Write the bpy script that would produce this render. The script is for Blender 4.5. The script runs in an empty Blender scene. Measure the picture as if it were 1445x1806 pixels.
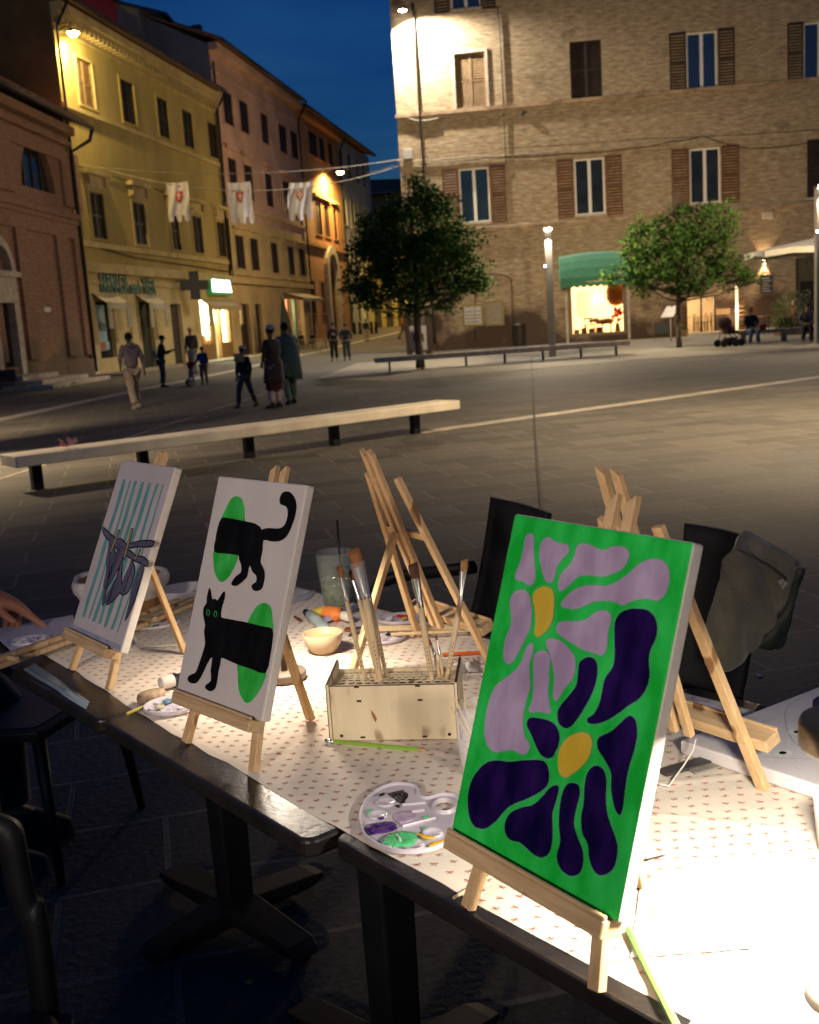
import bpy, bmesh, math, random
from mathutils import Vector, Matrix, noise
C = bpy.context.scene.collection
R = math.radians
random.seed(7)

# ------------------------------------------------------------------ camera
IW, IH, FP, EYE = 1445.0, 1806.0, 1900.0, 1.5
ROLL = math.atan(.065)
PITCH = math.atan((IH/2-568)*math.cos(ROLL)/FP)
FWD = Vector((0, math.cos(PITCH), -math.sin(PITCH)))
_r0 = Vector((1, 0, 0)); _u0 = _r0.cross(FWD)
RIGHT = _r0*math.cos(ROLL)-_u0*math.sin(ROLL)
UP = _r0*math.sin(ROLL)+_u0*math.cos(ROLL)
CAM = Vector((0, 0, EYE))
cd = bpy.data.cameras.new('camera'); cam = bpy.data.objects.new('camera', cd); C.objects.link(cam)
cam.matrix_world = Matrix.Translation(CAM) @ Matrix((RIGHT, UP, -FWD)).transposed().to_4x4()
cd.sensor_fit = 'HORIZONTAL'; cd.sensor_width = 36; cd.lens = FP/IW*36
cd.clip_start = .05; cd.clip_end = 800
cd.dof.use_dof = True; cd.dof.focus_distance = 1.95; cd.dof.aperture_fstop = 11.0
bpy.context.scene.camera = cam
sc = bpy.context.scene
sc.render.resolution_x, sc.render.resolution_y = 819, 1024
sc.view_settings.view_transform = 'Standard'; sc.view_settings.look = 'None'
sc.view_settings.exposure = 0; sc.view_settings.gamma = 1
sc.render.engine = 'CYCLES'
sc.cycles.use_denoising = True
sc.cycles.max_bounces = 6; sc.cycles.sample_clamp_indirect = 4
sc.cycles.caustics_reflective = False; sc.cycles.caustics_refractive = False

# ------------------------------------------------------------------ world: dusk sky with thin cloud
w = bpy.data.worlds.new('World'); sc.world = w; w.use_nodes = True
nt = w.node_tree; nt.nodes.clear()
N = lambda t, **k: (lambda n: ([setattr(n, a, b) for a, b in k.items()], n)[1])(nt.nodes.new(t))
sky = N('ShaderNodeTexSky', sky_type='NISHITA', sun_disc=False, sun_elevation=R(1.2), sun_rotation=R(200))
sky.altitude = 100; sky.ozone_density = 4.0
tc = N('ShaderNodeTexCoord'); mp = N('ShaderNodeMapping'); mp.inputs['Scale'].default_value = (1, 1, 3.5)
nz = N('ShaderNodeTexNoise'); nz.inputs['Scale'].default_value = 3.4; nz.inputs['Detail'].default_value = 5
cr = N('ShaderNodeValToRGB'); cr.color_ramp.elements[0].position = .42; cr.color_ramp.elements[1].position = .68
cr.color_ramp.elements[0].color = (.13, .47, .88, 1); cr.color_ramp.elements[1].color = (.42, .80, 1.12, 1)
mx = N('ShaderNodeMix', data_type='RGBA', blend_type='MULTIPLY'); mx.inputs[0].default_value = 1
bg = N('ShaderNodeBackground'); bg.inputs[1].default_value = .15
wo = N('ShaderNodeOutputWorld')
L = nt.links.new
L(tc.outputs['Generated'], mp.inputs[0]); L(mp.outputs[0], nz.inputs[0]); L(nz.outputs[0], cr.inputs[0])
L(sky.outputs[0], mx.inputs[6]); L(cr.outputs[0], mx.inputs[7]); L(mx.outputs[2], bg.inputs[0]); L(bg.outputs[0], wo.inputs[0])

# ------------------------------------------------------------------ helpers: placing
def ray(x, y):
    return RIGHT*((x-IW/2)/FP) - UP*((y-IH/2)/FP) + FWD
def G(x, y, z=0.0):
    v = ray(x, y); return CAM + v*((z-EYE)/v.z)
def AT(x, y, Y):
    v = ray(x, y); return CAM + v*(Y/v.y)
def rise(y): return max(0.0, y-75)*.03
def GR(x, y):
    p = G(x, y)
    if p.y < 75 or ray(x, y).z >= -1e-4 or p.y > 400: 
        t = 60.0
        v = ray(x, y)
        if p.y < 75 and v.z < 0: return p
    t = 60.0; v = ray(x, y)
    while t < 300:
        q = CAM+v*t
        if q.z <= rise(q.y): return Vector((q.x, q.y, rise(q.y)))
        t += .1
    return q
def hz(x): return 568-.065*(x-722.5)
class Plane:
    """vertical wall plane with its own frame: x along the wall, y into the wall, z up"""
    def __init__(s, p, d):
        s.o = Vector((p[0], p[1], 0)); s.d = Vector((d[0], d[1], 0)).normalized(); s.n = Vector((-s.d.y, s.d.x, 0))
        s.rot = math.atan2(s.d.y, s.d.x)
    def pix(s, x, y, off=0):
        v = ray(x, y); q = CAM + v*(((s.o+s.n*off-CAM).dot(s.n))/v.dot(s.n)); r = q-s.o
        return r.dot(s.d), q.z
    def w(s, a, z, off=0): return s.o+s.d*a+s.n*off+Vector((0, 0, z))

# ------------------------------------------------------------------ helpers: materials
MATS = {}
def mat(name, col, rough=.7, metal=0, var=0, scale=5, stretch=(1, 1, 1), col2=None, bump=0, bscale=None, emit=None, es=1, trans=0, ior=1.45, alpha=1, coat=0, spec=None, detail=6, contrast=(.35, .65), sheen=0, coord='Object'):
    if name in MATS: return MATS[name]
    m = bpy.data.materials.new(name); m.use_nodes = True; t = m.node_tree; b = t.nodes['Principled BSDF']; l = t.links.new
    b.inputs['Base Color'].default_value = (*col, 1); b.inputs['Roughness'].default_value = rough; b.inputs['Metallic'].default_value = metal
    b.inputs['IOR'].default_value = ior; b.inputs['Transmission Weight'].default_value = trans; b.inputs['Alpha'].default_value = alpha
    b.inputs['Coat Weight'].default_value = coat; b.inputs['Sheen Weight'].default_value = sheen
    if spec is not None: b.inputs['Specular IOR Level'].default_value = spec
    if emit: b.inputs['Emission Color'].default_value = (*emit, 1); b.inputs['Emission Strength'].default_value = es
    if var or col2 or bump:
        c = t.nodes.new('ShaderNodeTexCoord'); p = t.nodes.new('ShaderNodeMapping'); p.inputs['Scale'].default_value = stretch
        l(c.outputs[coord], p.inputs[0])
        n = t.nodes.new('ShaderNodeTexNoise'); n.inputs['Scale'].default_value = scale; n.inputs['Detail'].default_value = detail; l(p.outputs[0], n.inputs[0])
        if var or col2:
            r = t.nodes.new('ShaderNodeValToRGB'); r.color_ramp.elements[0].position = contrast[0]; r.color_ramp.elements[1].position = contrast[1]
            c2 = col2 or tuple(min(1, x*(1+var)) for x in col); c1 = col if col2 else tuple(x*(1-var) for x in col)
            r.color_ramp.elements[0].color = (*c1, 1); r.color_ramp.elements[1].color = (*c2, 1)
            l(n.outputs[0], r.inputs[0]); l(r.outputs[0], b.inputs['Base Color'])
        if bump:
            u = t.nodes.new('ShaderNodeBump'); u.inputs['Strength'].default_value = min(1, bump); u.inputs['Distance'].default_value = .01 if bscale is None else .004
            n2 = n
            if bscale:
                n2 = t.nodes.new('ShaderNodeTexNoise'); n2.inputs['Scale'].default_value = bscale; n2.inputs['Detail'].default_value = 4; l(p.outputs[0], n2.inputs[0])
            l(n2.outputs[0], u.inputs['Height']); l(u.outputs[0], b.inputs['Normal'])
    MATS[name] = m; return m

def brickmat(name, c1, c2, mortar, bw=.27, bh=.075, axes='xz', blot=(.6, 1.2), wear=None, bumpd=.012):
    """brick wall: courses, mottling between bricks, long weathered patches"""
    m = bpy.data.materials.new(name); m.use_nodes = True; t = m.node_tree; b = t.nodes['Principled BSDF']; l = t.links.new
    n = lambda k: t.nodes.new(k)
    c = n('ShaderNodeTexCoord'); s = n('ShaderNodeSeparateXYZ'); k = n('ShaderNodeCombineXYZ'); l(c.outputs['Object'], s.inputs[0])
    l(s.outputs['XYZ'.index(axes[0].upper())], k.inputs[0]); l(s.outputs['XYZ'.index(axes[1].upper())], k.inputs[1])
    nw = n('ShaderNodeTexNoise'); nw.inputs['Scale'].default_value = 1.1; l(k.outputs[0], nw.inputs[0])
    ad = n('ShaderNodeVectorMath'); ad.operation = 'MULTIPLY_ADD'; ad.inputs[1].default_value = (.05, .05, 0); l(nw.outputs['Color'], ad.inputs[0]); l(k.outputs[0], ad.inputs[2])
    br = n('ShaderNodeTexBrick'); br.inputs['Scale'].default_value = 1; br.inputs['Brick Width'].default_value = bw; br.inputs['Row Height'].default_value = bh
    br.inputs['Mortar Size'].default_value = .011; br.inputs['Mortar Smooth'].default_value = .3
    br.inputs['Color1'].default_value = (*c1, 1); br.inputs['Color2'].default_value = (*c2, 1); br.inputs['Mortar'].default_value = (*mortar, 1)
    l(ad.outputs[0], br.inputs[0])
    # streaky patches along the courses
    mp = n('ShaderNodeMapping'); mp.inputs['Scale'].default_value = (1.3, 7.5, 1); l(k.outputs[0], mp.inputs[0])
    n1 = n('ShaderNodeTexNoise'); n1.inputs['Scale'].default_value = 1.6; n1.inputs['Detail'].default_value = 7; n1.inputs['Roughness'].default_value = .62; l(mp.outputs[0], n1.inputs[0])
    r1 = n('ShaderNodeValToRGB'); e = r1.color_ramp.elements; e[0].position = .34; e[1].position = .66
    e[0].color = (blot[0], blot[0]*.93, blot[0]*.88, 1); e[1].color = (blot[1], blot[1], blot[1], 1); l(n1.outputs[0], r1.inputs[0])
    x1 = n('ShaderNodeMix'); x1.data_type = 'RGBA'; x1.blend_type = 'MULTIPLY'; x1.inputs[0].default_value = 1; l(br.outputs[0], x1.inputs[6]); l(r1.outputs[0], x1.inputs[7])
    # scattered red single bricks
    mp2 = n('ShaderNodeMapping'); mp2.inputs['Scale'].default_value = (1, 3.6, 1); l(k.outputs[0], mp2.inputs[0])
    n2 = n('ShaderNodeTexNoise'); n2.inputs['Scale'].default_value = 3.4; n2.inputs['Detail'].default_value = 2; l(mp2.outputs[0], n2.inputs[0])
    r2 = n('ShaderNodeValToRGB'); r2.color_ramp.elements[0].position = .6; r2.color_ramp.elements[1].position = .65; l(n2.outputs[0], r2.inputs[0])
    x2 = n('ShaderNodeMix'); x2.data_type = 'RGBA'; l(r2.outputs[0], x2.inputs[0]); l(x1.outputs[2], x2.inputs[6]); x2.inputs[7].default_value = (c2[0]*.68, c2[1]*.47, c2[2]*.38, 1)
    out = x2.outputs[2]
    if wear:
        n3 = n('ShaderNodeTexNoise'); n3.inputs['Scale'].default_value = .55; n3.inputs['Detail'].default_value = 6; l(k.outputs[0], n3.inputs[0])
        sz = n('ShaderNodeMapRange'); l(s.outputs['Z'], sz.inputs[0]); sz.inputs[1].default_value = 0; sz.inputs[2].default_value = 3.2; sz.inputs[3].default_value = .26; sz.inputs[4].default_value = -.1
        aa = n('ShaderNodeMath'); aa.operation = 'ADD'; l(n3.outputs[0], aa.inputs[0]); l(sz.outputs[0], aa.inputs[1])
        r3 = n('ShaderNodeValToRGB'); r3.color_ramp.elements[0].position = .52; r3.color_ramp.elements[1].position = .68; l(aa.outputs[0], r3.inputs[0])
        x3 = n('ShaderNodeMix'); x3.data_type = 'RGBA'; l(r3.outputs[0], x3.inputs[0]); l(out, x3.inputs[6]); x3.inputs[7].default_value = (*wear, 1); out = x3.outputs[2]
    l(out, b.inputs['Base Color']); b.inputs['Roughness'].default_value = .9
    bu = n('ShaderNodeBump'); bu.inputs['Distance'].default_value = bumpd; bu.inputs['Strength'].default_value = .8
    sb = n('ShaderNodeMath'); sb.operation = 'SUBTRACT'; sb.inputs[0].default_value = 1; l(br.outputs['Fac'], sb.inputs[1])
    sm = n('ShaderNodeMath'); sm.operation = 'MULTIPLY_ADD'; l(n1.outputs[0], sm.inputs[0]); sm.inputs[1].default_value = 1.6; l(sb.outputs[0], sm.inputs[2])
    l(sm.outputs[0], bu.inputs['Height']); l(bu.outputs[0], b.inputs['Normal'])
    MATS[name] = m; return m

def woodmat(name, a, b2, sc_=1.0, rough=.6, ax=2):
    m = bpy.data.materials.new(name); m.use_nodes = True; t = m.node_tree; b = t.nodes['Principled BSDF']; l = t.links.new; n = lambda k: t.nodes.new(k)
    c = n('ShaderNodeTexCoord'); oi = n('ShaderNodeObjectInfo'); ad = n('ShaderNodeVectorMath'); ad.operation = 'ADD'; l(c.outputs['Object'], ad.inputs[0]); l(oi.outputs['Random'], ad.inputs[1])
    mp = n('ShaderNodeMapping'); mp.inputs['Scale'].default_value = tuple((4 if i == ax else 60)*sc_ for i in range(3)); l(ad.outputs[0], mp.inputs[0])
    no = n('ShaderNodeTexNoise'); no.inputs['Scale'].default_value = 2.2; no.inputs['Detail'].default_value = 5; no.inputs['Distortion'].default_value = .6; l(mp.outputs[0], no.inputs[0])
    r = n('ShaderNodeValToRGB'); r.color_ramp.elements[0].position = .36; r.color_ramp.elements[1].position = .6; r.color_ramp.elements[0].color = (*b2, 1); r.color_ramp.elements[1].color = (*a, 1); l(no.outputs[0], r.inputs[0])
    mk = n('ShaderNodeMapping'); mk.inputs['Scale'].default_value = (22, 22, 7); l(ad.outputs[0], mk.inputs[0])
    vo = n('ShaderNodeTexNoise'); vo.inputs['Scale'].default_value = 1.6; vo.inputs['Detail'].default_value = 0; l(mk.outputs[0], vo.inputs[0])
    r2 = n('ShaderNodeValToRGB'); r2.color_ramp.elements[0].position = .74; r2.color_ramp.elements[1].position = .8; l(vo.outputs[0], r2.inputs[0])
    x = n('ShaderNodeMix'); x.data_type = 'RGBA'; l(r2.outputs[0], x.inputs[0]); l(r.outputs[0], x.inputs[6]); x.inputs[7].default_value = (b2[0]*.4, b2[1]*.3, b2[2]*.25, 1)
    l(x.outputs[2], b.inputs['Base Color']); b.inputs['Roughness'].default_value = rough
    MATS[name] = m; return m

# ------------------------------------------------------------------ helpers: meshes
class MB:
    def __init__(s): s.v = []; s.f = []; s.m = []; s.s = []; s.cur = 0; s.sm = False
    def add(s, vs, fs):
        o = len(s.v); s.v += [tuple(x) for x in vs]
        for f in fs: s.f.append([i+o for i in f]); s.m.append(s.cur); s.s.append(s.sm)
        return s
    def box(s, x0, x1, y0, y1, z0, z1, M=None, bev=0):
        c = [Vector((x, y, z)) for z in (z0, z1) for y in (y0, y1) for x in (x0, x1)]
        if M is not None: c = [M @ p for p in c]
        return s.add(c, [(0, 2, 3, 1), (4, 5, 7, 6), (0, 1, 5, 4), (2, 6, 7, 3), (0, 4, 6, 2), (1, 3, 7, 5)])
    def bar(s, a, b, wd, dp, side=None, w2=None, d2=None, chop=None):
        """rectangular bar from a to b; side = direction of its width"""
        a = Vector(a); b = Vector(b); t = (b-a).normalized(); side = Vector(side) if side is not None else Vector((1, 0, 0))
        x = (side-t*side.dot(t)).normalized(); y = t.cross(x); w2 = w2 or wd; d2 = d2 or dp
        c = []
        for p, ww, dd in ((a, wd, dp), (b, w2, d2)):
            for i, j in ((-1, -1), (1, -1), (1, 1), (-1, 1)):
                q = p+x*(ww/2*i)+y*(dd/2*j)
                if chop and p is b and i < 0: q = q - t*chop
                c.append(q)
        return s.add(c, [(3, 2, 1, 0), (4, 5, 6, 7), (0, 1, 5, 4), (1, 2, 6, 5), (2, 3, 7, 6), (3, 0, 4, 7)])
    def tube(s, pts, rad, n=10, cap=True, sq=1.0):
        pts = [Vector(p) for p in pts]; rr = rad if isinstance(rad, (list, tuple)) else [rad]*len(pts)
        old = s.sm; s.sm = True; V = []; prev = None
        for i, p in enumerate(pts):
            t = (pts[min(i+1, len(pts)-1)]-pts[max(i-1, 0)]).normalized()
            if prev is None: prev = t.orthogonal().normalized()
            x = (prev-t*prev.dot(t)).normalized(); prev = x; y = t.cross(x)
            for k in range(n):
                a = 2*math.pi*k/n; V.append(p+x*(math.cos(a)*rr[i])+y*(math.sin(a)*rr[i]*sq))
        F = [(i*n+k, i*n+(k+1) % n, (i+1)*n+(k+1) % n, (i+1)*n+k) for i in range(len(pts)-1) for k in range(n)]
        s.add(V, F); o = len(s.v)-len(V)
        if cap:
            s.sm = False; s.f += [[o+k for k in reversed(range(n))], [o+(len(pts)-1)*n+k for k in range(n)]]; s.m += [s.cur]*2; s.s += [False]*2
        s.sm = old; return s
    def lathe(s, prof, c=(0, 0, 0), n=28, M=None, sx=1, sy=1, smooth=True):
        old = s.sm; s.sm = smooth; c = Vector(c); V = []
        for r, z in prof:
            for k in range(n):
                a = 2*math.pi*k/n; p = Vector((math.cos(a)*r*sx, math.sin(a)*r*sy, z))
                V.append((M @ p if M is not None else p)+c)
        F = [(i*n+k, i*n+(k+1) % n, (i+1)*n+(k+1) % n, (i+1)*n+k) for i in range(len(prof)-1) for k in range(n)]
        if prof[0][0] > .0016: F.append(tuple(reversed(range(n))))
        if prof[-1][0] > .0016 and prof[0][0] > .0016: F.append(tuple((len(prof)-1)*n+k for k in range(n)))
        s.add(V, F); s.sm = old; return s
    def ball(s, c, r, n=14, m=9, sc=(1, 1, 1), M=None):
        prof = [(math.sin(math.pi*i/m)*r, -math.cos(math.pi*i/m)*r) for i in range(m+1)]
        prof[0] = (1e-6, -r); prof[-1] = (1e-6, r)
        X = Matrix.Diagonal((*sc, 1)).to_3x3()
        if M is not None: X = M.to_3x3() @ X
        return s.lathe(prof, c, n, X)
    def loft(s, rings, n=16, cap=True):
        """rings: (cx,cy,cz,rx,ry[,rot])"""
        old = s.sm; s.sm = True; V = []
        for g in rings:
            cx, cy, cz, rx, ry = g[:5]; ro = g[5] if len(g) > 5 else 0
            for k in range(n):
                a = 2*math.pi*k/n; x = math.cos(a)*rx; y = math.sin(a)*ry
                V.append((cx+x*math.cos(ro)-y*math.sin(ro), cy+x*math.sin(ro)+y*math.cos(ro), cz))
        F = [(i*n+k, i*n+(k+1) % n, (i+1)*n+(k+1) % n, (i+1)*n+k) for i in range(len(rings)-1) for k in range(n)]
        if cap: F += [tuple(reversed(range(n))), tuple((len(rings)-1)*n+k for k in range(n))]
        s.add(V, F); s.sm = old; return s
    def prism(s, poly, M, z0, z1):
        """poly in 2-D, lifted by matrix M, extruded from z0 to z1 along M's z"""
        n = len(poly); V = [M @ Vector((x, y, z)) for z in (z0, z1) for x, y in poly]
        return s.add(V, [list(reversed(range(n))), list(range(n, 2*n))]+[(i, (i+1) % n, n+(i+1) % n, n+i) for i in range(n)])
    def face(s, vs): return s.add(vs, [tuple(range(len(vs)))])
    def build(s, name, m, parent=None, bevel=0, tri=False, smooth=False, seg=2):
        me = bpy.data.meshes.new(name); me.from_pydata(s.v, [], s.f)
        for q in (m if isinstance(m, (list, tuple)) else [m]): me.materials.append(q)
        for p, k, sm in zip(me.polygons, s.m, s.s): p.material_index = k; p.use_smooth = sm or smooth
        if tri:
            b = bmesh.new(); b.from_mesh(me); bmesh.ops.triangulate(b, faces=[f for f in b.faces if len(f.verts) > 4]); b.to_mesh(me); b.free()
        me.update()
        o = bpy.data.objects.new(name, me); C.objects.link(o)
        if parent is not None: o.parent = parent
        if bevel:
            d = o.modifiers.new('b', 'BEVEL'); d.width = bevel; d.segments = seg; d.limit_method = 'ANGLE'; d.angle_limit = R(40)
        return o
def tag(o, label=None, cat=None, group=None, kind=None):
    if label: o['label'] = label
    if cat: o['category'] = cat
    if group: o['group'] = group
    if kind: o['kind'] = kind
    return o
def thing(name, label, cat, loc=(0, 0, 0), rz=0, group=None):
    o = bpy.data.objects.new(name, None); C.objects.link(o); o.location = loc; o.rotation_euler = (0, 0, rz); o.empty_display_size = .1
    return tag(o, label, cat, group)
def kids(o): return [c for c in bpy.data.objects if c.parent == o]
def copy_tree(o, loc, rz, label, group=None):
    def cp(a, par):
        c = a.copy(); C.objects.link(c); c.parent = par
        for ch in kids(a): cp(ch, c)
        return c
    c = cp(o, None); c.location = loc; c.rotation_euler = (0, 0, rz); c['label'] = label
    if group: c['group'] = group
    return c
def smooth_poly(p, k=3, closed=True):
    n = len(p); out = []
    for i in range(n if closed else n-1):
        a, b, c, d = [Vector((*p[(i+j) % n], 0)) if closed else Vector((*p[min(max(i+j, 0), n-1)], 0)) for j in (-1, 0, 1, 2)]
        for t in range(k):
            u = t/k; q = .5*((2*b)+(c-a)*u+(2*a-5*b+4*c-d)*u*u+(3*b-a-3*c+d)*u**3); out.append((q.x, q.y))
    return out
def lamp(kind, name, loc, energy, col, target=None, **k):
    d = bpy.data.lights.new(name, kind); d.energy = energy; d.color = col
    for a, b in k.items(): setattr(d, a, b)
    o = bpy.data.objects.new(name, d); C.objects.link(o); o.location = loc
    if target is not None: o.rotation_euler = (Vector(target)-Vector(loc)).to_track_quat('-Z', 'Y').to_euler()
    return o
def lampin(kind, name, parent, loc, energy, col, direction=(0, 0, -1), **k):
    o = lamp(kind, name, loc, energy, col, Vector(loc)+Vector(direction), **k); o.parent = parent; return o

WARM = (1.0, .66, .34); SOD = (1.0, .7, .2); LED = (1.0, .86, .66)
# ------------------------------------------------------------------ materials of the place
def pavemat():
    m = bpy.data.materials.new('stone paving'); m.use_nodes = True; t = m.node_tree; b = t.nodes['Principled BSDF']; l = t.links.new; n = lambda k: t.nodes.new(k)
    c = n('ShaderNodeTexCoord'); mp = n('ShaderNodeMapping'); mp.inputs['Rotation'].default_value = (0, 0, R(-14)); l(c.outputs['Object'], mp.inputs[0])
    nw = n('ShaderNodeTexNoise'); nw.inputs['Scale'].default_value = .8; l(mp.outputs[0], nw.inputs[0])
    ad = n('ShaderNodeVectorMath'); ad.operation = 'MULTIPLY_ADD'; ad.inputs[1].default_value = (.07, .06, 0); l(nw.outputs['Color'], ad.inputs[0]); l(mp.outputs[0], ad.inputs[2])
    br = n('ShaderNodeTexBrick'); br.inputs['Scale'].default_value = 1; br.inputs['Brick Width'].default_value = .82; br.inputs['Row Height'].default_value = .42; br.offset = .37; br.inputs['Bias'].default_value = -.1
    br.inputs['Mortar Size'].default_value = .011; br.inputs['Mortar Smooth'].default_value = .2
    br.inputs['Color1'].default_value = (.066, .059, .050, 1); br.inputs['Color2'].default_value = (.118, .105, .087, 1); br.inputs['Mortar'].default_value = (.19, .168, .132, 1); l(ad.outputs[0], br.inputs[0])
    n1 = n('ShaderNodeTexNoise'); n1.inputs['Scale'].default_value = .45; n1.inputs['Detail'].default_value = 8; n1.inputs['Roughness'].default_value = .65; l(mp.outputs[0], n1.inputs[0])
    r1 = n('ShaderNodeValToRGB'); r1.color_ramp.elements[0].position = .3; r1.color_ramp.elements[1].position = .7; r1.color_ramp.elements[0].color = (.62, .62, .62, 1); r1.color_ramp.elements[1].color = (1.25, 1.22, 1.15, 1); l(n1.outputs[0], r1.inputs[0])
    n2 = n('ShaderNodeTexNoise'); n2.inputs['Scale'].default_value = 42; n2.inputs['Detail'].default_value = 6; l(mp.outputs[0], n2.inputs[0])
    r2 = n('ShaderNodeValToRGB'); r2.color_ramp.elements[0].position = .3; r2.color_ramp.elements[1].position = .72; r2.color_ramp.elements[0].color = (.7, .7, .7, 1); r2.color_ramp.elements[1].color = (1.25, 1.25, 1.25, 1); l(n2.outputs[0], r2.inputs[0])
    x = n('ShaderNodeMix'); x.data_type = 'RGBA'; x.blend_type = 'MULTIPLY'; x.inputs[0].default_value = 1; l(br.outputs[0], x.inputs[6]); l(r1.outputs[0], x.inputs[7])
    y = n('ShaderNodeMix'); y.data_type = 'RGBA'; y.blend_type = 'MULTIPLY'; y.inputs[0].default_value = 1; l(x.outputs[2], y.inputs[6]); l(r2.outputs[0], y.inputs[7])
    l(y.outputs[2], b.inputs['Base Color']); rr = n('ShaderNodeMapRange'); rr.inputs[3].default_value = .68; rr.inputs[4].default_value = .9; l(n1.outputs[0], rr.inputs[0]); l(rr.outputs[0], b.inputs['Roughness'])
    bu = n('ShaderNodeBump'); bu.inputs['Distance'].default_value = .006; bu.inputs['Strength'].default_value = .7
    h = n('ShaderNodeMath'); h.operation = 'MULTIPLY_ADD'; h.inputs[1].default_value = -1.2; l(br.outputs['Fac'], h.inputs[0]); l(n2.outputs[0], h.inputs[2]); l(h.outputs[0], bu.inputs['Height']); l(bu.outputs[0], b.inputs['Normal'])
    return m
PAVE = pavemat()
BAND = mat('pale stone band', (.42, .37, .29), .7, var=.25, scale=3, bump=.3)
BRICK_R = brickmat('buff brick', (.39, .295, .175), (.51, .40, .25), (.32, .25, .165), blot=(.56, 1.25), wear=(.09, .055, .035))
BRICK_C = brickmat('red brick', (.30, .16, .10), (.35, .205, .13), (.24, .15, .105), blot=(.75, 1.15), wear=(.16, .11, .07))
YEL = mat('ochre plaster', (.37, .285, .095), .92, var=.16, scale=.5, stretch=(1, 1, .5), bump=.25, bscale=30)
YEL2 = mat('cream plaster ground floor', (.50, .38, .17), .92, var=.12, scale=.7, bump=.2, bscale=30)
TRIM = mat('plaster trim', (.46, .36, .17), .9, var=.15, scale=1.5)
PINK = mat('rose plaster', (.52, .33, .25), .92, var=.16, scale=.5, bump=.2, bscale=30)
TAN = mat('tan plaster', (.46, .34, .16), .92, var=.14, scale=.6, bump=.2, bscale=30)
RUST = mat('orange plaster', (.44, .22, .085), .92, var=.15, scale=.6, bump=.2, bscale=30)
GREYW = mat('pale grey plaster', (.40, .39, .33), .92, var=.12, scale=.6)
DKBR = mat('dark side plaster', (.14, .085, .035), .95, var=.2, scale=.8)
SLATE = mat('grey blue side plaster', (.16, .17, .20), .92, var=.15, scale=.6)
REDP = mat('red painted wall', (.45, .05, .06), .8, var=.12, scale=2)
STONE = mat('travertine', (.48, .41, .32), .75, var=.2, scale=4, bump=.3)
TILE = mat('roof tiles', (.20, .10, .06), .9, var=.4, scale=7, bump=.8)
SHUT_B = mat('brown painted shutter', (.125, .05, .02), .55, var=.2, scale=6)
SHUT_D = mat('dark shutter', (.035, .022, .015), .6, var=.3, scale=5)
SHUT_G = mat('grey brown shutter', (.035, .027, .016), .6, var=.3, scale=5)
SHUT_T = mat('tan shutter', (.25, .16, .08), .6, var=.15, scale=5)
WHITEF = mat('white window frame', (.78, .74, .66), .45)
GLASS = mat('dark window glass', (.10, .115, .13), .04, metal=.85, var=.05, scale=2)
GLASSD = mat('unlit window glass', (.02, .022, .025), .06, spec=.6, var=.3, scale=2)
DARK = mat('unlit interior', (.012, .010, .008), .9, var=.3, scale=3)
METAL = mat('dark pipe metal', (.035, .03, .026), .5, metal=.5, var=.2, scale=8)
CABLE = mat('cable sheath', (.30, .26, .21), .7, var=.2, scale=9)
BLK = mat('black painted steel', (.008, .008, .009), .5, var=.25, scale=14, spec=.35)

# ------------------------------------------------------------------ ground: one sheet, rising along the street
g = MB(); ys = [-14, -6, 0, 5, 10, 20, 30, 45, 60, 75, 85, 95, 105, 120, 140, 170, 220, 300, 420]; xs = [-260, -90, -40, -20, -10, 0, 10, 20, 40, 90, 260]
g.add([(x, y, rise(y)) for y in ys for x in xs], [(j*len(xs)+i, j*len(xs)+i+1, (j+1)*len(xs)+i+1, (j+1)*len(xs)+i) for j in range(len(ys)-1) for i in range(len(xs)-1)])
tag(g.build('ground', PAVE), kind='structure')
def strip(name, pts, wd, lift, m):
    b = MB(); P = []
    for i in range(len(pts)-1):
        for k in range(6): P.append(pts[i].lerp(pts[i+1], k/6))
    P.append(pts[-1]); d = (P[-1]-P[0]); d.z = 0; s = Vector((-d.y, d.x, 0)).normalized()*wd/2
    V = []
    for p in P: z = rise(p.y)+lift; V += [(p.x-s.x, p.y-s.y, z), (p.x+s.x, p.y+s.y, z)]
    b.add(V, [(2*i, 2*i+1, 2*i+3, 2*i+2) for i in range(len(P)-1)])
    return tag(b.build(name, m), kind='structure')
a, b_ = G(790, 756), G(1445, 665); d = (b_-a)
strip('path', [a-d*.06, b_+d*.6], .34, .004, BAND)
strip('path', [G(-60, 753), G(225, 692), G(420, 652), G(520, 628), GR(598, 611), GR(706, 585)], .5, .004, BAND)
a, b_ = G(0, 845), G(470, 693); strip('path', [a-(b_-a)*.1, b_+(b_-a)*.3], .05, .0042, BAND)
SEAM = mat('drain seam', (.035, .028, .022), .8, var=.3, scale=8)
strip('path', [G(957, 905), G(952, 860), G(944, 760), G(939, 660), G(938, 630)], .025, .0085, SEAM)
PALE_ZONE = mat('pale ground zone', (.26, .235, .19), .8, var=.18, scale=1.2, bump=.3, bscale=30)  # paler zone of ground toward the palazzo
tag(MB().face([tuple(G(*p)+Vector((0, 0, .003))) for p in ((560, 668), (700, 672), (1120, 634), (1600, 605), (1600, 586), (1290, 588), (980, 606), (690, 636), (630, 640))]).build('pavement', PALE_ZONE), kind='structure')

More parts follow.
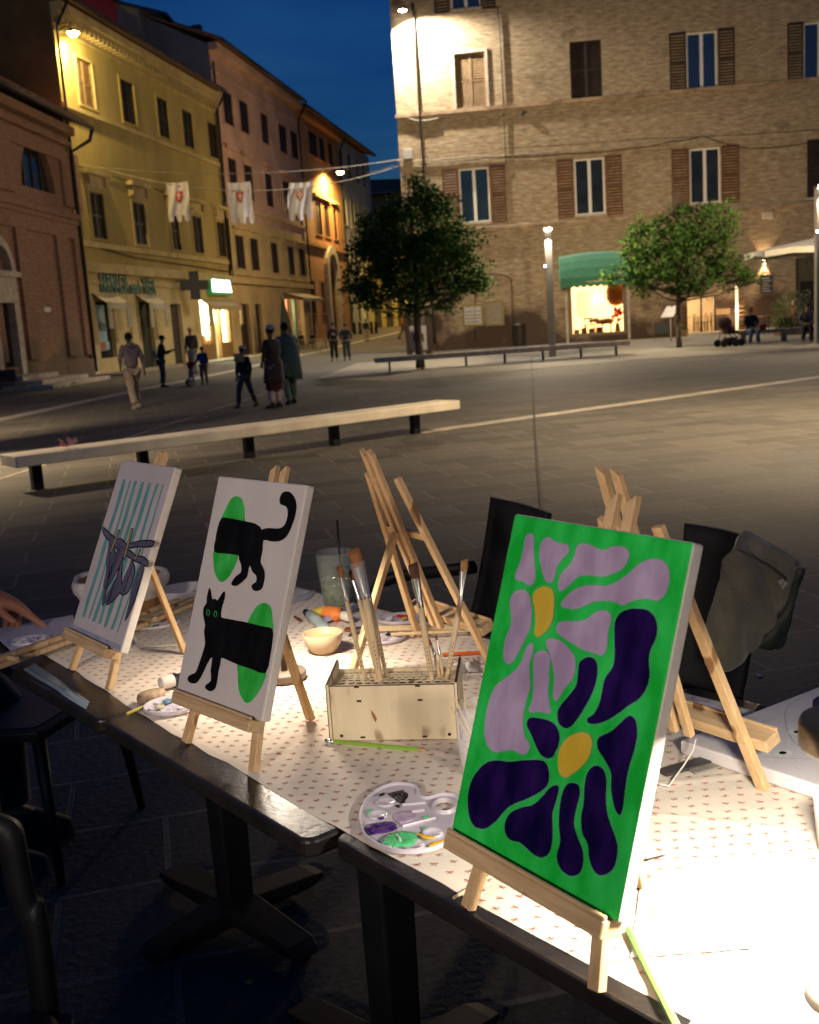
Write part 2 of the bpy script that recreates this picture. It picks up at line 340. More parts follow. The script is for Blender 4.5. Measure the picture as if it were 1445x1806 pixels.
# ------------------------------------------------------------------ wall with openings
def wall(root, name, m, x0, x1, z0, z1, holes=(), depth=.32, y0=0.0, reveal=None):
    """front face of a wall in local x/z with rectangular holes and their reveals; y grows into the building"""
    b = MB(); X = sorted({x0, x1, *[h[0] for h in holes], *[h[1] for h in holes]}); Z = sorted({z0, z1, *[h[2] for h in holes], *[h[3] for h in holes]})
    X = [x for x in X if x0 <= x <= x1]; Z = [z for z in Z if z0 <= z <= z1]
    inn = lambda cx, cz: any(h[0] < cx < h[1] and h[2] < cz < h[3] for h in holes)
    for i in range(len(X)-1):
        for j in range(len(Z)-1):
            if not inn((X[i]+X[i+1])/2, (Z[j]+Z[j+1])/2):
                b.add([(X[i], y0, Z[j]), (X[i+1], y0, Z[j]), (X[i+1], y0, Z[j+1]), (X[i], y0, Z[j+1])], [(0, 1, 2, 3)])
    for h in holes:
        c = [(h[0], h[2]), (h[1], h[2]), (h[1], h[3]), (h[0], h[3])]
        for k in range(4):
            p, q = c[k], c[(k+1) % 4]; b.add([(p[0], y0, p[1]), (p[0], y0+depth, p[1]), (q[0], y0+depth, q[1]), (q[0], y0, q[1])], [(0, 1, 2, 3)])
    return b.build(name, m, root)
def shutter(parent, x0, x1, z0, z1, y, m, slats=18, th=.075, mid=True, lab=None):
    b = MB(); f = .06*(1 if x1-x0 > .4 else .7)
    b.box(x0, x0+f, y, y+th, z0, z1); b.box(x1-f, x1, y, y+th, z0, z1)
    b.box(x0+f, x1-f, y+.001, y+th-.001, z0, z0+f*1.3); b.box(x0+f, x1-f, y+.001, y+th-.001, z1-f, z1)
    if mid: b.box(x0+f, x1-f, y+.001, y+th-.001, (z0+z1)/2-f/2, (z0+z1)/2+f/2)
    b.add([(x0+f, y+th-.008, z0), (x1-f, y+th-.008, z0), (x1-f, y+th-.008, z1), (x0+f, y+th-.008, z1)], [(0, 1, 2, 3)])
    h = (z1-z0)/slats
    for i in range(slats):
        z = z0+h*i; b.add([(x0+f, y+.006, z), (x1-f, y+.006, z), (x1-f, y+th-.012, z+h*.82), (x0+f, y+th-.012, z+h*.82)], [(0, 1, 2, 3)])
    o = b.build('shutter', m, parent)
    if lab: o['label'] = lab
    return o
def closed_window(root, x0, x1, z0, z1, m, slats=20, y=.05, frame=None, fw=.12, sill=None):
    b = MB()
    if frame:
        b.box(x0-fw, x0, -.05, .06, z0, z1+fw); b.box(x1, x1+fw, -.05, .06, z0, z1+fw); b.box(x0, x1, -.05, .06, z1, z1+fw)
    b.box(x0-.02-(fw if frame else 0), x1+.02+(fw if frame else 0), -.09, .05, z0-.09, z0)
    o = b.build('window', frame or sill or STONE, root); c = (x0+x1)/2
    shutter(o, x0, c-.004, z0, z1, y, m, slats); shutter(o, c+.004, x1, z0, z1, y, m, slats); return o
def open_window(root, x0, x1, z0, z1, gm, frame=WHITEF, shut=None, m=None, label=None, y=.1, sm=20):
    """casement pair in a white frame; shut = (left x0,x1) and (right x0,x1) of the leaves folded against the wall"""
    b = MB(); t = .075; c = (x0+x1)/2
    b.box(x0, x0+t, y, y+.07, z0, z1); b.box(x1-t, x1, y, y+.07, z0, z1); b.box(x0+t, x1-t, y+.001, y+.069, z0, z0+t); b.box(x0+t, x1-t, y+.001, y+.069, z1-t, z1)
    b.box(c-.075, c+.075, y-.01, y+.065, z0+t, z1-t)
    o = b.build('window', frame, root)
    for p, q in ((x0+t, c-.075), (c+.075, x1-t)):
        MB().box(p, q, y+.03, y+.04, z0+t, z1-t).build('pane', gm, o)
    MB().box(x0-.06, x1+.06, -.06, y, z0-.08, z0).build('sill', STONE, o)
    if shut:
        for s in shut: shutter(o, s[0], s[1], z0-.1, z1+.05, -.055, m, sm)
    if label: o['label'] = label
    return o
def beam(b, x0, x1, z0, z1, d, y=.0):  # a projecting moulding
    b.box(x0, x1, y-d, y+.05, z0, z1)

# ------------------------------------------------------------------ brick palazzo on the right
c0 = G(1000, 605); PR = Plane((c0.x, c0.y), (1, -.128))
P = PR.pix
aL = P(706, 300)[0]; aR = P(1800, 300)[0]; zT = P(700, -90)[1]
pal = thing('brick_palazzo', 'tall buff brick building with brown shutters, filling the right side of the square', 'building', PR.o, PR.rot)
def rc(x0, y0, x1, y1):
    a, zt = P(x0, y0); b, zb = P(x1, y1); a2, _ = P(x0, (y0+y1)/2); b2, _ = P(x1, (y0+y1)/2); return a2, b2, zb, zt
W2 = [rc(1211, 58, 1265, 153), rc(1418, 40, 1475, 135)]; W1 = [rc(811, 298, 864, 390), rc(1014, 281, 1067, 376), rc(1217, 263, 1271, 356)]
CL = [rc(803, 95, 857, 188), rc(1006, 74, 1062, 171), rc(1424, 246, 1478, 345)]; TOP = [rc(793, -90, 846, 12)]
shop = rc(1003, 470, 1105, 601); shop = (shop[0], shop[1], .28, shop[3])
cafe = rc(1213, 525, 1262, 590); cafe = (cafe[0], cafe[1], .12, cafe[3]); door2 = rc(1404, 455, 1450, 580); door2 = (door2[0], door2[1], .12, door2[3])
cafe2 = rc(1263, 545, 1290, 590); cafe2 = (cafe2[0]+.02, cafe2[1], .9, cafe2[3])
holes = W1+W2+CL+TOP+[shop, cafe, cafe2, door2]
wall(pal, 'wall', BRICK_R, aL, aR, -.05, zT, holes)
MB().add([(aL, 0, 0), (aL+.3, 16, 0), (aL+.3, 16, zT), (aL, 0, zT)], [(0, 1, 2, 3)]).build('side_wall', BRICK_R, pal)
b = MB(); b.add([(aL-.5, -.8, zT+.02), (aR, -.8, zT+.02), (aR, 8, zT+2.6), (aL-.5, 8, zT+2.6)], [(0, 1, 2, 3)]); b.box(aL-.5, aR, -.8, .0, zT-.05, zT+.015); b.build('roof', TILE, pal)
# plinth batter at the corner
z2 = P(900, 187)[1]; z1 = P(1000, 392)[1]
b = MB()
beam(b, aL-.06, aR, z2-.10, z2+.06, .12); beam(b, aL-.05, aR, z1-.09, z1+.05, .10)
b.build('string_course', mat('worn brick ledge', (.34, .23, .14), .9, var=.35, scale=3, stretch=(.6, 1, 1)), pal)
for i, q in enumerate(CL):
    closed_window(pal, *q, [SHUT_T, SHUT_D, SHUT_D][i], 22, frame=STONE if i == 0 else None, sill=STONE)
shp = lambda x0, x1, y: (P(x0, y)[0], P(x1, y)[0])
open_window(pal, *W1[0], GLASS, shut=(shp(782, 810, 345), shp(866, 893, 345)), m=SHUT_B)
open_window(pal, *W1[1], GLASSD, shut=(shp(983, 1012, 335), shp(1069, 1098, 330)), m=SHUT_B)
open_window(pal, *W1[2], GLASSD, shut=(shp(1185, 1215, 315), shp(1273, 1304, 308)), m=SHUT_B)
open_window(pal, *W2[0], GLASS, shut=(shp(1181, 1210, 105), shp(1267, 1296, 100)), m=SHUT_D)
open_window(pal, *W2[1], GLASS, shut=(shp(1389, 1417, 90), shp(1477, 1505, 90)), m=SHUT_D)
open_window(pal, *TOP[0], GLASS, shut=(shp(766, 792, 0), shp(848, 874, 0)), m=SHUT_D)
# blind arch and its moulding, pipes and cables on the wall
def onw(x, y, off=-.03): a, z = P(x, y); return (a, off, z)
def run(name, pts, r, m, off=-.05, sag=0):
    q = [onw(x, y, off) for x, y in pts]; b = MB(); out = []
    for i in range(len(q)-1):
        for k in range(6):
            t = k/6; v = Vector(q[i]).lerp(Vector(q[i+1]), t); v.z -= sag*4*t*(1-t); out.append(v)
    out.append(Vector(q[-1])); b.tube(out, r, 6); return b.build(name, m, pal)
run('downpipe', [(729, 8), (733, 80), (741, 200), (748, 300), (760, 480), (768, 606)], .055, METAL, -.12)
run('wall_pipe', [(850, 15), (878, 13), (882, 60), (889, 190)], .03, METAL); run('wall_pipe', [(889, 200), (893, 290), (852, 292)], .022, METAL)
run('cable', [(700, 283), (742, 283), (820, 276), (930, 271), (1090, 255), (1230, 243)], .018, CABLE, sag=.03)
run('cable', [(742, 290), (860, 278), (1000, 271), (1110, 262), (1180, 250), (1240, 240), (1320, 262), (1420, 253), (1500, 250)], .02, METAL, sag=.06)
run('cable', [(880, 262), (1130, 245), (1445, 229)], .012, METAL, sag=.04)
run('cable', [(835, 402), (960, 393), (1180, 379), (1445, 352)], .03, CABLE, sag=.0)
run('cable', [(914, 402), (918, 460), (922, 515)], .018, CABLE); run('cable', [(716, 205), (738, 213), (774, 208)], .025, CABLE, -.1, .05)
run('wall_moulding', [(838, 602), (838, 500), (842, 489), (856, 483), (885, 484), (901, 490), (903, 510), (905, 598)], .025, SHUT_D, -.01)
a, z = P(720, 272); MB().box(a-.22, a+.22, -.16, -.01, z-.22, z+.22).build('junction_box', mat('grey box', (.5, .48, .45), .5), pal, bevel=.01)
a, z = P(1354, 380); MB().box(a-.25, a+.25, -.13, -.01, z-.15, z+.15).build('siren_box', mat('cream box', (.6, .5, .36), .5, var=.1), pal, bevel=.02)
a, z = P(923, 200); MB().tube([(a, -.01, z), (a, -.14, z)], .06, 10).tube([(a-.16, -.1, z-.03), (a+.16, -.1, z+.03)], .03, 6).tube([(a, -.1, z-.14), (a, -.1, z+.14)], .03, 6).build('tie_rod_anchor', METAL, pal)
# notice boards
OLIVE = mat('olive painted frame', (.25, .20, .07), .6, var=.1)
PAPER = mat('notice paper', (.62, .60, .55), .8, var=.05, scale=4); INK = mat('printed ink', (.06, .05, .06), .8)
for k, (x0, y0, x1, y1) in enumerate(((816, 538, 853, 574), (856, 531, 889, 573))):
    a0, a1, zb, zt = rc(x0, y0, x1, y1); nb = thing('notice_board', ['olive notice board with a printed poster, left of the pair on the brick wall', 'olive notice board with a blank grey sheet, right of the pair'][k], 'notice board', PR.w((a0+a1)/2, zb), PR.rot, 'notice boards on the brick wall')
    wd = (a1-a0)/2; h = zt-zb; b = MB(); t = .1
    b.box(-wd, -wd+t, -.08, 0, 0, h); b.box(wd-t, wd, -.08, 0, 0, h); b.box(-wd+t, wd-t, -.079, 0, 0, t); b.box(-wd+t, wd-t, -.079, 0, h-t, h); b.build('frame', OLIVE, nb)
    b = MB(); b.box(-wd+t, wd-t, -.03, -.005, t, h-t); b.cur = 1
    if k == 0:
        for r_ in range(4):
            for c_ in range(7):
                x = -wd+t+.05+c_*(2*wd-2*t-.1)/7; b.box(x, x+.06+.04*random.random(), -.034, -.031, t+.08+r_*.17, t+.1+r_*.17+(.05 if r_ < 2 and c_ % 2 else .015))
    b.build('poster', [PAPER if k == 0 else mat('grey sheet', (.33, .29, .22), .8, var=.12), INK], nb)
# poster by the cafe
a0, a1, zb, zt = rc(1341, 485, 1363, 517); b = MB(); b.box(a0, a1, -.05, -.005, zb, zt); b.cur = 1
for r_ in range(6): b.box(a0+.08, a1-.08-.1*(r_ % 2), -.054, -.051, zb+.1+r_*.12, zb+.13+r_*.12)
pb = b.build('menu_poster', [mat('dark poster', (.03, .03, .04), .4), mat('chalk lettering', (.45, .42, .4), .8)]); pb.location = PR.o; pb.rotation_euler.z = PR.rot
tag(pb, 'dark framed menu poster on the brick wall under the up-and-down wall light', 'poster')

# lit shop with green awning
SHOPW = mat('shop inner wall', (.80, .66, .46), .9)
s0, s1, sz0, sz1 = shop; b = MB(); D = 3.2
b.add([(s0, .3, sz0), (s1, .3, sz0), (s1, D, sz0), (s0, D, sz0), (s0, .3, sz1), (s1, .3, sz1), (s1, D, sz1), (s0, D, sz1)], [(0, 1, 2, 3), (3, 2, 6, 7), (0, 3, 7, 4), (1, 5, 6, 2), (4, 7, 6, 5)]); b.build('shop_interior', SHOPW, pal)
b = MB(); t = .16; b.box(s0, s0+t, .03, .2, sz0, sz1); b.box(s1-t, s1, .03, .2, sz0, sz1); b.box(s0+t, s1-t, .03, .2, sz0, sz0+.14)
ds = b.build('display_window', mat('bronze frame', (.16, .11, .06), .5, var=.1), pal)
MB().box(s0+t, s1-t, .1, .106, sz0+.14, sz1).build('pane', mat('shop glass', (1, 1, 1), 0, trans=1, ior=1.02), ds)
b = MB(); b.box(s0-.16, s0-.04, -.06, 0, 0, sz1); b.box(s1+.04, s1+.16, -.06, 0, 0, sz1); b.build('door_jamb', STONE, pal)
cx = (s0+s1)/2
lampin('POINT', 'shop_light', pal, (cx+.1, 1.5, sz0+1.75), 620, (1, .8, .55), shadow_soft_size=.25)
# goods in the shop window
def onpal(name, label, cat, x, y, z=0, grp=None): return thing(name, label, cat, PR.w(x, z, y), PR.rot, grp)
PRINT = mat('art print', (.5, .28, .14), .8, var=.5, scale=6); WIC = mat('wicker', (.5, .26, .08), .8, var=.3, scale=20); ORA = mat('orange fabric', (.75, .13, .03), .8, var=.4, scale=7)
o = MB().box(-.22, .22, -.02, .02, 0, 1.15).build('framed_print', mat('pale print', (.50, .34, .2), .9, var=.3, scale=5)); o.location = PR.w(s0+.85, sz0+1.0, 3.1); o.rotation_euler.z = PR.rot; tag(o, 'tall framed print on the back wall of the lit shop', 'picture')
o = MB().lathe([(.02, 0), (.3, .08), (.47, .35), (.5, .7), (.4, 1.05), (.15, 1.25), (.01, 1.3)], n=20, sy=.35).build('rattan_lampshade', WIC); o.location = PR.w(s1-.42, sz0+1.35, .7); o.rotation_euler.z = PR.rot; tag(o, 'large oval wicker shade standing at the right of the lit shop window', 'lampshade')
o = thing('flower_bunch', 'bunch of orange flowers at the right edge of the lit shop window', 'flowers', PR.w(s1-.4, sz0+.02, .6), PR.rot)
b = MB(); rr = random.Random(3)
for i in range(26): b.ball((rr.uniform(-.22, .22), rr.uniform(-.15, .15), rr.uniform(.65, 1.25)), rr.uniform(.05, .1), 8, 5)
b.build('blossom', ORA, o); MB().lathe([(.1, 0), (.14, .2), (.09, .45), (.11, .5)], n=14).tube([(0, 0, .4), (.02, 0, .9)], .03, 6).build('vase', mat('shop vase', (.35, .2, .1), .5), o)
b = MB(); 
for x in (-.75, -.35, .05, .45): b.box(x, x+.045, -.2, -.16, 0, .5); b.box(x, x+.045, .2, .24, 0, .5)
o = thing('shop_table', 'low display table heaped with rumpled tan fabric inside the lit shop', 'table', PR.w(cx+.2, sz0+.01, .9), PR.rot)
b.build('leg', mat('shop table legs', (.2, .1, .05), .6), o); b = MB(); b.box(-.8, .55, -.28, .28, .5, .54); b.build('tabletop', WIC, o)
b = MB()
for i in range(12): b.ball((rr.uniform(-.5, .5), rr.uniform(-.15, .15), .6+rr.uniform(0, .14)), rr.uniform(.1, .2), 10, 6, sc=(1.3, 1, .8))
b.build('fabric_heap', mat('rumpled fabric', (.55, .36, .2), .9, var=.3, scale=9), o)
for i in range(4):
    o = MB().box(-.13, .13, -.1, .1, 0, .32+.05*(i % 2)).build('gift_box', mat('carton %d' % (i % 2), [(.72, .6, .45), (.6, .36, .16)][i % 2], .8, var=.15, scale=6), None, bevel=.006)
    o.location = PR.w(s0+.36+.36*i, sz0+.02, .5); o.rotation_euler.z = PR.rot+.1*(i-1)
    tag(o, ['small pale box at the left end of the row in the lit shop window', 'tan box second from the left in the lit shop window', 'pale box third from the left in the lit shop window', 'tan box right end of the row in the lit shop window'][i], 'box', 'boxes lined up in the shop window')
o = thing('dark_stool', 'dark square stool standing behind the boxes in the lit shop', 'stool', PR.w(s0+.95, sz0+.01, 1.0), PR.rot)
b = MB(); b.box(-.2, .2, -.2, .2, .78, .86).build('seat', SHUT_D, o, bevel=.01)
b = MB(); [b.bar((x*1.1, y*1.1, 0), (x, y, .78), .04, .04) for x in (-.17, .17) for y in (-.17, .17)]; b.build('leg', SHUT_D, o)
# awning
aw = thing('green_awning', 'curved green fabric awning with scalloped edge over the lit shop', 'awning', PR.o, PR.rot)
a0 = P(986, 470)[0]; a1 = P(1116, 470)[0]; zt = P(1050, 449)[1]; zb = P(1050, 507)[1]; n = 14; Dp = 1.25
AWG = mat('green awning cloth', (.05, .20, .115), .85, var=.1, scale=5, sheen=.3)
AW2 = mat('paler awning cloth', (.14, .30, .2), .85, var=.1, scale=5)  # paler cloth for the upper strips of the canopy
b = MB(); b.sm = True; prof = [(0, 1), (.22, .985), (.45, .92), (.7, .78), (.9, .55), (1, .3), (1, .16)]
for i, (p, q) in enumerate(zip(prof, prof[1:])):
    b.cur = 1 if i < 2 else 0; seg = []
    for k in range(n+1):
        x = a0+(a1-a0)*k/n; cr_ = .10*math.sin(math.pi*k/n)
        seg += [(x, -Dp*p[0], zb+(zt-zb)*(p[1]+cr_*(p[1]))), (x, -Dp*q[0], zb+(zt-zb)*(q[1]+cr_*q[1]))]
    b.add(seg, [(2*k, 2*k+1, 2*k+3, 2*k+2) for k in range(n)])
b.sm = False
b.build('canopy', [AWG, AW2], aw)
b = MB(); m_ = 11
for k in range(m_*6):
    x = a0+(a1-a0)*k/(m_*6); x2 = a0+(a1-a0)*(k+1)/(m_*6); h = lambda q: .09*abs(math.sin(math.pi*q/6)); z_ = zb+(zt-zb)*.16+.02
    b.add([(x, -Dp-.004, z_), (x2, -Dp-.004, z_), (x2, -Dp-.004, z_-.17-h(k+1)), (x, -Dp-.004, z_-.17-h(k))], [(0, 1, 2, 3)])
b.build('valance', AWG, aw)
b = MB()
for x in (a0, a1): b.add([(x, -Dp*p[0], zb+(zt-zb)*p[1]) for p in prof]+[(x, 0, zb+(zt-zb)*.16)], [tuple(range(len(prof)+1))])
b.build('side_cloth', AWG, aw, tri=True)
b = MB(); 
for x in (a0, a1): b.tube([(x, -.02, zb+(zt-zb)*.2), (x, -Dp, zb+(zt-zb)*.2)], .015, 6)
b.build('frame', METAL, aw)

# cafe interior seen through the openings, behind the tree
CAFEW = mat('cafe inner wall', (.62, .5, .33), .9, var=.08, scale=2)
b = MB(); x0, x1 = cafe[0]-.2, cafe2[1]+.3; zc = cafe[3]+.2
b.add([(x0, .3, .12), (x1, .3, .12), (x1, 3, .12), (x0, 3, .12), (x0, .3, zc), (x1, .3, zc), (x1, 3, zc), (x0, 3, zc)], [(0, 1, 2, 3), (3, 2, 6, 7), (0, 3, 7, 4), (1, 5, 6, 2), (4, 7, 6, 5)]); b.build('cafe_interior', CAFEW, pal)
lampin('POINT', 'cafe_light', pal, (cafe[0]+.5, 1.5, zc-.5), 90, (1, .78, .5), shadow_soft_size=.2)
b = MB(); b.box(cafe[1]-.05, cafe[1]+.02, -.02, .1, .12, cafe[3]); b.box((cafe[0]+cafe[1])/2-.04, (cafe[0]+cafe[1])/2+.04, .02, .1, .12, cafe[3]); b.build('door_frame', METAL, pal)
b = MB(); b.box(door2[0], door2[1], .25, .3, door2[2], door2[3]); b.build('door', mat('olive door', (.10, .085, .04), .6, var=.2), pal)
b = MB(); b.box(door2[0]+.25, door2[1]-.25, .2, .25, .7, door2[3]-1.1); b.build('door_glass', GLASSD, pal)
# pale step in front of the cafe
a, _ = P(1200, 590); bb, _ = P(1500, 585)
o = MB().box(a, bb, -1.6, -.02, 0, .14).build('pavement', mat('pale step stone', (.55, .47, .33), .7, var=.1), bevel=.01); o.location = PR.o; o.rotation_euler.z = PR.rot; tag(o, kind='structure')
# flat up/down wall light
a, z = P(1348, 462); wl = thing('wall_light', 'up-and-down wall light glowing on the brick wall above the menu poster', 'wall light', PR.w(a, z), PR.rot)
MB().box(-.06, .06, -.14, -.0, -.06, .06).build('housing', METAL, wl, bevel=.008)
EMW = mat('warm lens', (1, 1, 1), .5, emit=(1, .82, .5), es=30)
MB().box(-.045, .045, -.12, -.02, .061, .066).box(-.045, .045, -.12, -.02, -.066, -.061).build('lens', EMW, wl)
lampin('SPOT', 'beam_up', wl, (0, -.1, .09), 160, WARM, (0, .12, 1), spot_size=R(70), spot_blend=.3, shadow_soft_size=.03)
lampin('SPOT', 'beam_down', wl, (0, -.1, -.09), 160, WARM, (0, .12, -1), spot_size=R(70), spot_blend=.3, shadow_soft_size=.03)
# glowing post with stacked firewood shelf look beside the cafe door
a, _ = P(1297, 580); z1_ = P(1297, 503)[1]; lp = thing('light_post', 'slim glowing light post beside the cafe door, behind the seated woman', 'light post', PR.w(a, .12, -.5), PR.rot)
MB().box(-.055, .055, -.055, .055, 0, z1_-.14).build('diffuser', mat('warm diffuser', (1, .9, .7), .5, emit=(1, .74, .42), es=1.1), lp, bevel=.01)
b = MB(); 
for k in range(9): b.box(.1, .34, -.1, .1, .1+k*.2, .13+k*.2)
b.build('shelf', mat('rough shelf wood', (.3, .16, .06), .8, var=.3), lp); MB().box(-.1, .36, -.12, .12, -.0, .04).build('base', METAL, lp)
lampin('POINT', 'post_light', lp, (0, -.25, .9), 45, WARM, shadow_soft_size=.15)
# floodlight on the corner
a, z = P(714, 26); fl = thing('street_floodlight', 'white floodlight on the upper corner of the brick palazzo', 'street light', PR.w(a, z), PR.rot)
MB().tube([(.2, 0, .1), (.15, -.3, .18), (0, -.75, .15)], .03, 8).build('bracket', METAL, fl)
MB().lathe([(.02, .14), (.14, .12), (.2, .03), (.2, 0)], c=(0, -.8, 0), n=18).build('housing', METAL, fl)
MB().lathe([(.001, -.08), (.12, -.05), (.19, 0)], c=(0, -.8, 0), n=18).build('lens', mat('white lamp lens', (1, 1, 1), .5, emit=(1, .93, .78), es=70), fl)
lampin('SPOT', 'beam', fl, (0, -.8, -.12), 10000, (1, .91, .76), (.3, .1, -1), spot_size=R(146), spot_blend=.45, shadow_soft_size=.08)
# ------------------------------------------------------------------ street front on the left
y0_ = G(163, 663.5); vp = ray(1040, hz(1040)); PL = Plane((y0_.x, y0_.y), (vp.x, vp.y)); Q = PL.pix
def qr(x0, y0, x1, y1):
    """rectangle on the street front from the pixels of its left edge top/bottom-ish"""
    a = Q(x0, (y0+y1)/2)[0]; b = Q(x1, (y0+y1)/2)[0]; return a, b, Q(x0, y1)[1], Q(x0, y0)[1]
def front(name, label, xa, xb, ztop, m, rz_=PL.rot, z0=-.05):
    return thing(name, label, 'building', PL.o, rz_)
def eave(root, a, b, z, dep=9, out=.7, pitch=.32, th=.14, m=TILE, gable=None):
    q = MB(); q.add([(a, -out, z), (b, -out, z), (b, dep, z+(dep+out)*pitch), (a, dep, z+(dep+out)*pitch), (a, -out, z+th), (b, -out, z+th), (b, dep, z+th+(dep+out)*pitch), (a, dep, z+th+(dep+out)*pitch)], [(0, 3, 2, 1), (4, 5, 6, 7), (0, 1, 5, 4), (0, 4, 7, 3), (1, 2, 6, 5)])
    n = int((b-a)/.28)
    for i in range(n): x = a+(i+.5)*(b-a)/n; q.tube([(x, -out-.03, z+th+.03), (x, 2.2, z+th+.03+(2.2+out)*pitch)], .09, 5)
    return q.build('roof', m, root)
def gutter(root, a, b, z, out=.8, m=METAL):
    return MB().tube([(a, -out, z), (b, -out, z)], .09, 7).build('gutter', m, root)
# --- ochre house
aY = 0.0; bY = Q(404, 480)[0]; zY = Q(398, 181)[1]-.15
yh = thing('ochre_house', 'long ochre plastered house with closed dark shutters and shops below, left side of the street', 'building', PL.o, PL.rot)
U = [qr(137, 102, 163, 184), qr(214, 140, 237, 213), qr(278, 171, 297, 238), qr(322, 192, 340, 256), qr(367, 214, 382, 273)]
zb_, zt_ = U[2][2], U[2][3]; U = [(u[0], u[1], zb_, zt_) for u in U]
Lw = [qr(160, 338, 184, 418), qr(236, 356, 257, 430), qr(301, 368, 316, 435), qr(340, 380, 356, 441), qr(383, 391, 396, 446)]
zb_, zt_ = Lw[1][2], Lw[1][3]; Lw = [(u[0], u[1], zb_, zt_) for u in Lw]
zf = Q(280, 478)[1]
S1 = qr(173, 530, 202, 641); S2 = qr(249, 534, 272, 646); S3 = qr(304, 538, 323, 640); S4 = qr(352, 526, 408, 622)
S1 = (S1[0], S1[1], .75, S1[3]); S2 = (S2[0], S2[1], 0, S1[3]); S3 = (S3[0], S3[1], 0, S1[3]-.1); S4 = (S4[0], min(S4[1], bY-.5), .0, S1[3]+.15)
wall(yh, 'wall', YEL, aY, bY, zf, zY, U+Lw)
wall(yh, 'ground_floor_wall', YEL2, aY, bY, -.05, zf, [S1, S2, S3, S4], y0=-.03)
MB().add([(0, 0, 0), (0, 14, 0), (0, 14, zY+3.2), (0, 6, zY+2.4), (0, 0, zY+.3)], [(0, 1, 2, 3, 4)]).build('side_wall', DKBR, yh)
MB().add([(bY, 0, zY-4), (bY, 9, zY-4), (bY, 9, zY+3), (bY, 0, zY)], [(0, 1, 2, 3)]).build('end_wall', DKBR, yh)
eave(yh, aY-.3, bY, zY+.25, 8, .75, .34); gutter(yh, aY-.3, bY, zY+.3, .86)
b = MB(); beam(b, aY, bY, zY-.95, zY-.8, .12); beam(b, aY, bY, zY-.15, zY+.2, .5); beam(b, aY, bY, zY-.4, zY-.15, .28)
n = 46
for i in range(n): x = aY+(i+.5)*(bY-aY)/n; b.box(x-.12, x+.12, -.42, 0, zY-.62, zY-.4)
b.build('cornice', TRIM, yh)
b = MB(); z = U[0][2]-.25; beam(b, aY, bY, z-.2, z, .14); z = Lw[0][2]-.2; beam(b, aY, bY, z-.25, z, .16); beam(b, aY, bY, zf-.35, zf+.1, .3); beam(b, aY, bY, zf-.85, zf-.7, .1)
b.build('string_course', TRIM, yh)
MB().box(-.05, .55, -.12, 0, 0, 1.3).build('plinth', STONE, yh); MB().box(S1[1]+.5, S1[1]+.9, -.08, -.031, 0, .6).build('plinth', STONE, yh)
for i, u in enumerate(U): closed_window(yh, *u, SHUT_T if i == 0 else SHUT_G, 16, frame=TRIM if i == 0 else YEL, fw=.16)
for i, u in enumerate(Lw):
    closed_window(yh, *u, SHUT_G, 16, frame=TRIM if i == 1 else YEL, fw=.2)
    b = MB(); b.box(u[0]-.3, u[1]+.3, -.1, .0, u[3]+.2, u[3]+.75); b.box(u[0]-.5, u[1]+.5, -.35, .0, u[3]+.75, u[3]+.95); b.box(u[0]-.25, u[0]-.05, -.25, -.1, u[3]+.3, u[3]+.75); b.box(u[1]+.05, u[1]+.25, -.25, -.1, u[3]+.3, u[3]+.75); b.build('window_hood', TRIM, yh)
def pipe(root, pts, r=.07, m=METAL, name='downpipe'): return MB().tube([Vector(p) for p in pts], r, 8).build(name, m, root)
pipe(yh, [(.0, -.9, zY+.25), (.1, -.15, zY-.8), (.1, -.15, 8)]); pipe(yh, [(bY-.3, -.9, zY+.2), (bY-.2, -.15, zY-.9), (bY-.2, -.15, zf)])
pipe(yh, [(.4, -.12, zf+.9), (6, -.1, zf+.55), (14, -.1, zf+.45), (bY, -.1, zf+.35)], .03, METAL, 'cable'); pipe(yh, [(.3, -.05, Q(130, 291)[1]), (bY*.6, -.05, Q(130, 291)[1]-.1)], .02, METAL, 'cable')
# shop openings
b = MB(); b.box(S1[0], S1[1], .2, .25, S1[2], S1[3]); b.build('shop_window', GLASSD, yh)
b = MB(); b.box(S1[0]+.2, S1[1]-.6, .12, .16, 1.1, 3.2); b.cur = 1
for k in range(4): b.box(S1[0]+.3+.28*k, S1[0]+.42+.28*k, .1, .119, 2.0, 2.35+.1*(k % 2))
b.cur = 2; b.box(S1[0]+.35, S1[0]+.8, .1, .119, 1.15, 1.5); b.cur = 0; b.box(S1[0]+.85, S1[0]+1.3, .1, .119, 1.15, 1.5)
b.build('window_display', [mat('pale display card', (.24, .34, .34), .5, emit=(.3, .45, .42), es=.05), INK, mat('red display card', (.4, .08, .05), .6)], yh)  # pale card is given a faint glow of its own
def planks(root, s, m, y=.18):
    b = MB(); n = 5
    for k in range(n): b.box(s[0]+(s[1]-s[0])*k/n+.02, s[0]+(s[1]-s[0])*(k+1)/n-.02, y, y+.05, s[2], s[3])
    b.box(s[0], s[1], y+.05, y+.08, s[2], s[3]); return b.build('door', m, root)
planks(yh, S2, mat('dark green door', (.03, .03, .018), .5, var=.2)); planks(yh, S3, SHUT_D)
